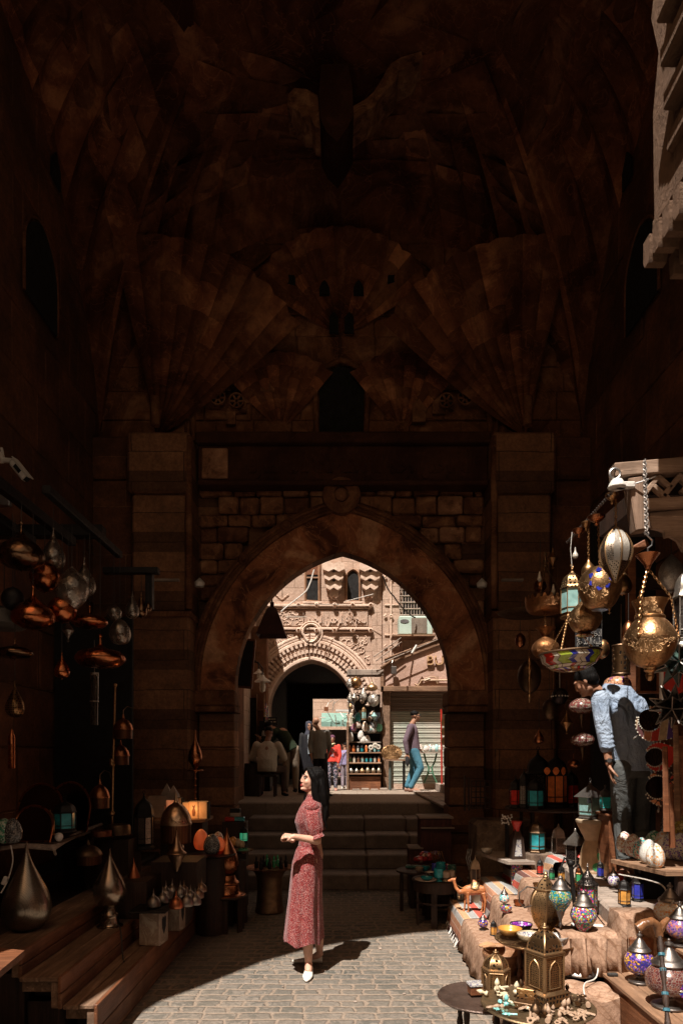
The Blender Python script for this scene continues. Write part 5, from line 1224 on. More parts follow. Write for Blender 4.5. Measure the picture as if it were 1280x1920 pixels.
# things on the far lower steps, right
solo_lathe('pedestal_block','cream stacked block under the small ivory lantern','block',(1.36,6.95,.28),[(.075,0),(.075,.11),(.06,.115),(.06,.18)],plain('ivory_block',(.30,.24,.17),.6),4,smooth=False,raw=True,rot=(0,0,.6))
fanous('slim ivory arched lantern on the cream block behind the camel',(1.36,6.95,.462),.29,.10,6,plain('ivory_inlay',(.42,.31,.2),.5),glass('dim_brown_glass',(.06,.035,.02)))
fanous('small black lantern with white stripes at the far edge of the camel step',(1.22,7.02,.285),.17,.085,6,m_iron,m_gwhite)
fanous('slender black lantern with a carved white band right behind the camel',(1.27,6.85,.285),.24,.07,4,m_iron,m_ceram)
lo=thing('low_shelf','low grey wood shelf propped on a beaded glass jar','shelf',(0,0,0))
g=MB(); g.prism([(1.42,7.25),(1.60,6.55),(1.86,6.55),(1.86,7.25)],.03,Tr(0,0,.73),axis='z'); obj('board',g,m_greyw,lo)
solo_lathe('beaded_jar','jar of dark glass studded with coloured beads under the low shelf','jar',(1.71,6.66,.51),[(.05,0),(.055,.02),(.055,.2),(.05,.215)],m_mmulti,20,raw=True)
bl=thing('bottle_lamp','dark bottle lamp with a red cloth neck and carved white panel','lamp',(1.73,6.75,.762))
g=MB(); g.lathe([(.095,0),(.09,.02),(.075,.2),(.045,.25),(.03,.3)],4,a0=PI/4+.1,smooth=False); obj('bottle',g,m_darkw,bl)
g=MB(); g.lathe(cr([(.03,.27),(.035,.31),(.055,.36),(.05,.37),(.001,.36)],3),14); obj('red_neck',g,m_redp,bl)
g=MB(); g.add([(-.036,-.067,.03),(.036,-.067,.03),(.028,-.055,.19),(-.028,-.055,.19)],[(0,1,2,3)]); obj('carved_panel',g,m_ceram,bl)
g=MB(); random.seed(5); 
for k in range(40): g.ball((random.uniform(-.05,.05),random.uniform(-.03,.03),.33+random.uniform(0,.1)),.008,6)
o=solo('flower_bunch',g,m_white,'small bunch of tiny white flowers behind the red necked bottle','flowers',loc=(1.66,6.85,.76))
g=MB(); g.tube([(0,0,0),(0,0,.33)],.02,6); solo('flower_jar',g,m_iron,'dark thin jar holding the white flowers','jar',loc=(1.66,6.85,.76))
bowl('small pale bowl on the low grey shelf',(1.51,7.1,.76),.06,.05,m_gwhite)
sb=thing('stone_block','square sandy stone block carrying a turquoise lantern on the steps','block',(1.93,6.75,.67)); g=MB(); g.box(-.12,.12,-.12,.12,0,.15,T=R(0,0,.2),bev=.01); obj('body',g,m_drystone,sb)
fanous('dark lantern with turquoise panes and pierced foot on the sandy block',(1.93,6.75,.822),.34,.16,6,m_bronze,m_gteal)
fanous('narrow black bottle lantern with one carved panel on the upper striped rug',(2.22,6.95,.80),.33,.10,4,m_iron,m_ceram,rz=PI/4,roof='pag',ring=False)
# dim lantern shelf by the right wall
ds=thing('lantern_table','dark round table crowded with dark metal lanterns in shade on the right','table',(2.15,7.15,Z4))
g=MB(); g.lathe([(.001,.44),(.42,.44),(.43,.455),(.42,.47),(.001,.47)],32,cap=False); obj('table_top',g,m_darkw,ds)
for k in range(4): a=PI/4+k*PI/2; g=MB(); g.tube([(.3*math.cos(a),.3*math.sin(a),0),(.3*math.cos(a),.3*math.sin(a),.44)],.02,6); obj('leg',g,m_darkw,ds)
zt2=Z4+.472
for (px,h,w_,n,gm,dy,l) in ((1008,.60,.24,8,m_pdark,.12,'tallest black domed lantern on the dim lantern table'),(1042,.58,.23,8,m_gorange,-.02,'black lantern with an orange quatrefoil pane on the dim table'),(966,.32,.13,6,m_gred,.0,'small black lantern with red panes at the left of the dim table'),(982,.40,.12,6,m_psil,-.05,'slim black lantern with white lattice panes on the dim table'),(1003,.33,.17,6,m_gteal,-.2,'black lantern with teal panes at the front of the dim table'),(1070,.40,.16,6,m_gred,.1,'dark lantern with deep red panes at the right of the dim table')):
    fanous(l,((px-640)/F*(7.05+dy),7.05+dy,zt2),h,w_,n,m_iron,gm)
g=MB()
for sx in (-1,0,1):
    m=[(0,.04),(.02,.03),(.035,.0),(.02,-.03),(0,-.045),(-.02,-.03),(-.035,0),(-.02,.03)]
    g.prism(m,.006,Tr(sx*.085,.02*abs(sx),0)@R(0,0,sx*.6))
solo('quatrefoil_panes',g,[m_gorange],'glowing orange quatrefoil panes on the tall black lantern','ornament',loc=P(1042,1446,6.88))
g=MB(); g.box(-.1,.1,-.1,.1,-.005,.0); 
# framed board on pier & ledge stone
fb=thing('grid_frame','dark gridded wooden frame leaning against the right pier','frame',P(900,1517,8.2))
g=MB()
for k in range(5): g.box(-.11+.055*k-.006,-.11+.055*k+.006,-.02,0,0,.34)
for k in range(6): g.box(-.11,.11,-.025,-.005,.066*k,.066*k+.012)
g.box(-.2,-.18,-.04,0,-.02,.40); g.box(-.15,-.135,-.04,0,-.02,.38); obj('grid',g,m_darkw,fb)
g=MB(); g.box(1.55,2.3,7.75,8.4,0,1.02,bev=.05); solo('stone_ledge',g,m_drystone,'rough stone ledge at the foot of the right pier','ledge')

# cloth hanging over the near end of the terrace
g=MB(); rings=[]
for j in range(40):
    x=1.36+.62*j/39; fo_=.018*math.sin(j*.9)+.010*math.sin(j*2.3+1); zt_=Z3+.03 if x<1.72 else Z4+.03
    rings.append([Vector((x,4.40,zt_+.004)),Vector((x,4.255,zt_)),Vector((x,4.232-abs(fo_)*.6,zt_-.03)),Vector((x+.004*math.sin(j),4.222-fo_*1.0-.012,zt_-.15)),Vector((x+.006*math.sin(j*1.3),4.212-fo_*1.5-.016,.43+.012*math.sin(j*.7)))])
g.loft(rings,close=False); o=solo('hanging_cloth',g,m_brug,'brown cloth hanging over the near end of the terrace behind the swan neck lamp','cloth'); q=o.modifiers.new('t','SOLIDIFY'); q.thickness=.006
# ================================================================== hanging goods, right
# carved wooden balcony end that the lamps hang from
bc=thing('wooden_balcony','weathered wooden balcony corner with lattice, upper right above the brass lamps','balcony')
db=3.9
def bar(mb,pa,pb,w_,dep=.07,d=db,y0=0,shear=0):
    a=P(*pa,d);b=P(*pb,d); L_=math.hypot(b.x-a.x,b.z-a.z); an=math.atan2(b.z-a.z,b.x-a.x)
    mb.box(0,L_,y0,y0+dep,-w_/2,w_/2,Tr(a.x,d,a.z)@R(0,-an,0),bev=.006)
m_bwood=planks('sunbleached_wood',(.30,.195,.135),(.42,.29,.21),'x',.75)
g=MB(); bar(g,(1153,880),(1500,850),.08,.10); obj('top_rail',g,m_bwood,bc)
g=MB(); bar(g,(1192,893),(1207,992),.085,.09,y0=.005); obj('post',g,planks('sunbleached_post',(.30,.19,.13),(.40,.27,.2),'z',.75),bc)
g=MB(); bar(g,(1212,945),(1500,925),.065,.08); obj('lower_rail',g,m_bwood,bc)
g=MB()
for a,b in (((1208,928),(1238,890)),((1236,888),(1264,912)),((1228,906),(1262,936)),((1246,930),(1282,884)),((1282,920),(1320,880)),((1280,890),(1320,930))): bar(g,a,b,.03,.04,y0=.02)
obj('lattice_bar',g,m_bwood,bc)
g=MB(); o_=[P(*q,db) for q in ((1222,958),(1222,976),(1228,987),(1243,990),(1250,994),(1252,1004),(1262,1002),(1276,1010),(1286,1030),(1420,1040),(1420,940))]
g.prism([(v.x,v.z) for v in o_],.03,Tr(0,db+.03,0)); obj('scalloped_board',g,m_bwood,bc)
g=MB(); g.box(P(1235,900,db).x,4.2,db+.12,db+.9,P(0,880,db).z-.1,P(0,880,db).z+.02); obj('soffit',g,m_darkw,bc)
g=MB(); bar(g,(1175,1032),(1260,985),.05,.05,y0=.3); obj('red_strut',g,m_redw,bc)
hf=thing('cable_insulator','white ceramic fitting with a ring wired under the balcony corner','fitting',P(1156,906,db))
g=MB(); g.lathe(cr([(.045,-.03),(.05,-.02),(.035,.01),(.028,.02)],3),16); g.box(-.01,.10,-.02,.02,-.03,.005,bev=.006); obj('body',g,m_white,hf)
g=MB(); g.tube([(.03*math.sin(a)-.01,0,.055-.03*math.cos(a)) for a in [2*PI*k/14 for k in range(15)]],.006,5); g.tube([(.02,0,.0),(.08,0,-.01),(.14,-.03,.0),(.2,-.05,.02)],.005,5); obj('ring',g,m_steel,hf)
dcn=thing('support_chain','heavy chain slanting from the balcony corner to the wall behind the lamps','chain')
g=MB(); chain(g,P(1148,922,db),P(1062,1018,5.2),.03,.004); obj('links',g,m_pewter,dcn)
g=MB(); chain(g,P(1208,862,3.88),P(1212,1003,3.45),.035,.004); solo('support_chain',g,m_pewter,'heavy chain looped down the front of the wooden balcony post','chain')
def cup(loc,r=.035,mat=None,label='',hang=None):
    t=thing('ceiling_rose',label,'ceiling cup',loc,group='brass ceiling cups on the slanting chain')
    g=MB(); g.lathe(cr([(.003,.03),(r,.022),(r*1.02,.012),(r*.8,-.002),(r*.5,-.012),(r*.25,-.018),(r*.3,-.03),(.003,-.04)],3),16); obj('cup',g,mat or m_copper,t); return t
cup(P(1147,933,4.0),.036,m_brass,'brass cup nearest the balcony corner, above the silvery oval lamp'); cup(P(1118,974,4.25),.05,m_copper,'largest copper cup, above the blue studded copper globe'); cup(P(1085,998,4.7),.042,m_copper,'lower copper cup above the turquoise paned lantern'); cup(P(1098,985,4.5),.028,m_brass,'small brass cup between the two copper cups')
# silvery oval lamp with plain front panel
ov=thing('hanging_lamp','silvery oval pierced lamp with a bright smooth front panel','lamp',P(1154,1092,4.0))
pf=[(.004,-.0),(.02,.02),(.045,.06),(.075,.11),(.09,.165),(.085,.215),(.055,.275),(.02,.31),(.008,.32)]
g=MB(); g.lathe(cr(pf,3),6,smooth=False,a0=PI/6); obj('pierced_body',g,m_psil,ov)
g=MB(); 
for k in range(6): a=2*PI*k/6+PI/6; g.tube([(r*1.02*math.cos(a),r*1.02*math.sin(a),z) for r,z in cr(pf,2)],.005,4)
obj('rib',g,m_gold,ov)
g=MB(); fp=[(r*.50,z) for r,z in cr(pf[1:],3)]; ring=[[Vector((-w_*1.02,-(r_*.88+.006),z)),Vector((w_*1.02,-(r_*.88+.006),z))] for (w_,z),(r_,_) in zip(fp,cr(pf[1:],3))]; g.loft([[a,b] for a,b in ring][6:],close=False); obj('front_panel',g,metal('pale_silver',(.6,.55,.48),.35),ov)
g=MB(); chain(g,(0,0,.32),(0,0,.49)); obj('chain',g,m_brass,ov)
# copper globe with blue diamonds
cg=thing('hanging_lamp','big engraved copper globe lamp set with a ring of blue diamonds','lamp',P(1124,1143,4.3))
g=MB(); g.lathe(cr([(.05,.0),(.09,.03),(.125,.10),(.132,.15),(.115,.21),(.07,.255),(.03,.27)],4),32); obj('globe',g,m_brassE,cg)
g=MB(); 
for k in range(7):
    a=2*PI*k/7; u=.058*math.cos(a)-.035; v=.058*math.sin(a)+.165; yy=-math.sqrt(max(0,.130**2-u*u-((v-.15)*.75)**2))-.003
    g.prism([(-.017,0),(0,.019),(.017,0),(0,-.019)],.008,Tr(u,yy,v)@R(0,-a,0)@R((v-.15)*-3.5,0,0))
obj('blue_stud',g,m_gblue,cg)
g=MB(); chain(g,(0,0,.27),(-.01,0,.55)); obj('chain',g,m_brass,cg); g=MB(); g.lathe([(.001,-.005),(.05,-.005),(.052,.01),(.04,.012)],20); obj('rim',g,m_steel,cg)
dg_=thing('hanging_lamp','small gold dome lamp with a chain, half hidden behind the copper globe','lamp',P(1103,1077,4.5))
g=MB(); g.lathe(cr([(.045,0),(.045,.02),(.04,.045),(.012,.085),(.01,.11)],4),20); obj('dome',g,m_brass,dg_); g=MB(); chain(g,(0,0,.11),(0,0,.30)); obj('chain',g,m_brass,dg_)
lb_=thing('hanging_lamp','half engraved half pierced brass globe lamp below the turquoise lantern','lamp',P(1096,1188,4.5))
g=MB(); g.lathe(cr([(.03,.0),(.07,.02),(.105,.08),(.10,.13),(.06,.18),(.02,.22),(.006,.26)],4),28); obj('globe',g,m_brassE,lb_)
g=MB(); 
for sx in (-1,0,1): g.tube([(sx*.04,-.04,.0),(sx*.04,-.04,-.015)],.004,4); g.ball((sx*.04,-.04,-.02),.007,6)
g.lathe(cr([(.03,0),(.06,-.012),(.03,-.02),(.001,-.02)],3),16); obj('bead_drop',g,m_brass,lb_); g=MB(); chain(g,(0,0,.26),(0,0,.42)); obj('chain',g,m_brass,lb_)
tl=fanous('brass lantern with pale turquoise arched panes, left of the copper globe',P(1072,1160,4.9),.37,.155,6,m_brass,m_gpale,roof='dome',rm=m_pgold,name='hanging_lantern',rz=.3)
g=MB(); g.tube([(0,0,.37),(-.012,0,.5),(0,0,.62)],.003,5); obj('hanging_wire',g,m_cord,tl)
fl_=thing('hanging_lamp','thin glass bulb hanging on a looped cord above the turquoise lantern','lamp',P(1078,1047,4.9))
g=MB(); g.lathe(cr([(.012,0),(.02,.01),(.018,.03),(.007,.05),(.004,.08)],3),12); obj('bulb',g,m_gwhite,fl_)
# mosque lamp
ml=thing('mosque_lamp','large engraved brass vase shaped mosque lamp hung on three chains','lamp',P(1218,1262,3.38))
k_=3.38/F
prf=[(6,0),(9,4),(12,10),(22,14),(38,30),(48,55),(46,72),(34,92),(26,100),(23,106),(24,112),(26,122),(33,136)]
g=MB(); g.lathe(cr([(r*k_,z*k_) for r,z in prf],4),36,cap=False); obj('body',g,m_brassE,ml)
g=MB(); g.lathe([(25*k_,100*k_),(27*k_,102*k_),(27*k_,105*k_),(25*k_,107*k_)],30); g.lathe(cr([(.001,-.04),(.012,-.035),(.02,-.015),(.018,0),(.03,.012)],3),16); obj('collar_and_drop',g,m_brass,ml)
top_=Vector((-4*k_,0,196*k_))
g=MB()
for a in (-.3,1.8,3.9):
    ha=Vector((49*k_*math.cos(a),49*k_*math.sin(a),66*k_)); hb=Vector((36*k_*math.cos(a),36*k_*math.sin(a),140*k_))
    chain(g,ha,hb,.02,.0025); chain(g,hb,top_,.02,.0025); g.ball(ha,.010,8)
obj('chain',g,m_brass,ml)
g=MB(); g.lathe(cr([(.003,-.01),(.012,.0),(.02,.02),(.05,.06),(.055,.07),(.02,.068),(.006,.075)],3),18,Tr(top_)); obj('top_cup',g,m_copper,ml)
g=MB(); g.tube([top_+Vector(q) for q in ((0,0,.07),(0,0,.1),(.02,0,.115),(.022,0,.14),(0,0,.16),(-.015,0,.18))],.004,5); obj('hook',g,m_steel,ml)
g=MB(); chain(g,top_+Vector((-.015,0,.18)),P(1212,1003,3.45)-ml.location,.03,.003); obj('upper_chain',g,m_pewter,ml)
# stained glass bowl
sb_=thing('stained_glass_lamp','hanging bowl lamp of stained glass tulips in blue, green and red','lamp',P(1070,1259,4.6),rot=(0,-.06,0))
g=MB(); R0=.20; rings=[]
for k in range(7):
    v=k/6; r=R0*(.22+.78*math.sin(v*PI/2)**.9); z=.125*v**1.6; rings.append([Vector((r*math.cos(2*PI*(i+.8*(k%2))/32),r*math.sin(2*PI*(i+.8*(k%2))/32),z)) for i in range(32)])
cols=[m_gwhite,m_gwhite,m_gblue,glass('lime_glass',(.35,.45,.05)),m_gred,m_gwhite,m_gpurple,m_gamber]
random.seed(14)
for k in range(6):
    for i in range(32):
        j=(i+1)%32; ph=i%8
        # tulip pattern in groups of eight
        if k>=3: c=[0,2,3,3,0,4,4,1][ph] if (i//8)%2 else [0,4,4,0,3,3,2,1][ph]
        elif k==2: c=[1,0,3,0,1,0,4,0][ph]
        elif k==1: c=[4,1,6,0,2,1,7,0][ph]
        else: c=[6,4,0,7][i%4]
        g.m=c; g.add([rings[k][i],rings[k][j],rings[k+1][j],rings[k+1][i]],[(0,1,2,3)])
obj('glass',g,cols,sb_,fixn=False)
g=MB()
for i in range(0,32,2): g.tube([(rings[k][i] if k<3 else rings[k][(i+(1 if (k%2 and i%4) else 0))%32]) for k in range(7)],.0028,4)
for k in (0,1,2,3,6): g.tube([rings[k][i%32] for i in range(33)],.0028 if k<6 else .008,4)
obj('lead_came',g,m_bronze,sb_)
g=MB()
for a in (2.2,0.3,4.2): chain(g,rings[6][int(a/6.28*32)%32],(0,.0,.36),.018,.002)
obj('chain',g,m_brass,sb_)
# black plaque
pq=thing('arabic_plaque','black plaque with two lines of grey Arabic calligraphy','sign',P(1104,1196,5.3))
kp=5.3/F; g=MB(); g.box(-25*kp,25*kp,0,.02,-17*kp,17*kp,bev=.003); obj('board',g,m_black,pq)
m_ink=plain('grey_ink',(.22,.2,.18),.6)
text_mesh('ﺍﺩﺧﻠﻮﺍ ﺍﻟﺤﺎﺝ',.075,.003,m_ink,'lettering',pq,Tr(0,-.004,8*kp)@FACE,46*kp); text_mesh('ﻃﻴﺒﺔ ﺍﻟﺒﻼﺩ ﺣﺞ',.075,.003,m_ink,'lettering',pq,Tr(0,-.004,-7*kp)@FACE,46*kp)
# dark hanging things at depth
cd=thing('hanging_lamp','dim copper crown shaped dish lamp with chains, left of the turquoise lantern','lamp',P(1022,1152,5.9))
kk=5.9/F
g=MB(); g.lathe(cr([(.02,0),(.12,.01),(.16,.05),(.17,.10),(.175,.12)],4),28,cap=False)
for k in range(20): a=2*PI*k/20; g.prism([(-.018,0),(-.01,.025),(0,.035),(.01,.025),(.018,0)],.004,Tr(.172*math.cos(a),.172*math.sin(a),.12)@R(0,0,a+PI/2))
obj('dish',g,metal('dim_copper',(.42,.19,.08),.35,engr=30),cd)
g=MB()
for a in (0,2.1,4.2): chain(g,(.17*math.cos(a),.17*math.sin(a),.12),(0,0,.42),.022,.003)
g.lathe(cr([(.002,.40),(.02,.42),(.006,.44),(.02,.46),(.006,.5),(.012,.52),(.002,.54)],3),10); obj('chain',g,m_bronze,cd)
g=MB(); 
for (x,z) in ((-.05,.28),(.07,.17)): g.lathe(cr([(.01,0),(.02,.02),(.014,.05),(.004,.09)],3),10,Tr(x,0,z))
obj('glass_bulb',g,m_gwhite,cd)
solo_lathe('hanging_tray','wide dark tray seen edge on behind the crown shaped dish lamp','tray',P(985,1155,6.4),[(.001,.0),(.2,.0),(.26,.03),(.25,.035),(.001,.02)],m_bronze,32,raw=True)
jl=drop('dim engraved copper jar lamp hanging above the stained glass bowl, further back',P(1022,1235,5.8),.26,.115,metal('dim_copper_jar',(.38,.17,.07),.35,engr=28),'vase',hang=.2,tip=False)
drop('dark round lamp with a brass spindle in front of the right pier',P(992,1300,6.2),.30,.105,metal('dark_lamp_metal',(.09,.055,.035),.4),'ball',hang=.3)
o=solo_lathe('spindle','brass spindle running through the dark round lamp by the right pier','ornament',P(992,1318,6.08),[(.002,0),(.008,.02),(.012,.05),(.006,.08),(.014,.12),(.016,.2),(.008,.24),(.014,.27),(.02,.3),(.008,.33),(.014,.36),(.003,.4)],m_brass,10)
cyl=thing('hanging_lamp','pierced brass tube lamp behind the mosque lamp','lamp',P(1164,1266,4.8)); g=MB(); g.lathe([(.06,0),(.06,.21)],24,cap=False); obj('tube',g,pierced('pierced_tube',(.34,.2,.1),28,thr=.2),cyl); g=MB(); 
for z in (0,.2): g.lathe([(.061,z),(.064,z+.005),(.061,z+.012)],24,cap=False)
g.tube([(0,0,.2),(0,0,.5)],.003,4); obj('rim',g,m_bronze,cyl)
mf=thing('hanging_lamp','flat red and white mosaic lamp hanging left of the bending man','lamp',P(1090,1338,6.0)); g=MB(); g.lathe(cr([(.03,0),(.09,.02),(.11,.06),(.09,.10),(.04,.13)],3),24,T=Tr(0,0,.0)); obj('globe',g,mosaic('mosaic_shaded_red',[(.22,.05,.04),(.25,.17,.13),(.15,.03,.03),(.3,.22,.17)],(.08,.05,.04),60),mf); g=MB(); g.lathe(cr([(.002,-.13),(.012,-.08),(.03,-.01)],3),10); g.tube([(0,0,.13),(0,0,.45)],.004,4); obj('drop_and_cord',g,m_bronze,mf)  # tile colours darkened for the shadow this lamp hangs in
mf2=dup(mf,P(1092,1400,6.4),label='dim red mosaic lamp further down and behind the flat mosaic lamp')
bb=thing('hanging_lamp','small dark ball lamp ringed with pale studs beside the right pier','lamp',P(1049,1322,6.3)); g=MB(); g.ball((0,0,.08),.075,16); obj('ball',g,metal('dark_ball',(.05,.04,.04),.4),bb); g=MB(); 
for k in range(16): a=2*PI*k/16; g.ball((.074*math.cos(a),.074*math.sin(a),.08),.008,6)
g.tube([(0,0,.15),(0,0,.5)],.004,4); obj('stud',g,m_gwhite,bb)
pm=thing('hanging_lamp','peach coloured mosaic shade with a brass cap right over the man\'s back','lamp',P(1157,1290,5.9)); g=MB(); g.lathe(cr([(.11,0),(.115,.03),(.09,.08),(.03,.10)],3),24); obj('shade',g,mosaic('peach_mosaic',[(.55,.25,.13),(.6,.3,.18),(.2,.05,.25),(.6,.35,.2)],(.12,.07,.05),36),pm); g=MB(); g.lathe([(.05,.09),(.05,.11),(.02,.13),(.01,.2)],14); obj('cap',g,m_brass,pm)
# star lamps
def starlamp(label,loc,Rs,mat,rot,studs=None,hang=.4):
    t=thing('star_lamp',label,'lamp',loc,rot=rot)
    g=MB(); ph=(1+5**.5)/2
    V=[Vector(v).normalized() for v in [(0,1,ph),(0,-1,ph),(0,1,-ph),(0,-1,-ph),(1,ph,0),(-1,ph,0),(1,-ph,0),(-1,-ph,0),(ph,0,1),(ph,0,-1),(-ph,0,1),(-ph,0,-1)]]
    T_=[]
    for i in range(12):
        for j in range(i+1,12):
            for k in range(j+1,12):
                if all((a-b).length<1.1 for a,b in ((V[i],V[j]),(V[j],V[k]),(V[i],V[k]))): T_.append((i,j,k))
    for i,j,k in T_:
        c=((V[i]+V[j]+V[k])/3).normalized()*Rs; s=.42*Rs
        for a,b in ((i,j),(j,k),(k,i)): g.add([V[a]*s,V[b]*s,c],[(0,1,2)])
    obj('points',g,mat,t)
    g=MB()
    for i,j,k in T_:
        c=((V[i]+V[j]+V[k])/3).normalized()*Rs
        for a in (i,j,k): g.tube([V[a]*Rs*.425,c],.0035,4)
    obj('edge',g,m_pewter,t)
    if studs:
        g=MB()
        for i,j,k in T_: c=((V[i]+V[j]+V[k])/3).normalized()*Rs*.62; 
        for v in V: g.ball(v*Rs*.40,.010,6)
        obj('glass_stud',g,studs,t)
    return t
m_teal_tin=pierced('pierced_teal_tin',(.17,.22,.20),50,.45,thr=.25); m_dark_tin=pierced('pierced_dark_tin',(.10,.08,.065),45,.45,thr=.2)
starlamp('greenish pierced tin star lamp at the right edge beside the mosque lamp',P(1268,1240,3.55),.14,m_teal_tin,(.2,.1,.3),m_gteal)
starlamp('dark bronze pierced star lamp hanging below the greenish one',P(1262,1325,3.7),.13,m_dark_tin,(.5,.2,.1))
fanous('tall mirrored lantern cut by the right edge above the star lamps',P(1290,1215,3.5),.45,.14,6,m_silver,m_pdark,name='hanging_lantern')
# crescent mirrors with bead edging
def crescent(label,loc,Ro,rot,mat,group='beaded crescent mirrors on the shop wall'):
    t=thing('crescent_mirror',label,'mirror',loc,group=group,rot=rot)
    n=24; O=[(Ro*math.cos(a),Ro*math.sin(a)) for a in [math.radians(-150+300*k/n) for k in range(n+1)]]
    I=[(-.30*Ro+Ro*.66*math.cos(a),Ro*.66*math.sin(a)) for a in [math.radians(-140+280*k/n) for k in range(n+1)]]
    tip=(Ro*1.5,Ro*.5); O2=[]
    for x,z in O: 
        k=max(0,1-math.hypot(x-Ro*.9,z-Ro*.35)/(Ro*.95)); O2.append((x+(tip[0]-x)*k*.95,z+(tip[1]-z)*k*.95))
    g=MB(); g.loft([[Vector((x,-.01,z)) for x,z in O2],[Vector((x,-.012,z)) for x,z in I]],close=False,smooth=False); obj('cloth',g,mat,t)
    g=MB(); 
    for arr in (O2,I):
        for x,z in arr: g.ball((x,-.015,z),.006,6)
    obj('bead',g,m_gwhite,t)
    g=MB(); g.lathe([(.001,0),(Ro*.62,0),(Ro*.62,.006),(.001,.006)],24,Tr(-.30*Ro,0,0)@R(PI/2)); obj('mirror',g,plain('dark_mirror',(.05,.04,.035),.08,metal=1),t)
    g=MB(); g.tube([(-.3*Ro,0,Ro*.6),(-.3*Ro,0,Ro*1.3)],.003,4); g.tube([(0,0,-Ro),(0,0,-Ro*1.2)],.003,4); g.ball((0,0,-Ro*1.25),(.008,.008,.02),6); obj('tassel',g,m_silver,t)
    return t
m_pw=mosaic('patchwork',[(.5,.03,.02),(.55,.2,.08),(.06,.03,.03),(.5,.04,.02),(.6,.25,.12)],(.03,.02,.02),22)
crescent('upper beaded crescent mirror with striped cloth beside the man\'s arm',P(1222,1358,4.9),.125,(0,.9,0),rug_mat('ribbon_cloth',[(i/8,c) for i,c in enumerate([(.5,.05,.03),(.5,.35,.2),(.1,.05,.2),(.55,.2,.1),(.5,.05,.03),(.5,.35,.2),(.12,.05,.05),(.5,.2,.1)])]))
crescent('middle beaded crescent mirror with plain bright red cloth',P(1234,1420,4.9),.105,(0,0,0),plain('bright_red_cloth',(.55,.03,.015),.8))
crescent('lowest beaded crescent mirror with red and orange patchwork cloth',P(1240,1478,4.8),.125,(0,.15,0),m_pw)
solo_lathe('glass_rosette','clear faceted glass disc between the two lower crescents','ornament',P(1250,1452,4.7),[(.001,-.01),(.02,-.008),(.03,0),(.02,.008),(.001,.01)],m_steel,10,raw=True,rot=(PI/2,0,0))
# shop back wall on right, framed pictures, hanging slats
sw_=thing('shop_back_wall','dark recess with wood posts behind the bending man on the right','stall')
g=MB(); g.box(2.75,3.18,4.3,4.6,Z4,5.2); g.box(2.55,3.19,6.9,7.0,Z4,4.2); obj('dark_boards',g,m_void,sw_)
g=MB(); 
for (x,y) in ((2.62,5.15),(2.52,6.0),(2.95,4.9)): g.box(x,x+.07,y,y+.07,Z4,3.6,bev=.006)
obj('post',g,m_redw if False else m_redwx,sw_)
g=MB(); g.box(2.3,3.15,5.0,5.06,3.45,3.55); g.box(2.3,3.15,6.2,6.26,3.3,3.4); obj('cross_beam',g,m_darkw,sw_)
pf_=thing('picture_frame','dark framed mirror hanging behind the mosque lamp','mirror',P(1214,1272,4.9)); g=MB(); kf=4.9/F
for a,b,c_,d_ in ((-21,21,24,29),(-21,21,-29,-24),(-21,-16,-24,24),(16,21,-24,24)): g.box(a*kf,b*kf,-.02,.01,c_*kf,d_*kf,bev=.003)
obj('frame',g,m_redw,pf_); g=MB(); g.box(-16*kf,16*kf,0,.005,-24*kf,24*kf); obj('glass',g,plain('dark_mirror_b',(.07,.05,.04),.12,metal=1),pf_)
pf2=thing('picture_frame','red and white painted frame at the right edge above the crescents','frame',P(1252,1290,4.6)); g=MB(); g.box(-.05,-.03,0,.02,-.12,.14); obj('white_edge',g,m_white,pf2); g=MB(); g.box(-.03,.1,0,.015,-.12,.14); obj('red_panel',g,m_redp,pf2)
for k,(px,top,bot,l) in enumerate(((1246,1400,1560,'reddish slat hanging nearest the crescent mirrors'),(1256,1470,1590,'short reddish slat hanging below the lowest crescent'),(1266,1360,1540,'pale tan slat hanging at the right edge'),(1276,1380,1530,'brown slat at the very edge of the photo'))):
    g=MB(); d_=4.5+.05*k; a=P(px,top,d_); b=P(px+4,bot,d_); g.tube([a,b],[.018,.024],6,flat=.5); solo('hanging_board',g,(m_redwx,m_redw,m_plkx,m_redwx)[k],l,'slat','wood slats hanging at the right edge')
# black speaker grille behind the eggs
g=MB(); g.box(2.62,2.95,5.3,5.5,Z4,1.32,bev=.02)
for k in range(9): g.box(2.63,2.94,5.28,5.3,Z4+.05+k*.055,Z4+.075+k*.055)
solo('grey_box',g,m_iron,'dark ribbed box behind the row of egg lamps','box')
# ================================================================== left-hand stall
def plank_step(label,x0,x1,y0,y1,z0,z1,npl,proud=.0):
    t=thing('wooden_step',label,'step',(0,0,0),group='wooden display steps on the left')
    w_=(x1-x0)/npl; rnd=random.Random(int(abs(x0)*100))
    for k in range(npl):
        g=MB(); a=x0+k*w_+.002; b=x0+(k+1)*w_-.002; j=rnd.uniform(-.02,.02)
        g.box(a,b,y0+j-.01,y1,z1-.028,z1+rnd.uniform(-.003,.001),bev=.004); obj('tread_board',g,m_plk,t)
    h=(z1-z0); 
    for k in range(2):
        g=MB(); g.box(x1-.001,x1+.022,y0-.02,y1,z0+k*h/2+.002,z0+(k+1)*h/2-.003+(.006 if k else 0),bev=.004); obj('riser_board',g,m_redw if k else planks('riser_low%d'%int(abs(x0)*100),(.16,.07,.035),(.25,.12,.06),'y',.6),t)
    g=MB(); g.box(x1-.05,x1-.001,y0,y0+.03,z0,z1-.03,bev=.004); g.box(x0,x1-.05,y0+.03,y0+.05,z1-.10,z1-.03); obj('end_post',g,m_plk,t)
    g=MB(); g.box(x0,x1-.06,y0+.2,y1,z0,z1-.03); obj('core',g,m_darkw,t)
    return t
plank_step('lowest wooden step on the left, its near end catching the sun',-1.665,-1.479,4.10,7.5,0,.29,2)
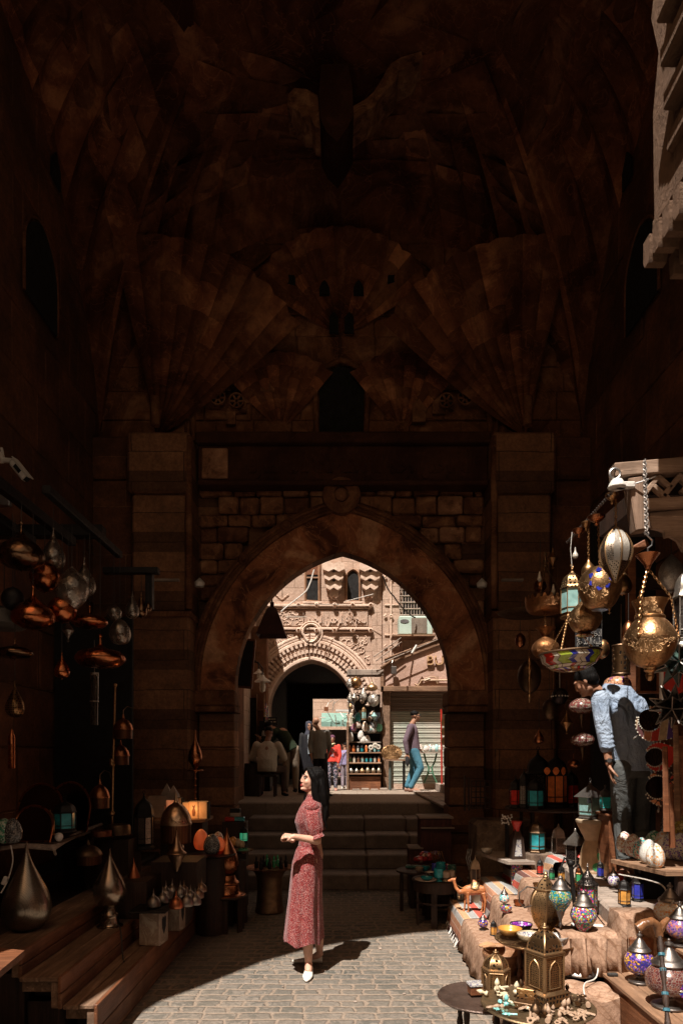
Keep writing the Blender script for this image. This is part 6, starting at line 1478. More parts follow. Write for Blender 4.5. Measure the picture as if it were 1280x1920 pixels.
plank_step('second wooden step on the left with a small sunlit patch',-1.92,-1.687,4.08,7.4,.27,.46,2)
plank_step('third wooden step on the left carrying the big silver teardrop lamp',-2.25,-1.942,4.12,7.3,.44,.60,2)
g=MB(); g.box(-3.2,-2.26,3.0,8.6,0,.585); g.box(-3.2,-1.93,7.5,8.6,0,.55); g.box(-2.25,-1.95,4.2,7.3,0,.44); g.box(-1.93,-1.70,4.2,7.4,0,.27); struct('stall_platform',g,m_darkw)
lt_=thing('low_table','dark varnished low table cut off by the bottom left corner','table',(0,0,0))
g=MB(); g.prism([(-3.0,3.1),(-1.62,3.1),(-1.68,3.62),(-3.0,4.05)],.035,Tr(0,0,.715),axis='z'); obj('table_top',g,m_redwx,lt_)
for x,y in ((-1.8,3.2),(-1.85,3.55)): g=MB(); g.box(x-.03,x+.03,y-.03,y+.03,0,.715); obj('leg',g,m_darkw,lt_)
g=MB(); g.tube([(-2.15,3.9,.75),(-2.12,3.9,.85),(-2.17,3.9,.92),(-2.25,3.9,.93)],.012,6); solo('jug_handle',g,m_pewter,'curved dark jug handle at the left edge above the low table','handle') if False else None
m_sil_p=pierced('dotted_nickel',(.42,.36,.29),60,.33,thr=.30)
def tea2(label,loc,H,Rr,mat,**k): return standing(label,loc,H,Rr,mat,**k)
zf=.60
tea2('big pale metal teardrop lamp, largest on the left',(-2.13,4.62,zf),.60,.158,pierced('dotted_nickel_big',(.36,.30,.23),150,.3,thr=.27,rand=.15))
tea2('silver teardrop lamp on a ringed foot beside the alabaster box',(-1.79,5.28,.46),.60,.125,pierced('dotted_nickel_small',(.40,.31,.23),170,.26,thr=.27,rand=.15),foot=(.10,.15))
wire('lamp_cable',[Vector((-1.73,5.22,.475)),Vector((-1.66,5.12,.49)),Vector((-1.60,5.0,.30)),Vector((-1.56,4.9,.30))],.005,m_dcord,'black lamp cable trailing over the second wooden step','cable')
# alabaster boxes with tray of small onion lamps
m_alab=NT('alabaster'); n_=m_alab.noise(7,6,.6,dist=2.2); m_alab=m_alab.set(col=m_alab.ramp(n_,[(.35,(.36,.27,.20)),(.5,(.25,.17,.12)),(.62,(.42,.34,.26))]),rough=.4)
ab=thing('alabaster_box','square veined alabaster box with a cut heart shaped side on the lowest step','box',(-1.475-.0,5.42,.292),rz=-.12)
g=MB(); g.box(-.10,.07,-.09,.09,0,.28,bev=.006); obj('body',g,m_alab,ab); g=MB(); g.prism([(0,-.1),(.04,-.04),(.045,.03),(.02,.05),(0,.035),(-.02,.05),(-.045,.03),(-.04,-.04)],.004,Tr(.0705,0,.17)@R(0,0,PI/2)); obj('cut_hole',g,m_void,ab)
ab2=dup(ab,(-1.40,5.85,.292),rz=-.12,label='second alabaster box just behind the first, mostly hidden',scale=(.6,.8,.95))
g=MB(); g.box(-.16,.13,-.24,.42,0,.014,bev=.004); tr_=solo('lamp_tray',g,m_iron,'thin black tray lying on the alabaster boxes under the small onion lamps','tray',loc=(-1.47,5.45,.573))
random.seed(23)
on=[(288,1688,.085,'silver',5.35),(305,1668,.08,'silver',5.5),(311,1650,.09,'silver',5.65),(330,1683,.082,'copper',5.32),(350,1670,.085,'silver',5.4),(357,1655,.075,'silver',5.6),(366,1668,.075,'silver',5.45),(338,1640,.08,'silver',5.75),(372,1648,.072,'bronze',5.7),(323,1640,.085,'silver',5.8),(345,1632,.07,'bronze',5.85),(378,1636,.07,'bronze',5.9)]
nth=['front left','second from the left','tall one at the back left','front','front right','middle right','right hand','back middle','far right','back','rearmost brownish','rearmost right']
mm={'silver':metal('onion_silver',(.30,.26,.23),.3),'copper':metal('onion_copper',(.5,.17,.08),.28),'bronze':metal('onion_bronze',(.3,.2,.14),.32)}
for k,(px,py,s_,c,d) in enumerate(on):
    x=(px-640)/F*d
    l='small %s onion lamp, %s in the cluster on the tray'%({'silver':'silvery','copper':'red copper','bronze':'bronze'}[c],nth[k])
    g=MB(); g.lathe(cr([(.01,0),(.6*s_,.02*s_),(s_*.66,.35*s_),(.5*s_,.8*s_),(.15*s_,1.15*s_),(.05*s_,1.5*s_),(.002,1.75*s_)],4),18); solo('onion_lamp',g,mm[c],l,'lamp','small onion lamps on the black tray',(x,d,.588 if d<5.9 else .60))
g=MB(); g.box(-.14,.14,-.15,.15,0,.30,bev=.01); solo('tray_support',g,m_darkw,'dark block holding up the far end of the black tray','block',loc=(-1.49,6.05,.29-.0)) 
tea2('small copper teardrop lamp between the silver lamp and the cluster',P(251,1672,5.7),.28,.06,mm['copper']); solo_lathe('ball_lamp','small bronze ball lamp with a tiny knob left of the cluster','lamp',P(262,1690,5.6),[(.02,0),(.07,.03),(.08,.07),(.06,.12),(.01,.15)],mm['bronze'],16)
g=MB(); g.box(-.13,.13,-.25,.25,0,.30); solo('lamp_crate',g,m_darkw,'dark crate under the small copper teardrop lamp','crate',loc=(-1.70,5.75,.462))
# stacked lamp behind the cluster
m_fr=NT('metal_fringe'); xx,yy,zz=m_fr.sep(); at=m_fr.math('ARCTAN2',yy,xx); fs_=m_fr.math('SINE',m_fr.math('MULTIPLY',at,60)); m_fr=m_fr.set(col=m_fr.ramp(fs_,[(.3,(.05,.018,.008)),(.8,(.22,.09,.04))]),rough=.4,metal=.8)
def fringe_lamp(label,loc,Rr,H,mat,foot=True,emit=None,group=None,hook=False):
    t=thing('fringed_lamp',label,'lamp',loc,group=group)
    fh=H*.28; z=H*.30 if foot else 0
    g=MB(); g.lathe(cr([(Rr,z),(Rr*1.0,z+.004),(Rr,z+fh)],3),32,cap=False); obj('fringe',g,m_fr,t)
    z+=fh; g=MB(); g.lathe(cr([(Rr*1.06,z-.004),(Rr*1.05,z+.01),(Rr*.9,z+H*.16),(Rr*.55,z+H*.28),(Rr*.18,z+H*.34),(Rr*.1,z+H*.42),(.003,z+H*.5)],4),28); obj('shade',g,mat,t)
    if foot: g=MB(); g.lathe(cr([(Rr*.45,0),(Rr*.4,.01),(Rr*.15,H*.06),(Rr*.55,H*.2),(Rr*.2,H*.34),(Rr*.1,H*.5)],4),20); obj('stem',g,mat,t)
    if hook: g=MB(); g.tube([(0,0,z+H*.45),(0,0,z+H*.6),(.04,0,z+H*.72),(.09,0,z+H*.66),(.1,0,z+H*.5)],.005,5); obj('hook_arm',g,m_bronze,t)
    return t
fringe_lamp('hammered gold lamp with a beaded metal fringe above the onion cluster',P(330,1615,6.0),.13,.56,metal('hammered_gold',(.6,.40,.25),.22,hammer=22))
g=MB(); g.box(-.2,.2,-.2,.2,0,.25); solo('dark_stand',g,m_darkw,'dark stand beneath the gold fringed lamp','stand',loc=(-1.46,6.15,.60))
solo_lathe('spinning_top_lamp','pointed gold lamp shaped like a spinning top below the gold fringe','lamp',P(331,1636,5.85),[(.003,0),(.012,.01),(.03,.05),(.075,.15),(.085,.165),(.05,.2),(.015,.30),(.003,.36)],metal('top_gold',(.45,.28,.17),.25,hammer=26),20)
# copper teardrop on black stool
st=thing('round_stool','black round stool carrying the copper teardrop lamp','stool',(-1.165,6.95,0))
g=MB(); g.lathe([(.001,.34),(.20,.34),(.205,.35),(.2,.362),(.001,.362)],28,cap=False); obj('seat',g,m_darkw,st)
for k in range(6): a=PI/6+k*PI/3; g=MB(); g.box(-.035,.035,-.008,.008,0,.34,Tr(.165*math.cos(a),.165*math.sin(a),0)@R(0,0,a+PI/2)); obj('leg',g,m_darkw,st)
tl_=standing('copper teardrop lamp on a wide dish foot standing on the black stool',(-1.165,6.95,.363),.68,.118,m_copper,foot=(.19,.20))
# brass waisted pot table with glass jars
pt=thing('hammered_pot','tall waisted brass pot with embossed shapes near the foot of the steps','pot',(-.815,7.75,0))
g=MB(); g.lathe(cr([(.155,0),(.165,.02),(.15,.1),(.14,.25),(.15,.4),(.19,.49)],4),28); obj('body',g,metal('embossed_brass',(.32,.20,.115),.42,hammer=14),pt)
g=MB(); g.lathe([(.19,.48),(.28,.505),(.285,.512),(.2,.5),(.001,.495)],30,cap=False); obj('dish',g,m_copper,pt)
random.seed(41)
for k in range(9):
    a=k*2.4; rr=.05+.15*math.sqrt(k/9); solo_lathe('small_jar','tiny dark glass jar standing in the dish of the brass pot','jar',(-.815+rr*math.cos(a),7.75+rr*.8*math.sin(a),.503),[(.02,0),(.024,.02),(.022,.07),(.01,.085),(.012,.11),(.002,.14)],m_iron if k%3 else m_ggreen,10,group='dark jars in the brass pot dish')
# shelf with lit alabaster candle boxes
sh_=thing('candle_shelf','wooden shelf holding the lit alabaster candle boxes on the left','shelf',(0,0,0))
a=P(305,1536,7.0); b=P(395,1522,7.3)
g=MB(); g.prism([(a.x-.1,6.85),(b.x,7.0),(b.x,7.45),(a.x-.1,7.45)],.03,Tr(0,0,a.z-.035),axis='z'); obj('board',g,m_plkx,sh_); g=MB(); g.box(a.x-.05,b.x-.05,7.1,7.4,.0,a.z-.036); obj('cabinet',g,m_darkw,sh_)
zs=a.z-.004
def lit_alab(name,col,e):
    t=NT(name); n=t.noise(9,5,.6,dist=2); c=t.ramp(n,[(.36,sc3(col,.45)),(.56,col)]); x,y,z=t.sep(); 
    t.set(col=(.5,.3,.16),rough=.4,emit=c,estr=e); return t.mat
m_lit=lit_alab('lit_alabaster',(1,.42,.13),.10); m_lit2=lit_alab('lit_pink_alabaster',(1,.30,.12),.22); m_dull=plain('pale_alabaster',(.27,.19,.14),.5,var=.3)
for k,(px,mt,w_,h,l) in enumerate(((338,m_dull,.04,.22,'unlit pale alabaster slab box with a rounded cut'),(352,m_lit,.045,.17,'lit alabaster box with lattice cut, left of the two bright ones'),(368,m_lit,.07,.18,'lit alabaster box with a small figure cut into it'),(385,m_lit,.06,.18,'brightest plain lit alabaster box at the shelf end'))):
    t=thing('candle_box',l,'candle holder',((px-640)/F*7.1,7.1,zs)); g=MB(); g.box(-w_,w_*.4,-.05,.05,0,h,bev=.005); obj('body',g,mt,t)
    g=MB(); g.box(w_*.4+.001,w_*.75,-.045,.045,0,h*.96); obj('dark_slot',g,m_void,t)
    if k==2: g=MB(); g.prism([(-.012,.0),(-.02,.05),(-.008,.08),(-.015,.11),(0,.1),(.015,.12),(.008,.08),(.018,.04),(.01,0)],.004,Tr(-.015,-.055,.03)); obj('cut_figure',g,m_redw,t)
def spire(label,px,d,mt,h,w_,tip=None):
    t=thing('alabaster_lamp',label,'lamp',((px-640)/F*d,d,zs)); g=MB(); g.lathe([(w_*.8,0),(w_*.8,h*.25),(w_,h*.3),(w_,h*.55)],4,a0=PI/4,smooth=False); obj('body',g,mt,t)
    g=MB(); g.lathe([(w_*1.05,h*.55),(w_*.9,h*.7),(.002,h)],4,a0=PI/4,smooth=False); obj('roof',g,tip or m_dull,t); return t
spire('lit pink veined alabaster lamp with a pointed top',325,7.2,m_lit2,.34,.085); spire('dim pointed alabaster lamp beside the lit pink one',313,7.25,m_dull,.36,.075)
t=thing('alabaster_lamp','dim alabaster block lamp with slanted roof at the left end of the shelf','lamp',((298-640)/F*7.2,7.2,zs)); g=MB(); g.box(-.07,.07,-.05,.05,0,.13,bev=.004); obj('body',g,m_dull,t); g=MB(); g.prism([(-.14,.13),(-.09,.23),(.11,.23),(.11,.13)],.1,Tr(0,-.05,0)); obj('roof',g,m_dull,t)
# the warm glow of those candles is a real small lamp
pl_=bpy.data.lights.new('candle_glow','POINT'); pl_.energy=.5; pl_.color=(1,.45,.15); pl_.shadow_soft_size=.04; po=bpy.data.objects.new('candle_glow',pl_); COL.objects.link(po); po.location=((360-640)/F*7.0,6.96,zs+.10)
# dark domed lantern with lit slots
fanous('dark domed lantern with small lit lace windows, left of the candle shelf',P(270,1592,6.6),.54,.19,8,m_iron,lit_alab('lit_lace',(.8,.5,.3),.12) if False else m_psil)
# red and black egg lamps
m_redegg=lit_alab('lit_red_egg',(1,.10,.02),.13)
for (px,py,d,H,Rr,mt,l) in ((377,1594,6.9,.21,.075,m_redegg,'glowing red egg lamp behind the black crackled one'),(397,1602,6.75,.20,.082,m_mgrey,'large black crackled egg lamp beside the red ones'),(412,1596,6.9,.14,.055,m_redegg,'smaller glowing red egg lamp, right of the black egg'),(409,1585,7.05,.14,.055,m_mwhite,'pinkish crackled egg lamp behind the small red one')):
    eggl(l,P(px,py,d),H,Rr,mt,'red and black egg lamps')
g=MB(); g.lathe([(.001,0),(.22,0),(.25,.02),(.001,.012)],24,cap=False); solo('egg_tray',g,m_iron,'dark tray under the red and black egg lamps','tray',loc=P(396,1602,6.85)-Vector((0,0,.02)))
g=MB(); g.lathe([(.15,0),(.14,P(396,1602,6.85).z-.03)],16,cap=True); o=P(396,1602,6.85); solo('dark_drum_stand',g,m_darkw,'dark drum under the egg lamp tray','stand',loc=(o.x,o.y,.0))
for (px,py,s_,mt,l) in ((437,1588,.055,m_gamber,'amber stone fruit in the dish behind the copper lamp'),(446,1590,.05,plain('pale_stone_fruit',(.35,.27,.17),.5),'pale stone fruit in the dish behind the copper lamp'),(453,1592,.045,plain('cream_stone_fruit',(.4,.3,.18),.5),'cream stone fruit nearest the edge of the dish')):
    g=MB(); g.ball((0,0,s_),(s_*.8,s_*.8,s_),10); solo('stone_fruit',g,mt,l,'ornament',None,P(px,py,7.3))
solo_lathe('fruit_dish','copper dish of stone fruit to the right of the copper teardrop lamp','dish',P(448,1600,7.3),[(.06,0),(.08,.01),(.15,.03),(.155,.036),(.001,.02)],m_copper,24,raw=True)
g=MB(); g.lathe([(.09,0),(.08,.66)],12); solo('thin_stand',g,m_darkw,'dark post carrying the dish of stone fruit','stand',loc=(P(448,1600,7.3).x,7.3,0))
fanous('small lantern with bright green glass behind the dish of stone fruit',P(457,1580,7.6),.19,.10,6,m_iron,glass('lit_green',(.05,.4,.2),.25))
g=MB(); g.box(-.14,.14,-.1,.1,0,1.0); solo('tall_crate',g,m_darkw,'tall dark crate at the foot of the left pier','crate',loc=(P(440,1530,8.0).x,8.05,0))
for k,(dx,dz,mt,l) in enumerate(((-.06,0,m_redp,'red tin on the tall dark crate by the left pier'),(.05,0,m_gteal,'teal box on the tall dark crate by the left pier'),(.0,.055,m_greyw,'pale box lid topping the stack by the left pier'),(-.0,.10,m_iron,'dark glass lump on top of the stack by the left pier'))):
    g=MB(); g.box(-.06,.06,-.05,.05,0,.05,bev=.008); solo('small_box',g,mt,l,'box',None,(P(440,1530,8.0).x+dx,8.05,1.002+dz))
# tall finial lamp by the pier
tf=thing('spire_lamp','tall slender copper spire lamp on a beaded stem in front of the left pier','lamp',P(366,1520,7.6))
g=MB(); g.lathe(cr([(.004,.45),(.02,.47),(.07,.55),(.075,.62),(.05,.70),(.018,.78),(.006,.88),(.002,.9)],4),18); g.lathe(cr([(.09,.44),(.085,.455),(.02,.45)],2),18); obj('spire',g,m_copper,tf)
g=MB(); g.tube([(0,0,0),(0,0,.46)],.008,6)
for k in range(6): g.ball((0,0,.05+k*.075),.016,8)
obj('stem',g,m_copper,tf); g=MB(); g.box(-.1,.1,-.1,.1,-1.17,0); 
# brass floor pole with hook lamps
po_=thing('brass_pole','thin tall brass lamp pole with collars on the left','pole',P(210,1585,6.4))
H=300*6.4/F; g=MB(); g.tube([(0,0,0),(.01,0,H*.5),(.03,0,H)],.011,8); obj('pole',g,m_brass,po_)
g=MB(); 
for z in (.0,.17*H,.48*H,.5*H): g.ball((.0,0,z+.04),.028,8)
g.ball((.03,0,H),.02,8); obj('collar',g,m_brass,po_)
fringe_lamp('copper fringed lamp with a red glint, topmost beside the brass pole',P(231,1385,6.4),.085,.30,m_copper,foot=False,hook=True,group=None)
fringe_lamp('copper fringed lamp directly under the topmost one by the brass pole',P(226,1434,6.5),.08,.30,m_copper,foot=False)
fringe_lamp('copper fringed lamp with curved hook left of the brass pole',P(187,1515,6.2),.085,.34,m_copper,foot=False,hook=True)
# branch edged shelf with arched mirrors
bs_=thing('branch_shelf','dim shelf edged with a rough branch, holding arched mirrors on the left','shelf')
A=P(0,1591,4.9);B=P(100,1590,5.2);C_=P(190,1546,6.3)
g=MB(); g.tube([A,P(40,1586,5.0),B,P(120,1578,5.5),P(150,1562,5.9),C_],[.018,.02,.025,.02,.022,.015],7); g.tube([B,B+Vector((.03,-.03,-.05))],.01,5); obj('branch',g,m_greyw,bs_)
g=MB(); g.prism([(-3.18,4.95),(A.x,4.95),(B.x,5.25),(C_.x,6.35),(-3.18,6.5)],.02,Tr(0,0,A.z-.02),axis='z'); obj('board',g,m_darkw,bs_)
g=MB(); 
for x,y in ((-2.95,5.1),(-2.25,6.1)): g.box(x-.03,x+.03,y-.03,y+.03,.59,A.z-.02)
obj('leg',g,m_darkw,bs_)
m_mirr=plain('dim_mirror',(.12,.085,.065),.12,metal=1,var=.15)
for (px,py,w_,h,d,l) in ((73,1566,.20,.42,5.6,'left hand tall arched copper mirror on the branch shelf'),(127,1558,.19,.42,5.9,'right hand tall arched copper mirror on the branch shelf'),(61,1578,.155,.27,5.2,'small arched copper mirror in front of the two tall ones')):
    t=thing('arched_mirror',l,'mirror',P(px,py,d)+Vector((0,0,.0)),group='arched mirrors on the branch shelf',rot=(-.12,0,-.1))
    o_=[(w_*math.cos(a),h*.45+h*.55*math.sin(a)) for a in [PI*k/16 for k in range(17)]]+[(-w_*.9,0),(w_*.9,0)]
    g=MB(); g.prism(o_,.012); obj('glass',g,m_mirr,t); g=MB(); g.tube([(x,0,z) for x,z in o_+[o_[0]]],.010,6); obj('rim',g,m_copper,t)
g=MB(); g.ball((0,0,.035),.035,12); solo('white_ball',g,m_white,'small pale ball on the edge of the branch shelf','ball',loc=P(110,1571,5.3)-Vector((0,0,.03)))
fanous('narrow brass lantern between the small and tall arched mirrors',P(94,1566,5.35),.2,.07,4,m_brass,m_gamber,ring=False)
fanous('dark teal lantern silhouetted before the right hand tall mirror',P(122,1560,5.5),.27,.17,6,m_iron,m_gteal)
for (px,c,l) in ((8,m_mgreen,'greenish mosaic egg lamp at the left edge of the branch shelf'),(24,m_mgrey,'dark crackled egg lamp next to the greenish one'),):
    eggl(l,P(px,1582,4.85),.18,.065,c,'dim mosaic eggs at the left edge')
cc=wire('lamp_cable',[P(20,1585,4.7),P(24,1615,4.7),P(15,1650,4.6),P(2,1675,4.5)],.005,m_white,'white cable with a switch hanging at the left edge','cable')
g=MB(); g.box(-.015,.015,-.01,.01,-.03,.03,R(0,.4,0),bev=.004); solo('cable_switch',g,m_white,'white inline switch on the cable at the left edge','switch',loc=P(9,1652,4.58))
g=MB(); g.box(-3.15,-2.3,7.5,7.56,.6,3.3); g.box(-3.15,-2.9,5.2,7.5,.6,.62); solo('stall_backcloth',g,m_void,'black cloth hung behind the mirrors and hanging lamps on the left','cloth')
# cylinder vessels and box rows in dimness
solo_lathe('round_tin','dim round tin with lid on the ledge right of the branch shelf','tin',P(222,1565,6.3),[(.11,0),(.11,.07),(.10,.09),(.03,.10),(.001,.10)],m_bronze,20,raw=True); solo_lathe('round_tin','flat red brown tin beside the round lidded one','tin',P(188,1568,6.1),[(.10,0),(.10,.05),(.001,.055)],metal('red_tin',(.25,.09,.05),.4),20,raw=True)
fringe_lamp('dim bronze bell lamp with two round studs below the tins',P(165,1620,5.8),.11,.26,m_bronze,foot=False)
g=MB(); g.box(-.35,.25,-.15,.25,0,.42); solo('dark_chest',g,m_darkw,'dark chest under the tins at the back of the left stall','chest',loc=(P(200,1600,6.4).x,6.4,.588))
# hanging lamps, left: each (px,py bottom,d,H,R,mat,shape,label)
m_cop2=metal('hanging_copper',(.55,.18,.07),.13,hammer=26); m_sil2=metal('hanging_nickel',(.42,.37,.32),.17,engr=80,hammer=34); m_br2=metal('hanging_bronze',(.24,.14,.08),.16,hammer=26)
HL=[(40,1068,4.7,.32,.155,m_br2,'wide','large bronze onion lamp at top left of the hanging group'),
(100,1068,5.0,.30,.085,m_sil2,'tear','slim silver teardrop lamp with a bright tip'),
(84,1110,4.9,.22,.105,m_cop2,'ball','glowing copper ball lamp under the large bronze onion'),
(135,1148,4.9,.32,.115,m_sil2,'oval','big silver oval lamp in the middle of the hanging group'),
(158,1118,5.2,.29,.085,m_sil2,'tear','silver lamp just behind the big silver oval'),
(117,1168,4.9,.19,.10,m_cop2,'ball','copper ball lamp directly under the big silver oval'),
(62,1180,4.7,.29,.145,m_cop2,'wide','wide copper onion lamp with a long neck at far left'),
(168,1178,5.1,.16,.13,m_cop2,'flat','flat copper lamp right of the middle copper ball'),
(24,1145,4.7,.16,.075,m_iron,'ball','small black ball lamp close to the left edge'),
(188,1252,5.2,.24,.185,m_cop2,'flat','largest flat copper lamp low in the hanging group'),
(116,1272,4.9,.18,.055,m_cop2,'tear','small copper drop lamp at the bottom of the group'),
(128,1202,5.0,.16,.04,m_sil2,'diam','narrow silver spindle lamp between two copper lamps'),
(214,1165,5.6,.13,.06,m_sil2,'ball','small silver ball lamp at the right of the group'),
(225,1208,5.5,.20,.085,m_sil2,'egg','silver egg lamp hanging below the small silver ball'),
(248,1160,6.4,.26,.065,m_sil2,'tear','slender silver teardrop in front of the left pier'),
(265,1158,6.5,.24,.055,m_br2,'tear','slender bronze teardrop right beside the silver one'),
(278,1148,6.6,.10,.03,m_br2,'egg','tiny bronze egg pendant at the right end of the beam'),
(28,1235,4.8,.14,.12,m_br2,'flat','dim flat bronze lamp low at the left edge'),
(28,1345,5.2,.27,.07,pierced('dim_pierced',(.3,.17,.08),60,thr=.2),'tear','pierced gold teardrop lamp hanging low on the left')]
for (px,py,d,H,Rr,mt,shp,l) in HL:
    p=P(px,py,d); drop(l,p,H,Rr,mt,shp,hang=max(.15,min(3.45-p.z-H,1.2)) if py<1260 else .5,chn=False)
t=thing('hanging_lamp','slender copper tube lamp below the pierced gold teardrop','lamp',P(22,1441,5.2)); g=MB(); g.lathe([(.025,0),(.025,.24),(.012,.27),(.004,.3)],14); obj('tube',g,m_cop2,t)
t=thing('wind_chime','pair of long clear glass tubes joined by a dark ring','wind chime',P(177,1360,5.6)); g=MB(); g.lathe([(.03,.0),(.03,.19)],16); g.lathe([(.033,.20),(.033,.41)],16); obj('tube',g,glass('smoky_glass',(.03,.025,.02),0,.08),t); g=MB(); g.lathe([(.036,.19),(.036,.2)],16); g.lathe([(.034,.41),(.034,.43)],16); g.tube([(0,0,.43),(0,0,.7)],.003,4); obj('ring',g,m_silver,t)
t=thing('paper_lantern','pale panelled lantern shade cut by the left edge under the black ball','lantern',P(8,1180,4.9)); g=MB(); g.lathe([(.12,0),(.17,.03),(.13,.13),(.05,.16)],8,smooth=False); obj('panels',g,m_gwhite if False else plain('dim_panel',(.09,.08,.07),.5),t); g=MB(); g.tube([(0,0,.15),(0,0,.6)],.004,4); obj('cord',g,m_dcord,t)
bm=thing('hanging_beam','dark iron beam on the left wall from which the metal lamps hang','beam'); 
g=MB(); g.box(-3.19,P(205,990,6.2).x,6.0,6.12,P(0,1000,6.1).z-.05,P(0,1000,6.1).z+.05,bev=.006); obj('cross_beam',g,m_iron,bm)
g=MB(); g.box(-2.75,-2.68,4.2,6.0,3.62,3.70,bev=.006); g.box(-2.4,-2.33,4.2,6.0,3.62,3.70,bev=.006); g.box(-2.02,-1.96,4.6,6.12,3.55,3.61,bev=.006); obj('rail',g,m_iron,bm)
b2=thing('hanging_beam','short dark bracket beam above the slender lamps by the left pier','beam'); g=MB(); g.box(P(195,1070,6.6).x,P(298,1070,6.6).x,6.55,6.63,P(0,1071,6.6).z-.03,P(0,1071,6.6).z+.03,bev=.005); g.box(P(272,1100,6.6).x,P(285,1100,6.6).x,6.6,6.68,P(0,1140,6.6).z,P(0,1066,6.6).z); obj('bracket',g,m_iron,b2)
# security camera and flood light
sc_=thing('security_camera','white bullet security camera on the left wall pointing down right','camera',P(5,858,5.6))
g=MB(); g.lathe([(.001,-.03),(.045,-.03),(.045,0),(.02,.01)],16,Tr(0,0,0)@R(0,PI/2,0)); g.tube([(0,0,-.02),(.09,-.02,-.035)],.022,8); g.tube([(.0,0,.03),(-.01,0,.08)],.012,6); obj('mount',g,m_white,sc_)
g=MB(); T=Tr(.13,-.03,-.09)@R(0,.87,-.2); g.box(-.06,.14,-.035,.035,-.03,.03,T,bev=.015); g.box(-.07,.155,-.04,.04,.03,.038,T,bev=.003); obj('body',g,m_white,sc_); g=MB(); g.box(.0,.08,-.0365,-.035,-.012,.02,T); g.box(.139,.142,-.025,.025,-.02,.02,T); obj('lens_window',g,m_void,sc_)
fl=thing('junction_box','grey metal box with cable bolted to the left wall under the camera','box',P(8,935,5.6)); g=MB(); g.box(-.06,.05,-.02,.04,-.06,.06,bev=.008); obj('body',g,m_steel,fl); g=MB(); g.tube([(.04,0,-.05),(.07,0,0),(.05,0,.09),(0,0,.14)],.006,6); obj('cable',g,m_dcord,fl)
# centre right: turquoise table and cabinet on the steps
tt=thing('round_table','dark carved round table covered with turquoise bowls and goblets','table',(1.01,7.2,0))
g=MB(); g.lathe([(.001,.46),(.26,.46),(.27,.47),(.26,.482),(.001,.482)],32,cap=False); obj('table_top',g,m_darkw,tt); g=MB(); g.lathe([(.25,.36),(.25,.46)],24,cap=False); g.lathe([(.24,.24),(.24,.26)],24,cap=False); obj('apron',g,m_darkw,tt)
for k in range(5): a=k*2*PI/5-.6; g=MB(); g.box(-.03,.03,-.01,.01,0,.44,Tr(.21*math.cos(a),.21*math.sin(a),0)@R(0,0,a+PI/2)); obj('leg',g,m_darkw,tt)
tt2=thing('round_table','second dark table edge behind and left of the turquoise goblets','table',(.86,7.75,0)); g=MB(); g.lathe([(.001,.46),(.24,.46),(.24,.48),(.001,.48)],28,cap=False); obj('table_top',g,m_darkw,tt2)
for k in range(3): a=k*2.1+.8; g=MB(); g.tube([(.18*math.cos(a),.18*math.sin(a),0),(.18*math.cos(a),.18*math.sin(a),.46)],.02,6); obj('leg',g,m_darkw,tt2)
m_turq=plain('turquoise_glaze',(.02,.26,.30),.18,var=.3,vs=25); m_crm=plain('cream_stone',(.36,.27,.19),.45); m_dgr=plain('green_stone',(.05,.14,.12),.3)
ztt=.483
def gob(l,px,d,mt,h=.11,r=.045,z=ztt):
    solo_lathe('goblet',l,'goblet',((px-640)/F*d,d,z),[(r*.8,0),(r*.75,.008),(r*.4,.02),(r*.45,.03),(r*.95,.045),(r,h*.9),(r*.97,h),(r*.85,h*.98),(r*.8,.05),(.001,.05)],mt,18)
gob('turquoise striped goblet at the front middle of the round table',822,7.03,m_turq,.13,.05); gob('cream stone goblet right of the turquoise goblet',836,7.03,m_crm,.10,.045); gob('striped cream goblet at the right front of the round table',846,7.08,m_crm,.10,.038)
gob('taller turquoise mug behind the cream goblets',826,7.3,m_turq,.15,.05); gob('dark green goblet at the right of the round table',847,7.3,m_dgr,.12,.045); gob('blue black cup behind the turquoise mug',815,7.35,m_gblue,.13,.035); gob('dark painted cup at the back right of the round table',838,7.4,m_mmulti,.11,.05)
bowl('cream dish carrying a small turquoise bowl at the front left',((799-640)/F*7.05,7.05,ztt),.12,.02,m_crm,None,name='plate',cat='plate'); bowl('small turquoise bowl sitting in the cream dish',((800-640)/F*7.02,7.02,ztt+.012),.065,.035,m_turq)
bowl('grey patterned bowl behind the small turquoise bowl',((806-640)/F*7.25,7.25,ztt),.065,.06,m_mgrey,m_gwhite)
bowl('little cream bowl at the left end of the second table',((786-640)/F*7.6,7.6,ztt),.045,.05,m_crm); bowl('little teal bowl on the second dark table',((797-640)/F*7.65,7.65,ztt),.04,.05,m_turq)
g=MB(); g.box(-.14,.14,-.05,.05,0,.03,R(0,0,-.15),bev=.01); solo('carved_tray',g,m_dgr,'dark green ridged tray behind the little bowls','tray',loc=((783-640)/F*7.85,7.85,.484))
cb=thing('red_cabinet','dark red wooden cabinet with pale top standing on the right end of the steps','cabinet',(1.17,8.55,0))
g=MB(); g.box(-.20,.18,-.18,.2,0,1.0,bev=.008); obj('body',g,m_redwx if False else planks('cabinet_red',(.07,.02,.012),(.11,.035,.02),'z',.5),cb); g=MB(); g.box(-.22,.2,-.2,.22,1.0,1.028,bev=.006); obj('top',g,m_greyw,cb); g=MB(); g.box(-.20,.21,-.23,-.185,.88,.90,bev=.004); obj('pale_ledge',g,m_greyw,cb)
cb2=thing('red_cabinet','lower dark red stool box beside the cabinet with a grey board on it','box',(.90,8.5,0)); g=MB(); g.box(-.07,.09,-.15,.15,0,.63,bev=.006); obj('body',g,planks('cabinet_red_b',(.08,.025,.014),(.13,.045,.025),'z',.5),cb2); g=MB(); g.box(-.08,.1,-.17,.17,.63,.65,bev=.004); obj('top',g,m_greyw,cb2)
random.seed(51)
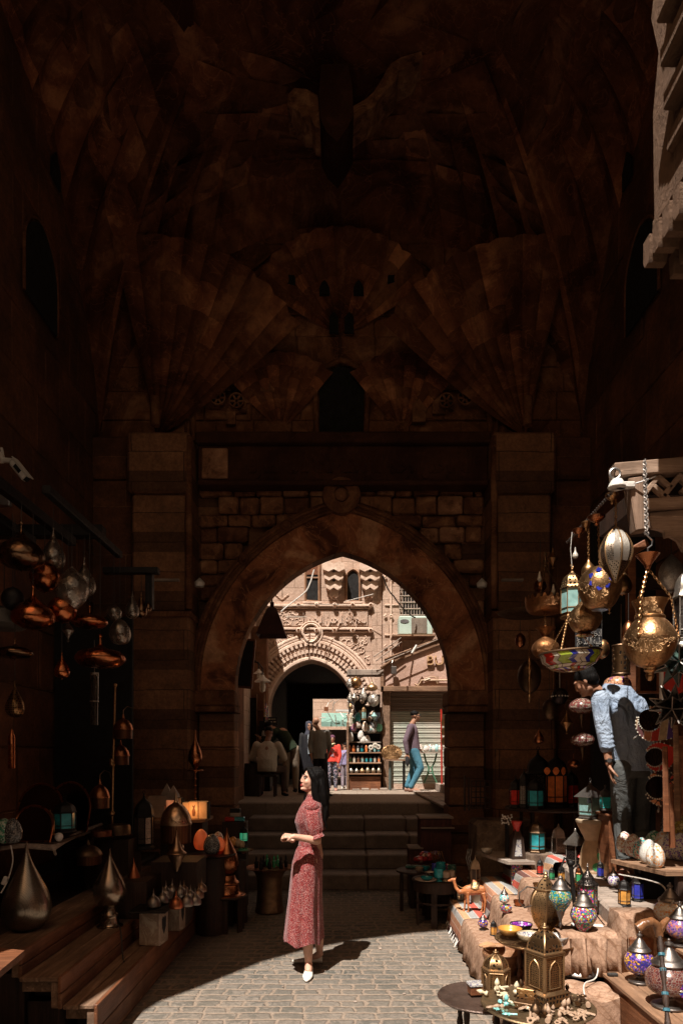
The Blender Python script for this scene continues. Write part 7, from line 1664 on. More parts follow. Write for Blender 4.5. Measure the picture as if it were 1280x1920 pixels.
hp=thing('bag_heap','shiny heap of red patterned bags and necklaces in front of the red cabinet','bags',(1.02,8.05,.48))
m_bag=mosaic('bag_cloth',[(.45,.02,.02),(.5,.04,.04),(.5,.35,.25),(.3,.02,.02),(.15,.1,.3)],(.08,.02,.02),18,.3)
for k in range(7):
    g=MB(); g.ball((random.uniform(-.17,.17),random.uniform(-.06,.06),.06+random.uniform(0,.07)),(random.uniform(.06,.10),.05,random.uniform(.04,.06)),12,); obj('bag',g,m_bag,hp)
g=MB(); 
for k in range(6): x=.02+k*.025; g.tube([(x,-.08,.18),(x+.02,-.11,.10),(x+.05,-.1,.02),(x+.08,-.12,-.04)],.006,5)
obj('necklace',g,m_brass,hp)
g=MB(); g.box(-.22,.22,-.12,.12,-.48,-.01); o=obj('base_box',g,m_darkw,hp)
nk=thing('necklace_stand','strands of metal necklaces dangling beside the ivory lantern','necklace',P(877,1592,7.3)); g=MB()
for k in range(3): g.tube([(k*.02,0,0),(k*.02-.02,0,-.1),(k*.02+.01,0,-.2),(k*.02+.03,0,-.32)],.005,5)
for k in range(7): g.ball((.01*(k%3),-.005,-.04-.045*k),.012,6)
obj('strand',g,m_silver,nk)
g=MB(); g.prism([(1.30,9.0),(1.38,9.0),(1.38,12.0),(1.0,12.0),(1.14,10.7)],.03,Tr(0,0,1.18),axis='z')
rp=thing('wooden_ramp','weathered grey boards slanting up on the right side of the stone steps','ramp'); 
g=MB(); 
for k in range(3): g.box(1.46+.16*k,1.61+.16*k,9.56,14.0,1.012,1.05,bev=.006)
obj('board',g,m_greyw,rp)
g=MB(); g.box(1.95,3.0,9.6,14.2,1.012,1.2,bev=.01); obj('upper_board',g,m_greyw,rp)
# ================================================================== sunlit lantern stand across the street
dS=15.35; kS=dS/F
st=thing('lantern_stand','sunlit wooden shelf stand stacked with lanterns across the street','shelf',(0,0,0))
xL,xR=fx(652,dS),fx(714,dS)
def Z(py): return fz(py,dS)
g=MB(); g.box(xL-.03,xL+.02,dS-.25,dS+.35,1.0,Z(1355),bev=.01); obj('side_post',g,m_plk,st)
for py,dep,l in ((1451,.0,0),(1431,.04,0),(1412,.08,0)):
    g=MB(); g.box(xL+.02,xR,dS-.28+dep,dS+.3,Z(py+1.5),Z(py-1.0),bev=.008); obj('shelf_board',g,m_plkx,st)
for k,(py,) in enumerate(((1392,),(1374,))):
    g=MB(); g.box(xL+.02,xR,dS+.0+.12*k,dS+.3,Z(py+1),Z(py-1)); obj('shelf_board',g,m_greyw,st)
g=MB(); g.box(xL+.02,xR-.02,dS-.2,dS+.3,1.0,Z(1456)); obj('plinth',g,m_redwx,st)
g=MB(); g.box(xL+.02,xR,dS+.31,dS+.34,1.0,Z(1300)); obj('backing',g,m_black,st)
g=MB(); g.box(xL-.02,xR+.06,dS-.1,dS+.2,Z(1268),Z(1256),bev=.02); obj('torn_fascia',g,m_greyw,st)
M_S=[m_silver,m_silver,m_brass,m_silver,m_gold,m_gold]
posn=['first','second','third','fourth','fifth','sixth','seventh','eighth']
for k in range(6):
    px=658+k*10.4; standing('%s metal drop lamp on the lowest shelf of the sunlit stand'%posn[k],P(px,1450,dS-.16),(.17,.15,.16,.2,.19,.18)[k],(.05,.05,.062,.056,.052,.052)[k],metal('drop_%d'%k,((.5,.47,.42),(.5,.46,.4),(.5,.32,.18),(.5,.42,.3),(.55,.45,.33),(.5,.42,.32))[k],.35),group='drop lamps on the lowest shelf',name='drop_lamp',n=14)
c2=[m_ggreen,m_gwhite,m_redw,m_gpale,m_gteal,m_gteal,m_gwhite,m_gorange]; w2_=['olive','cream','brown','pale blue','deep teal','bright teal','grey','orange']
for k in range(8):
    fanous('little lantern with %s panes on the middle shelf of the sunlit stand'%w2_[k],P(656+k*7.7,1430,dS-.12),.16,.07,4,plain('lantern_frame_%d'%k,((.3,.2,.12),(.45,.38,.3),(.2,.1,.06),(.3,.2,.15),(.03,.03,.03),(.1,.1,.1),(.2,.15,.12),(.35,.22,.15))[k],.5),c2[k],group='little lanterns on the middle shelf',ring=False,feet=False)
c3=[plain('pink_paint',(.5,.25,.22),.5),m_gorange,m_gwhite,m_gteal,m_gorange,m_gwhite,m_gpale,m_gteal]; w3=['pink','orange','milky','dark teal','peach','brown rimmed','pale blue','green']
for k in range(8):
    fanous('small lantern with %s panes on the third shelf of the sunlit stand'%w3[k],P(655+k*7.8,1411,dS-.08),.17,.075,6 if k%2 else 4,m_iron if k in (2,3,5,6) else m_copper,c3[k],group='small lanterns on the third shelf',ring=False,feet=False)
EG=[(657,1392,m_mplain,'white'),(680,1395,m_mplain,'large white'),(663,1372,m_mpurple,'violet'),(671,1366,m_mwhite,'pink'),(676,1388,m_mplain,'tall white'),(688,1394,m_mplain,'smooth white'),(684,1372,m_morange,'cream'),(693,1374,m_mteal,'mint'),(701,1374,m_mplain,'pale'),(702,1366,m_mgrey,'grey crackled'),(711,1372,glass('mint_glass',(.15,.5,.35)),'bright mint green'),(660,1360,m_mgreen,'green white'),(671,1355,m_gteal,'teal topped'),(712,1360,m_mgrey,'faded grey')]
for k,(px,py,mt,l) in enumerate(EG): eggl('%s egg lamp in the bank of egg lamps on the sunlit stand'%l,P(px,py,dS+.05+.02*(k%3)),.19 if k%2 else .23,.07,mt,'egg lamps on the sunlit stand')
for k,(px,py,l) in enumerate(((703,1398,'left'),(709,1401,'right'),(695,1402,'lower'))):
    solo_lathe('shell_candle','%s of three pale ring shaped candle holders on the sunlit stand'%l,'candle holder',P(px,py,dS-.1),[(.02,-.02),(.05,-.02),(.06,.0),(.05,.02),(.02,.02),(.018,0)],m_gwhite,14,raw=True,rot=(PI/2,0,0))
HB=[(667,1292,.27,.13,m_brass,'ball','pale brass globe hanging highest on the left of the stall'),(656,1290,.22,.08,m_silver,'egg','silvery egg globe tucked behind the pale brass globe'),(697,1296,.24,.125,metal('dull_gold',(.55,.36,.2),.35),'wide','flattened golden globe at the upper right of the stall'),(681,1314,.36,.085,m_silver,'tear','long silver teardrop in the centre of the stall'),(664,1321,.29,.08,metal('grey_drop',(.35,.32,.28),.35),'diam','grey pointed onion lamp left of the long teardrop'),(700,1325,.29,.135,m_silver,'ball','large round silver globe at the right of the stall'),(656,1316,.24,.06,m_silver,'tear','pale drop lamp behind the grey onion lamp'),(657,1330,.18,.05,m_gold,'tear','small pinkish drop under the grey onion lamp'),(701,1353,.24,.07,m_gpale,'diam','pale green diamond lamp with copper ends')]
for (px,py,H,Rr,mt,shp,l) in HB: drop(l,P(px,py,dS-.2),H,Rr,mt,shp,hang=.25,chn=False,group=None)
fanous('gold hanging lantern with pale blue panes in the middle of the stall',P(682,1350,dS-.15),.32,.11,6,m_gold,m_gpale,name='hanging_lantern',ring=False)
fanous('cream hanging lantern at the left post of the stall',P(657,1362,dS-.2),.33,.09,6,plain('cream_tin',(.5,.4,.3),.5),m_gwhite,name='hanging_lantern',ring=False)
random.seed(77); g=MB()
for k in range(22):
    p=P(random.uniform(655,700),random.uniform(1305,1350),dS+.15); g.ball(p,(random.uniform(.03,.06),.03,random.uniform(.03,.07)),8)
o=solo('shell_garland',g,plain('shell_cream',(.45,.33,.25),.6),'dense garland of pale shells and small pots behind the hanging globes','garland'); o['kind']='stuff'
# round brass tray stand, bistro table, red rack
rt=thing('display_table','small table with a round engraved brass tray beside the shutter post','table')
g=MB(); g.box(fx(722,15),fx(760,15),14.9,15.2,fz(1427,15),fz(1424,15)); obj('table_top',g,m_plkx,rt)
for px in (731,757): g=MB(); g.tube([P(px,1426,15),P(px,1481,15)],.03,4); obj('leg',g,plain('grey_green_leg',(.08,.1,.09),.5) if px==731 else m_iron,rt)
g=MB(); g.lathe([(.001,0),(.16,0),(.18,.012),(.17,.02),(.001,.01)],28,Tr(P(734,1412,15))@R(PI/2-.1)@S(1.3,.95,1)); o=solo('brass_tray',g,m_brassE,'round engraved brass tray propped upright on the small table','tray')
bt_=thing('bistro_table','narrow metal table with curved green legs carrying egg lamps','table')
g=MB(); g.box(fx(782,15.2),fx(845,15.2),15.0,15.35,fz(1413,15.2),fz(1411,15.2)); obj('table_top',g,m_greyw,bt_)
for s in (-1,1):
    g=MB(); x0=fx(806,15.2); g.tube([(x0+s*.14,15.15,fz(1413,15.2)),(x0+s*.10,15.15,fz(1428,15.2)),(x0+s*.03,15.15,fz(1440,15.2)),(x0+s*.06,15.15,fz(1452,15.2)),(x0+s*.14,15.15,fz(1468,15.2))],.02,6); obj('leg',g,m_green,bt_)
g=MB(); g.tube([(fx(800,15.2),15.15,fz(1450,15.2)),(fx(812,15.2),15.15,fz(1450,15.2))],.015,5); obj('stretcher',g,m_green,bt_)
for k,(px,mt,l) in enumerate(((787,m_mwhite,'pinkish white'),(798,m_mplain,'plain white'),(806,m_mteal,'white and teal flecked'),(812,m_mplain,'small pale'),(818,glass('aqua',(.3,.5,.5)),'aqua'),(824,m_mwhite,'white and coral'))):
    eggl('%s egg lamp on the green legged table by the shutter'%l,P(px,1410,15.15),.17-.02*(k%2),.06,mt,'egg lamps by the shutter')
rr=thing('red_rack','thin red metal rack with small round trays at the right edge of the archway','rack'); 
g=MB(); d=13.6; g.tube([P(828,1470,d),P(827,1330,d),P(842,1330,d),P(842,1470,d)],.018,4); obj('frame',g,m_redp,rr)
for py in (1355,1372,1390): g=MB(); g.lathe([(.001,0),(.08,0),(.09,.01),(.001,.006)],18,Tr(P(835,py,d-.03))@R(PI/2)); obj('hanging_tray',g,m_brass,rr)
# tea kiosk in left shade: boards with lights, bottles
kio=thing('drinks_kiosk','dark kiosk full of bottles in the shade at the left of the street','kiosk')
d=14.6; g=MB(); g.box(fx(486,d),fx(506,d),d,d+.5,1.0,fz(1352,d)); obj('counter',g,m_iron,kio)
g=MB(); g.box(fx(494,d),fx(521,d),d-.05,d+.05,fz(1360,d),fz(1345,d)); obj('black_board',g,m_black,kio)
g=MB(); random.seed(6)
for k in range(26): x=fx(497+random.random()*22,d); z=fz(1349 if k%2 else 1354,d); g.box(x,x+.02,d-.06,d-.05,z-.012,z+.012)
obj('chalk_lettering',g,m_gwhite,kio)
g=MB(); 
for k in range(12): g.lathe([(.02,0),(.02,.08),(.008,.12)],8,Tr(P(492+random.random()*14,1378+random.random()*12,d-.1)))
obj('bottle',g,m_steel,kio)
g=MB(); g.tube([P(499,1320,14.4),P(497,1345,14.4)],.03,5); g.box(fx(497,14.4),fx(503,14.4),14.4,14.43,fz(1365,14.4),fz(1325,14.4)); solo('folded_flag',g,m_mmulti,'colourful folded banner strip beside the dark passage','banner')
g=MB(); g.lathe([(.16,0),(.18,.3),(.16,.62),(.001,.62)],18); solo('barrel',g,m_darkw,'dark barrel standing just inside the left jamb of the arch','barrel',loc=P(474,1487,13.2).lerp(P(474,1487,13.2),0)*1 if False else (fx(474,13.0),13.0,1.0))
g=MB(); 
for k in range(5): g.box(fx(660+k*17,15.3),fx(674+k*17,15.3),15.0,15.25,1.0,1.03+.015*(k%2),bev=.006)
solo('kerb_stones',g,m_greyw,'row of pale flat kerb stones in front of the lantern stand','kerb')
# ---- more stock on the right stall
random.seed(64)
EXTRA=[(1012,1110,6.6,.2,.06,'tear','small dim copper drop left of the crown dish lamp',m_copper),(1128,1235,5.6,.16,.06,'ball','dim brass ball under the black plaque',m_brass),(1142,1150,5.2,.2,.05,'diam','dim brass spindle lamp between the globe and the mosque lamp',m_brass),
(1166,1115,5.0,.22,.07,'tear','brass drop lamp in shade behind the silvery oval lamp',m_brass),(1258,1110,4.6,.25,.08,'oval','dim silvery oval lamp beside the mosque lamp chains',m_silver),(1060,1240,6.2,.15,.05,'egg','tiny copper egg lamp behind the stained glass bowl',m_copper),
(1030,1350,6.6,.2,.07,'ball','dim bronze ball lamp over the lantern table',m_bronze),(1010,1395,6.9,.16,.05,'tear','dim copper drop just over the tallest black lantern',m_copper),(1062,1375,6.8,.22,.06,'diam','dim brass diamond lamp above the quatrefoil lantern',m_brass),(1075,1440,6.9,.14,.06,'flat','flat dim copper lamp near the man at knee height',m_copper),
(1178,1210,5.6,.2,.06,'egg','dim copper egg lamp behind the mosque lamp body',m_copper),(1036,1065,6.3,.18,.05,'diam','thin brass spindle hanging above the crown dish lamp',m_brass),(975,1215,6.6,.14,.05,'ball','small dark copper ball lamp in front of the right pier',m_copper)]
for px,py,d,H,Rr,shp,l,mt in EXTRA: drop(l,P(px,py,d),H,Rr,mt,shp,hang=.3,chn=False)
SM=[(1100,1600,5.6,.14,.06,m_gblue,'small blue lantern beside the drum'),(1052,1655,5.4,.16,.06,m_gamber,'small amber lantern on the brown rug by the ledge'),(1012,1640,6.2,.15,.06,m_gred,'small red lantern on the upper striped rug'),(1034,1650,5.9,.12,.05,m_ggreen,'small green lantern at the edge of the brown rug'),(1170,1700,4.75,.20,.08,m_gamber,'small amber lantern in shade under the egg table'),(1195,1690,4.7,.22,.08,m_gblue,'small blue lantern in shade under the egg table')]
for px,py,d,h,w_,gm_,l in SM:
    z={1100:Z4,1052:Z3+.02,1012:Z3+.02,1034:Z3+.02,1170:Z4,1195:Z4}[px]; p=G(px,py,z); fanous(l,p,h,w_,6,m_iron,gm_)
rs=random.Random(91); gl_=[(m_gblue,'blue'),(m_gamber,'amber'),(m_gteal,'teal'),(m_gred,'red'),(m_gwhite,'milky'),(m_ggreen,'green'),(m_gpurple,'violet')]
SP=[(905,1745,Z1+.02,'at the outer edge of the lowest rug step'),(925,1755,Z1+.02,'beside the wooden bowl on the lowest rug step'),(945,1700,Z2+.02,'at the outer edge of the middle rug step'),(1040,1690,Z3+.02,'left of the beaded dark lantern on the rug'),(1025,1700,Z3+.02,'just behind the curved gilt lantern'),(1085,1660,Z4+.02,'on the timber edge below the drum'),(1150,1668,Z4,'on the grey boards near the sandal'),(1125,1645,Z4,'right of the drum on the grey boards')]
for k,(px,py,z,wh) in enumerate(SP):
    mt,cn_=gl_[k%7]
    if k%2: fanous('tiny brass lantern with %s glass %s'%(cn_,wh),G(px,py,z),.13+.03*rs.random(),.055,6,(m_brass,m_iron,m_copper)[k%3],mt)
    else: turk('tiny %s lamp %s'%(('amber and blue','white and teal','many coloured','white and blue')[k//2],wh),G(px,py,z),.15+.03*rs.random(),.042,(m_mamber,m_mteal,m_mmulti,m_mblue)[k//2])
# small goods strewn on the rugs
kinds=[('bowl',m_mteal,'little teal mosaic bowl'),('bowl',m_mmulti,'little many coloured bowl'),('bowl',m_copper,'little copper bowl')]
for k,(px,py,z,R_,mt,l) in enumerate(((948,1712,Z2+.02,.05,m_mmulti,'little beaded bowl on the second step of the brown rug'),(972,1700,Z2+.02,.045,m_copper,'little copper bowl on the second step of the brown rug'),(1000,1690,Z2+.02,.05,m_mteal,'little teal mosaic bowl on the second step of the brown rug'),(1010,1668,Z3+.02,.05,m_brass,'little brass bowl high on the brown rug'))):
    bowl(l,G(px,py,z),R_,.05,mt)
# litter and stones on the ground
for k in range(60):
    x=random.uniform(-1.3,.9); y=random.uniform(4.2,8.6); g=MB(); s_=random.uniform(.006,.016); g.ball((0,0,s_*.4),(s_,s_*random.uniform(.6,1.2),s_*.5),6)
    if k==0: lit=MB()
    lit.merge(g,Tr(x,y,0))
o=obj('litter',lit,m_greyw); o['kind']='stuff'; o['label']='grit and crumbs of litter scattered on the cobbles'; o['category']='litter'
# ================================================================== people
V=Vector
def skin_mat(name,col):
    t=NT(name); n=t.noise(14,4); c=t.ramp(n,[(.35,sc3(col,.86)),(.65,sc3(col,1.1))]); t.set(col=c,rough=.5,sss=.06,normal=t.bump(t.noise(90,3),.0006)); t.b.inputs['Subsurface Radius'].default_value=(.01,.004,.002); return t.mat
def cloth_mat(name,col,var=.18,wr=.02,sc_=7,st=3.0,sheen=0):
    t=NT(name); mp=t.N('Mapping'); t.L(t.co(),mp.inputs[0]); mp.inputs['Scale'].default_value=(st,st,1)
    n=t.noise(sc_*.45,5,.6,co=mp.outputs[0],dist=1.2); f=t.noise(3,5); c=t.ramp(f,[(.3,sc3(col,1-var)),(.7,sc3(col,1+var))])
    nm=t.bump(n,wr); nm=t.bump(t.noise(220,2),.0008,1,nm); t.set(col=c,rough=.88,normal=nm,spec=.15,sheen=sheen); return t.mat
def seg(g,a,b,ra,rb,n=12,flat=1):
    a=V(a);b=V(b); g.tube([a.lerp(b,k/6) for k in range(7)],[ra+(rb-ra)*k/6 for k in range(7)],n,flat=flat)
    g.ball(a,ra*.99,n); g.ball(b,rb*.99,n)
def chainseg(g,pts,rs,n=12):
    for k in range(len(pts)-1): seg(g,pts[k],pts[k+1],rs[k],rs[k+1],n)
def head(g,c,fwd,up=(0,0,1),s=1.0,female=False,nose=1.0):
    """head facing fwd; local frame: x=-forward"""
    f=V(fwd).normalized(); u=V(up); u=(u-f*u.dot(f)).normalized(); sd=u.cross(f)
    M=Matrix(((-f.x,sd.x*-1,u.x,c[0]),(-f.y,sd.y*-1,u.y,c[1]),(-f.z,sd.z*-1,u.z,c[2]),(0,0,0,1)))@S(s)
    g.ball((.014,0,.032),(.092,.073,.083),20,M); g.ball((-.030,0,-.018),(.058,.058,.080),18,M)
    g.ball((-.046,0,-.080),(.034,.034,.026),14,M); g.ball((-.012,0,-.060),(.055,.052,.045),14,M)
    for e in (-1,1): g.ball((-.052,e*.030,-.022),(.030,.026,.028),12,M); g.ball((.008,e*.073,-.004),(.016,.008,.027),10,M); g.ball((-.074,e*.028,.032),(.016,.024,.008),10,M)
    g.tube([V((-.082,0,.028)),V((-.092,0,.006)),V((-.0985,0,-.014)),V((-.1005,0,-.022))],[.0080,.0088,.0105*nose,.0095*nose],10,T=M); g.ball((-.094,.009,-.026),(.010,.007,.007),8,M); g.ball((-.094,-.009,-.026),(.010,.007,.007),8,M)
    g.ball((-.086,0,-.050),(.0125,.021,.0062),12,M); g.ball((-.084,0,-.061),(.0125,.018,.0068),12,M); g.ball((-.080,0,-.086),(.014,.018,.014),10,M)
    return M
def face(parent,M,lip,iris=(.03,.015,.01),brow=(.01,.008,.006)):
    mw=plain('eye_white',(.55,.5,.46),.25); mi=plain('iris',iris,.15); ml_=plain('lips_%s'%parent.name,lip,.4); mb_=plain('brow_hair',brow,.7)
    for e in (-1,1):
        g=MB(); g.ball((-.0755,e*.030,.012),(.0105,.0120,.0056),12,M); o=obj('eye',g,mw,parent)
        g=MB(); g.ball((-.0822,e*.031,.0125),(.0058,.0066,.0060),10,M); obj('iris',g,mi,o)
        g=MB(); g.tube([V((-.0862,e*.014,.0185)),V((-.0865,e*.030,.0225)),V((-.076,e*.046,.0165))],[.0022,.0026,.0016],6,T=M); g.tube([V((-.090,e*.012,.036)),V((-.0895,e*.030,.042)),V((-.076,e*.052,.036))],[.003,.0034,.0016],6,T=M); obj('eyebrow',g,mb_,parent)
    g=MB(); g.ball((-.0905,0,-.0500),(.0095,.0205,.0050),12,M); g.ball((-.0885,0,-.0600),(.0100,.0170,.0058),12,M); obj('lips',g,ml_,parent)
def hand(g,w,d,n,s=1.0,curl=.5,side=1):
    """w wrist, d finger direction, n palm normal; side: thumb side sign"""
    w=V(w); d=V(d).normalized(); n=V(n); n=(n-d*n.dot(d)).normalized(); t=d.cross(n)*side
    g.tube([w,w+d*.03*s,w+d*.065*s,w+d*.092*s],[(.024*s,.017*s),(.034*s,.016*s),(.041*s,.014*s),(.038*s,.011*s)],12,up=n)
    for k,(o,l) in enumerate(((.030,.072),(.010,.082),(-.010,.076),(-.029,.058))):
        a=w+d*.085*s+t*o*s; c1=curl*(.55+.08*k); p=[a-d*.02*s]
        dirv=d.copy(); 
        for j,f in enumerate((.42,.32,.26)):
            ang=c1*(j+.6)*.8; dirv=(d*math.cos(ang)+n*math.sin(ang)); p.append(p[-1]+dirv*l*f*s+(d*.02*s if j==0 else V((0,0,0))))
        g.tube(p,[.0095*s,.0092*s,.0083*s,.0068*s],8); g.ball(p[-1],.0066*s,8)
    b=w+d*.025*s+t*.028*s
    if curl>1.6: g.tube([b,b+(d*.6+t*.35+n*.5)*.034*s,b+(d*.9-t*.1+n*.85)*.052*s,b+(d*.9-t*.55+n*.95)*.060*s],[.014*s,.0115*s,.010*s,.007*s],8)
    else: g.tube([b,b+(d*.5+t*.75+n*.2)*.032*s,b+(d*.85+t*.75+n*.45)*.058*s,b+(d*1.15+t*.6+n*.7)*.072*s],[.014*s,.0115*s,.010*s,.007*s],8)
def mkbody(name,parent,g,mat,vox,sm=2,label=None):
    o=bpy.data.objects.new(name,g.mesh(name,mat)); COL.objects.link(o); bake_remesh(o,vox,sm); o.parent=parent
    if label: o['label']=label
    return o
def shoe(g,heel,toe,w=.042,h=.07):
    a=V(heel);b=V(toe); g.tube([a+V((0,0,h*.5)),a.lerp(b,.3)+V((0,0,h*.5)),a.lerp(b,.7)+V((0,0,h*.38)),b+V((0,0,h*.28))],[(w*.75,h*.5),(w*.8,h*.5),(w,h*.36),(w*.6,h*.22)],12,up=(0,0,1)); 
SK1=skin_mat('fair_skin',(.55,.30,.21)); SK2=skin_mat('tan_skin',(.33,.16,.095)); SK3=skin_mat('deep_skin',(.22,.10,.06))
m_hair=NT('black_hair'); mp=m_hair.N('Mapping'); m_hair.L(m_hair.co(),mp.inputs[0]); mp.inputs['Scale'].default_value=(30,30,1.2); hn=m_hair.noise(4,4,.6,co=mp.outputs[0]); m_hair=m_hair.set(col=m_hair.ramp(hn,[(.35,(.002,.0015,.0015)),(.7,(.007,.005,.004))]),rough=.55,spec=.12,normal=m_hair.bump(hn,.01))
# ---------------------------------------------------------------- woman in the red dress
wo=thing('person','woman in a long red speckled dress and white flat shoes looking up to the left','person',(-.25,5.65,0))
t=NT('red_print_dress'); v=t.vor(250,'F1',out='Color'); k=t.sep(v)[0]; e=t.vor(250,'DISTANCE_TO_EDGE')
dcol=t.ramp(k,[(0,(.19,.018,.02)),(.32,(.40,.22,.205)),(.47,(.17,.014,.016)),(.64,(.035,.012,.016)),(.78,(.33,.05,.035)),(.9,(.44,.25,.22))],'CONSTANT'); dcol=t.mix(t.ramp(e,[(.05,.8),(.10,0)]),dcol,(.16,.012,.012))
mp=t.N('Mapping'); t.L(t.co(),mp.inputs[0]); mp.inputs['Scale'].default_value=(5,5,.9)
t.set(col=dcol,rough=.75,normal=t.bump(t.noise(3.2,4,.55,co=mp.outputs[0]),.02),sheen=.15,spec=.25); m_dress=t.mat
hc=V((.006,-.004,1.575)); fwd=V((-.93,-.36,.16))
g=MB(); HM=head(g,hc,fwd,s=.93,female=True,nose=.85)
seg(g,(.012,0,1.41),(.0,-.002,1.53),.047,.045)
chainseg(g,[(0,0,.95),(-.01,0,1.10),(0,0,1.32)],[.10,.085,.10]); seg(g,(.01,-.12,1.37),(.01,.12,1.37),.045,.045)
LE=V((.055,-.225,1.105)); LW=V((-.125,-.265,1.142)); chainseg(g,[(.01,-.155,1.36),LE,LW],[.042,.036,.023])
hand(g,LW,(-1,-.05,.10),(.0,.5,-1),.86,curl=2.3,side=1)
RE=V((.05,.20,1.11)); RW=V((-.09,.02,1.10)); chainseg(g,[(.01,.155,1.36),RE,RW],[.042,.036,.023]); hand(g,RW,(-.8,-.6,.05),(-.3,.3,-1),.86,curl=2.2,side=-1)
# legs: left foot turned to the camera, right foot pointing left
chainseg(g,[(-.02,-.08,.92),(-.035,-.11,.50),(-.028,-.115,.30),(-.018,-.09,.11)],[.085,.052,.052,.031]); seg(g,(-.018,-.085,.085),(-.016,-.15,.045),.033,.03)
chainseg(g,[(0,.08,.92),(.03,.13,.50),(.052,.17,.30),(.062,.20,.11)],[.085,.052,.050,.031]); seg(g,(.062,.20,.08),(-.0,.205,.04),.032,.028)
bod=mkbody('body',wo,g,SK1,.0048,3)
face(wo,HM,(.42,.05,.045))
def ring_loft(rows,n=72,folds=None,T=None):
    rings=[]
    for z,cx,cyy,rx,ry,fa in rows:
        r=[]
        for i in range(n):
            a=2*PI*i/n; f=1+fa*(math.sin(a*5+z*2.2)+.6*math.sin(a*9-z*3+1)+.45*math.sin(a*14+z*1.5+2)); r.append(V((cx+rx*f*math.cos(a),cyy+ry*f*math.sin(a),z)))
        rings.append(r)
    return rings
ctrl=[(1.462,.004,.0,.047,.046,0),(1.44,.010,0,.052,.052,0),(1.418,.014,0,.062,.085,0),(1.395,.012,0,.082,.135,0),(1.36,.006,0,.096,.165,0),(1.30,-.008,0,.112,.165,.004),(1.235,-.018,0,.118,.155,.008),(1.16,-.02,0,.094,.130,.012),(1.075,-.018,0,.078,.108,.01),(1.05,-.018,0,.080,.11,.008),(1.0,-.024,0,.104,.145,.012),(.9,-.032,0,.126,.175,.016),(.75,-.042,0,.134,.19,.022),(.6,-.050,0,.140,.200,.038),(.45,-.057,0,.150,.212,.050),(.33,-.062,0,.158,.222,.060),(.262,-.064,0,.163,.228,.066)]
rows=[]
for i in range(len(ctrl)-1):
    for k in range(4): rows.append(tuple(a+(b-a)*k/4 for a,b in zip(ctrl[i],ctrl[i+1])))
rows.append(ctrl[-1]); g=MB(); rr_=ring_loft(rows)
for i,p in enumerate(rr_[-1]): 
    d_=.018*math.sin(2*PI*i/72*5+1); 
    for q in (1,2): rr_[-q][i].z+=d_/q
rr_.append([V((p.x*.93-.004,p.y*.93,p.z+.006)) for p in rr_[-1]])
g.loft(rr_)
for s in (-1,1): g.ball((.010,s*.125,1.368),(.066,.058,.052),16); g.ball((.010,s*.163,1.366),(.064,.060,.052),16)
dr_=obj('dress',g,m_dress,wo)
g=MB(); g.loft(ring_loft([(1.075,-.018,0,.083,.113,.008),(1.062,-.018,0,.086,.116,.006),(1.045,-.019,0,.087,.118,.006),(1.035,-.019,0,.086,.117,.008)])); obj('waistband',g,m_dress,dr_)
for s,E in ((-1,LE),(1,RE)):
    g=MB(); a=V((.008,s*.130,1.385)); pts=[a,a+V((.002,s*.035,-.015)),V((.012,s*.185,1.32)),V((.03,s*.205,1.24)),V((.045,s*.212,1.175)),V((.05,s*.216,1.155)),V((.055,s*.222,1.125))]
    ra=[.058,.068,.072,.066,.058,.046,.058]
    rings=[]; 
    for k,p in enumerate(pts):
        rings.append([p+V((ra[k]*(1+.07*math.sin(i*1.9+k))*math.cos(2*PI*i/30),ra[k]*(1+.07*math.sin(i*1.9+k))*math.sin(2*PI*i/30)*(.9),(.02*math.cos(2*PI*i/30) if k>1 else .03*-s*math.sin(2*PI*i/30)))) for i in range(30)])
    g.loft(rings); g.add(rings[0],[tuple(range(30))]); obj('sleeve',g,m_dress,dr_)
g=MB(); 
def bk(*p): return HM@V(p)
g.ball((.030,0,.044),(.093,.084,.088),24,HM)
pts=[bk(.06,0,.03),V((.075,.005,1.52)),V((.095,.01,1.45)),V((.106,.01,1.38)),V((.112,.01,1.31)),V((.114,.01,1.26))]
g.tube(pts,[(.075,.068),(.082,.056),(.092,.050),(.085,.044),(.06,.034),(.022,.014)],20,up=(1,0,0))
for (y,x,zend) in ((.085,-.045,1.33),(.06,-.02,1.30),(-.065,.06,1.30)): g.tube([bk(.01,.0,.05),V((x*.2+.02,y,1.55)),V((x*.6,y*1.0,1.47)),V((x,y,zend+.06)),V((x,y,zend))],[.04,.034,.034,.028,.012],12)
# hair drawn past the temples, parted
for e in (-1,1): g.tube([bk(-.052,e*.006,.108),bk(-.050,e*.045,.080),bk(-.020,e*.074,.030),bk(.02,e*.078,-.03),bk(.05,e*.06,-.09)],[.016,.024,.026,.03,.035],12)
rh=random.Random(3)
for k in range(22):
    y_=rh.uniform(-.05,.06); x_=rh.uniform(.05,.13); z0_=rh.uniform(1.36,1.5); ln=rh.uniform(.12,.24); g.tube([V((x_,y_,z0_)),V((x_+rh.uniform(-.01,.02),y_*1.1,z0_-ln*.3)),V((x_+rh.uniform(-.015,.02),y_*1.15,z0_-ln*.7)),V((x_+rh.uniform(-.02,.025),y_*1.2,z0_-ln))],[.020,.018,.014,.007],8)
ho=mkbody('hair',wo,g,m_hair,.0065,2)
m_shoe=plain('white_leather',(.68,.63,.56),.5,var=.06)
g=MB(); shoe(g,(-.014,-.045,.0),(-.022,-.285,.0),.044,.058); g.ball((-.024,-.28,.014),(.020,.035,.014),12); g.tube([V((-.014,-.03,.03)),V((-.014,-.06,.045))],.03,10); mkbody('shoe',wo,g,m_shoe,.006,2)
g=MB(); shoe(g,(.085,.205,.0),(-.145,.215,.0),.040,.055); g.ball((-.145,.215,.014),(.032,.020,.014),12); mkbody('shoe',wo,g,m_shoe,.006,2)
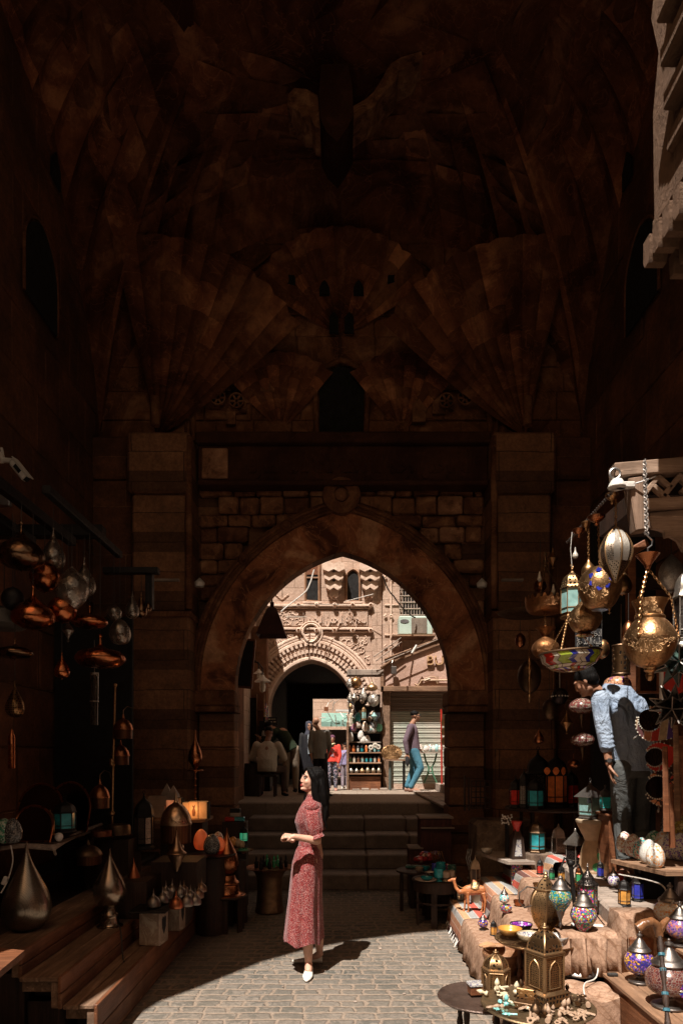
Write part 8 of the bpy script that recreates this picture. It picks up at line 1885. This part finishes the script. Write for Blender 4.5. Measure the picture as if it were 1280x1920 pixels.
# ---------------------------------------------------------------- man bending over the lanterns, right
mn=thing('person','man in pale blue shirt and dark jeans bending over the lanterns, seen from behind','person',(2.30,5.5,Z4+.018))
g=MB(); hm=V((-.295,.10,1.60)); HM2=head(g,hm,(-.72,.45,-.55),up=(-.35,.2,.9),s=1.0)
seg(g,(-.16,.10,1.47),(-.25,.10,1.55),.062,.058)
chainseg(g,[(.06,0,.95),(.02,.05,1.18),(-.06,.09,1.36)],[.09,.09,.09]); seg(g,(-.19,.05,1.43),(.10,.10,1.38),.045,.045)
L1,L2,L3=V((-.225,.0,1.46)),V((-.215,-.06,1.235)),V((-.185,-.10,.93)); chainseg(g,[L1,L2,L3],[.052,.044,.029]); hand(g,L3,(.10,-.05,-1),(.9,-.3,.1),1.05,curl=.55,side=1)
R1,R2_,R3=V((.13,.10,1.42)),V((.19,.08,1.23)),V((.22,.02,1.03)); chainseg(g,[R1,R2_,R3],[.052,.044,.03]); hand(g,R3,(-.2,.3,-1),(-1,0,0),1.05,curl=.6,side=-1)
hipL,kL,aL=V((-.04,-.02,.88)),V((-.01,.06,.48)),V((-.02,.0,.10)); hipR,kR,aR=V((.13,.02,.88)),V((.15,.10,.48)),V((.16,.08,.10))
chainseg(g,[hipL,kL,aL],[.09,.06,.038]); chainseg(g,[hipR,kR,aR],[.09,.06,.038])
seg(g,(-.02,-.0,.045),(-.14,-.10,.035),.038,.032); seg(g,(.16,.07,.045),(.12,.22,.03),.036,.03)
for k in range(5): g.ball((-.17-.010*k*.6+.0,-.075-.018*k,.025),(.018,.010,.012),8)
mkbody('body',mn,g,SK2,.0065,2)
g=MB(); g.ball((.022,0,.046),(.096,.080,.078),22,HM2); g.ball((.048,0,.0),(.062,.074,.070),16,HM2); g.ball((.02,.066,.02),(.04,.016,.04),10,HM2); g.ball((.02,-.066,.02),(.04,.016,.04),10,HM2); mkbody('hair',mn,g,m_hair,.008,2)
t=NT('pale_blue_shirt'); mp=t.N('Mapping'); t.L(t.co(),mp.inputs[0]); mp.inputs['Scale'].default_value=(2.2,2.2,1.3); wn=t.noise(4.0,5,.6,co=mp.outputs[0],dist=1.6); fd=t.noise(5,4); t.set(col=t.ramp(fd,[(.3,(.21,.27,.37)),(.7,(.33,.39,.48))]),rough=.85,normal=t.bump(t.noise(300,2),.0006,1,t.bump(wn,.06)),spec=.2); m_shirt=t.mat
g=MB(); 
g.tube([V((.055,.0,.86)),V((.05,.01,.98)),V((.035,.03,1.12)),V((.005,.055,1.26)),V((-.035,.07,1.38)),V((-.07,.08,1.46)),V((-.13,.09,1.505)),V((-.175,.10,1.525))],[(.175,.135),(.172,.132),(.178,.13),(.188,.132),(.195,.128),(.165,.115),(.09,.085),(.066,.062)],26,up=(0,1,0))
chainseg(g,[L1+V((.01,0,-.01)),L2,L3.lerp(L2,.42)],[.078,.066,.055]); chainseg(g,[R1+V((-.01,0,-.01)),R2_,R3.lerp(R2_,.3)],[.078,.066,.055])
# fabric folds: random ridges
rnd=random.Random(8)
for k in range(14):
    z=rnd.uniform(.93,1.40); x=rnd.uniform(-.12,.15)-.25*(z-1.1)*.6; g.tube([V((x,-.085+.08*(z-.95),z)),V((x+.05,-.10+.08*(z-.95),z-.05)),V((x+.09,-.10+.08*(z-.95),z-.12))],[.010,.018,.008],8)
for k in range(5): z=1.0+.06*k; g.tube([L3.lerp(L2,.42+.12*k)+V((-.05,-.03,.01)),L3.lerp(L2,.42+.12*k)+V((0,-.058,-.005)),L3.lerp(L2,.42+.12*k)+V((.05,-.03,.012))],.014,8)
sh2=mkbody('shirt',mn,g,m_shirt,.009,2)
g=MB(); g.tube([L3+V((.0,0,.035)),L3+V((.002,0,.015))],[.034,.034],14); wt_=obj('watch',g,m_iron,mn); g=MB(); g.lathe([(.001,0),(.018,0),(.018,.006),(.001,.006)],14,Tr(L3+V((-.012,-.035,.025)))@R(PI/2)); obj('dial',g,m_steel,wt_)
m_jean=cloth_mat('dark_jeans',(.085,.088,.085),.3,.05,9,1.2)
g=MB(); g.tube([V((.055,.0,.99)),V((.05,.0,.90)),V((.045,.0,.82))],[(.165,.12),(.17,.13),(.165,.13)],20,up=(0,1,0))
chainseg(g,[hipL,kL,V((-.02,.0,.14))],[.108,.082,.062]); chainseg(g,[hipR,kR,V((.16,.08,.14))],[.108,.082,.062])
for k in range(9):
    z=.18+.055*k; 
    for hx,kk,aa in ((hipL,kL,aL),(hipR,kR,aR)):
        p=aa.lerp(kk,min(1,(z-.1)/.38)) if z<.48 else kk.lerp(hx,(z-.48)/.4); g.tube([p+V((-.06,-.035,.012*(-1)**k)),p+V((0,-.078,0)),p+V((.06,-.035,-.015*(-1)**k))],.013,8)
mkbody('jeans',mn,g,m_jean,.009,2)
g=MB(); 
for f in (((.03,.03,0),(-.19,-.13,0)),):
    a,b=V(f[0]),V(f[1]); g.tube([a+V((0,0,.008)),b+V((0,0,.008))],[(.045,.01),(.05,.01)],14,up=(0,0,1))
so_l=obj('sandal',g,plain('grey_sole',(.06,.055,.05),.7),mn); g=MB(); c0=V((-.115,-.08,.03)); d_=V((-.16,-.11,0)).normalized(); sd=V((d_.y,-d_.x,0))
for q in (-.025,-.008,.009,.026): g.tube([c0+d_*q+sd*.05+V((0,0,-.02)),c0+d_*q+sd*.03+V((0,0,.030)),c0+d_*q-sd*.03+V((0,0,.030)),c0+d_*q-sd*.05+V((0,0,-.02))],.010,6)
obj('red_strap',g,m_redp,so_l)
# ---------------------------------------------------------------- simple clothed figures in the street
def person(label,loc,J,skin,top,bottom,hairm,sc_=1.0,rz=0,shoes=None,group=None,hair=True,vox=.013,topr=1.0,face_=None,extra=None,sleeve=.9,belly=0,long_top=0):
    t=thing('person',label,'person',loc,rz=rz,sc_=sc_,group=group)
    g=MB(); M=head(g,J['head'],J['look'],up=J.get('up',(0,0,1)))
    seg(g,J['neck'],V(J['head'])+V((0,0,-.06)),.058,.052); P0,C0,N0=V(J['pelvis']),V(J['chest']),V(J['neck'])
    chainseg(g,[P0,C0],[.12,.13]); 
    for s in 'LR':
        S_,E,W=V(J['sh'+s]),V(J['el'+s]),V(J['wr'+s]); chainseg(g,[S_,E,W],[.05,.042,.028]); hand(g,W,(W-E),J.get('pn'+s,(1,0,0)),1.0,curl=.6,side=1 if s=='L' else -1)
        H_,K_,A_=V(J['hi'+s]),V(J['kn'+s]),V(J['an'+s]); chainseg(g,[H_,K_,A_],[.08,.055,.038]); seg(g,A_+V((0,0,-.03)),V(J['to'+s]),.035,.03)
    mkbody('body',t,g,skin,.010,1)
    if face_: face(t,M,face_)
    if hair: g=MB(); g.ball((.022,0,.048),(.096,.081,.079),18,M); mkbody('hair',t,g,hairm,.012,1)
    g=MB(); up=V(J.get('side',(0,1,0)))
    mid=P0.lerp(C0,.5)
    sh=(V(J['shL'])-V(J['shR'])); hw=sh.length/2
    sd=sh.normalized(); fw=sd.cross(V((0,0,1)))
    def tor(p,a,b): return (p,a,b)
    path=[P0+(P0-C0)*(.18+long_top),P0,mid,C0,C0.lerp(N0,.55),N0]
    rad=[(hw*.95,.135+belly*.5),(hw*.95,.135+belly),(hw*.92,.13+belly),(hw*1.0,.13),(hw*.85,.105),(.07,.068)]
    # sections: ru along side axis
    rings=[]
    for p,(a,b) in zip(path,rad):
        ax=(C0-P0).normalized(); f2=sd.cross(ax).normalized(); rings.append([p+sd*a*math.cos(2*PI*i/20)+f2*b*math.sin(2*PI*i/20) for i in range(20)])
    g.loft(rings,cap=True)
    for s in 'LR':
        S_,E,W=V(J['sh'+s]),V(J['el'+s]),V(J['wr'+s]); chainseg(g,[S_,E,E.lerp(W,sleeve)],[.072*topr,.06*topr,.046*topr])
    mkbody('shirt',t,g,top,vox,1)
    g=MB(); 
    if bottom=='dress': pass
    else:
        rings=[]
        for p,(a,b) in zip([P0+V((0,0,.07)),P0,P0+V((0,0,-.08))],[(hw*.82,.12),(hw*.85,.13),(hw*.8,.12)]): rings.append([p+sd*a*math.cos(2*PI*i/20)+fw*b*math.sin(2*PI*i/20) for i in range(20)])
        g.loft(rings,cap=True)
        for s in 'LR': chainseg(g,[V(J['hi'+s]),V(J['kn'+s]),V(J['an'+s])+V((0,0,.02))],[.10,.078,.06])
        mkbody('trousers',t,g,bottom,vox,1)
    if shoes:
        for s in 'LR':
            g=MB(); A_=V(J['an'+s]); T_=V(J['to'+s]); b=V((A_.x,A_.y,J.get('gz',0))); dd=(V((T_.x,T_.y,b.z))-b).normalized(); shoe(g,b-dd*.06,b+dd*.19,.045,.085); obj('shoe',g,shoes,t)
    return t
stand=dict(head=(0,0,1.60),look=(0,-1,0),neck=(0,.02,1.44),pelvis=(0,.0,.95),chest=(0,.02,1.28),shL=(.19,.02,1.38),shR=(-.19,.02,1.38),elL=(.23,.03,1.10),elR=(-.23,.03,1.10),wrL=(.22,-.02,.85),wrR=(-.22,-.02,.85),hiL=(.09,0,.90),hiR=(-.09,0,.90),knL=(.10,-.01,.49),knR=(-.10,-.01,.49),anL=(.10,.02,.09),anR=(-.10,.02,.09),toL=(.11,-.12,.03),toR=(-.11,-.12,.03))
def J(**k): d=dict(stand); d.update(k); return d
# walking man facing right
wk=J(head=(.06,0,1.60),look=(1,-.1,-.12),neck=(-.01,0,1.43),pelvis=(.03,0,.93),chest=(-.01,0,1.26),shL=(-.04,.17,1.37),shR=(-.05,-.18,1.37),elL=(.02,.22,1.10),elR=(-.17,-.23,1.07),wrL=(.16,.2,.92),wrR=(-.13,-.25,.80),hiL=(.03,.08,.88),hiR=(.03,-.08,.88),knL=(.03,.09,.48),knR=(.16,-.09,.50),anL=(-.10,.09,.10),anR=(-.04,-.09,.10),toL=(.04,.09,.03),toR=(.12,-.1,.03),pnR=(0,1,0))
person('man with glasses, mauve shirt and blue jeans walking right across the sunlit street',(fx(773,14.45),14.45,1.0),wk,SK2,cloth_mat('mauve_shirt',(.13,.09,.11),.2,.03,6),cloth_mat('blue_jeans',(.07,.19,.26),.35,.03,8),m_hair,shoes=plain('brown_shoe',(.25,.13,.09),.6),face_=(.3,.1,.08))
g=MB(); g.tube([V((0,0,0)),V((.04,0,-.01)),V((.09,0,0))],.006,5); g.lathe([(.02,0),(.026,.003),(.02,.006)],12,Tr(.085,-.0,-.0)@R(0,PI/2)); solo('eyeglasses',g,m_black,"thin dark glasses on the walking man's face",'glasses',loc=(fx(773,14.45)+.075,14.37,2.615))
g=MB(); g.ball((0,0,0),(.05,.03,.12),12); g.tube([V((0,0,.1)),V((.01,0,.2)),V((.03,0,.1))],.006,5); solo('hand_bag',g,m_black,"black bag in the walking man's hand",'bag',loc=(fx(773,14.45)-.13,14.2,1.66))
# man in grey shirt, back to us
gm=J(head=(-.10,-.02,1.60),look=(-.8,.8,-.1),neck=(-.03,0,1.44),elL=(-.24,-.03,1.10),shL=(-.19,.0,1.38),shR=(.19,.05,1.38),wrL=(-.20,-.14,.84),elR=(.25,.05,1.10),wrR=(.20,.15,.9),hiL=(-.09,0,.90),hiR=(.09,0,.90),knL=(-.06,.05,.49),knR=(.14,.0,.49),anL=(-.05,.15,.09),anR=(.20,-.02,.09),toL=(-.08,.28,.03),toR=(.26,-.12,.03))
person('balding man in a light grey shirt and dark trousers standing with his back to us',(fx(599,12.95),12.95,1.0),gm,SK2,cloth_mat('light_grey_shirt',(.23,.22,.20),.15,.03,6),cloth_mat('dark_trousers',(.02,.02,.024),.3,.02,6),m_hair,sc_=(.76,.76,.87),shoes=m_black,hair=False,long_top=.25,sleeve=.55)
# headscarf woman
hj=J(look=(.35,-1,-.05))
pw=person('woman in a black robe and dark headscarf half hidden behind the grey shirted man',(fx(579,13.6),13.6,1.0),hj,SK2,m_black,'dress',m_hair,sc_=(.72,.72,.845),hair=False,face_=(.3,.08,.07))
g=MB(); g.loft(ring_loft([(1.42,0,0,.09,.09,0),(1.36,0,0,.2,.13,.01),(1.0,0,0,.23,.17,.02),(.5,0,0,.26,.2,.04),(.03,0,0,.30,.24,.05)],40)); obj('robe',g,cloth_mat('black_robe',(.012,.011,.013),.3,.03,5),pw)
g=MB(); g.lathe(cr([(.14,1.36),(.115,1.44),(.088,1.50),(.10,1.60),(.085,1.70),(.03,1.725),(.001,1.73)],3),24,Tr(0,.025,0)); o=obj('headscarf',g,cloth_mat('dark_scarf',(.045,.045,.06),.3,.02,5),pw)
g=MB(); g.box(-.03,.06,-.14,-.12,1.28,1.40,bev=.01); g.tube([(.02,-.18,1.27),(.03,-.17,.95)],.05,8); obj('pale_blouse',g,plain('blouse',(.3,.33,.35),.8),pw)
# child in red
ch=J(wrR=(-.02,-.2,1.36),elR=(-.22,-.12,1.14),pnR=(0,1,0),wrL=(.18,-.06,.86),elL=(.24,-.02,1.10))
pc=person('child in a bright red top and speckled leggings eating something in the sun',(fx(623,14.9),14.9,1.0),ch,SK2,plain('bright_red_top',(.62,.05,.03),.8),mosaic('speckled_leggings',[(.03,.03,.05),(.04,.04,.06),(.5,.35,.4),(.03,.03,.04),(.3,.3,.35)],(.03,.03,.05),30,.8),m_hair,sc_=.70,shoes=plain('pink_shoe',(.6,.25,.2),.6),hair=False,face_=(.4,.12,.1))
g=MB(); g.ball((0,.02,1.665),(.088,.097,.08),16); obj('hairband_cap',g,cloth_mat('purple_cap',(.12,.05,.08),.2,.01,5),pc)
g=MB(); g.box(-.04,.07,-.14,-.125,1.06,1.28,bev=.01); g.ball((0,-.13,1.3),(.05,.02,.05),8); obj('printed_picture',g,mosaic('shirt_print',[(.6,.5,.45),(.5,.05,.04),(.3,.25,.3),(.6,.1,.06)],(.5,.05,.04),25),pc)
g=MB(); g.tube([V((-.07,-.24,1.46)),V((0,-.25,1.44)),V((.08,-.24,1.47))],[.02,.03,.015],8); obj('snack',g,plain('bread',(.5,.5,.3),.8),pc)
pp=J(look=(.9,.3,-.1)); person('child in lilac jacket and trousers at the left side of the lantern stand, facing away',(fx(647,15.75),15.75,1.0),pp,SK2,cloth_mat('lilac_jacket',(.30,.26,.42),.2,.03,6),cloth_mat('lilac_trousers',(.27,.22,.25),.3,.03,7),m_hair,sc_=.62,shoes=m_white,rz=2.6)
# man sitting on a stool, back view
zs_=.46
sj=J(head=(.02,.10,1.20),look=(.25,1,-.5),up=(0,.3,1),neck=(0,.04,1.04),pelvis=(0,0,.53),chest=(0,.01,.86),shL=(-.20,.03,.96),shR=(.20,.03,.96),elL=(-.30,.10,.72),elR=(.31,.10,.72),wrL=(-.20,.32,.66),wrR=(.22,.34,.66),hiL=(-.10,.02,.50),hiR=(.12,.02,.50),knL=(-.17,.42,.50),knR=(.27,.30,.50),anL=(-.16,.40,.09),anR=(.30,.18,.09),toL=(-.18,.55,.03),toR=(.36,.05,.03))
person('heavy man in a cream shirt sitting on a stool with his back to us',(fx(501,12.9),12.9,1.0),sj,SK3,cloth_mat('cream_shirt',(.46,.40,.33),.12,.05,6,1.5),cloth_mat('brown_trousers',(.07,.045,.035),.2,.02,6),m_hair,shoes=m_black,belly=.07,topr=1.15,long_top=.02)
sl_=thing('stool','small dark wooden stool under the heavy seated man','stool',(fx(501,12.9),12.9,1.0)); g=MB(); g.box(-.19,.19,-.17,.17,.37,.41,bev=.01); obj('seat',g,m_darkw,sl_)
for x in (-.15,.15):
    for y in (-.13,.13): g=MB(); g.box(x-.02,x+.02,y-.02,y+.02,0,.37); obj('leg',g,m_darkw,sl_)
# man bending in a green jumper
bj=J(head=(-.42,.15,1.36),look=(-.8,.5,-.5),up=(-.4,0,1),neck=(-.30,.08,1.32),pelvis=(.05,0,.95),chest=(-.12,.03,1.22),shL=(-.28,-.10,1.26),shR=(-.18,.22,1.28),elL=(-.40,-.05,1.06),elR=(-.38,.3,1.10),wrL=(-.55,.10,1.10),wrR=(-.58,.3,1.15),hiL=(-.04,0,.90),hiR=(.14,0,.90),knL=(-.04,.02,.49),knR=(.15,.04,.49),anL=(-.05,.0,.09),anR=(.15,.05,.09),toL=(-.12,.15,.03),toR=(.12,.2,.03))
person('man in a dark green jumper and tan trousers leaning into the drinks kiosk',(fx(540,14.2),14.2,1.0),bj,SK2,cloth_mat('green_jumper',(.018,.026,.014),.2,.02,5),cloth_mat('tan_trousers',(.20,.15,.11),.15,.03,6),m_hair,shoes=m_black,long_top=.1)
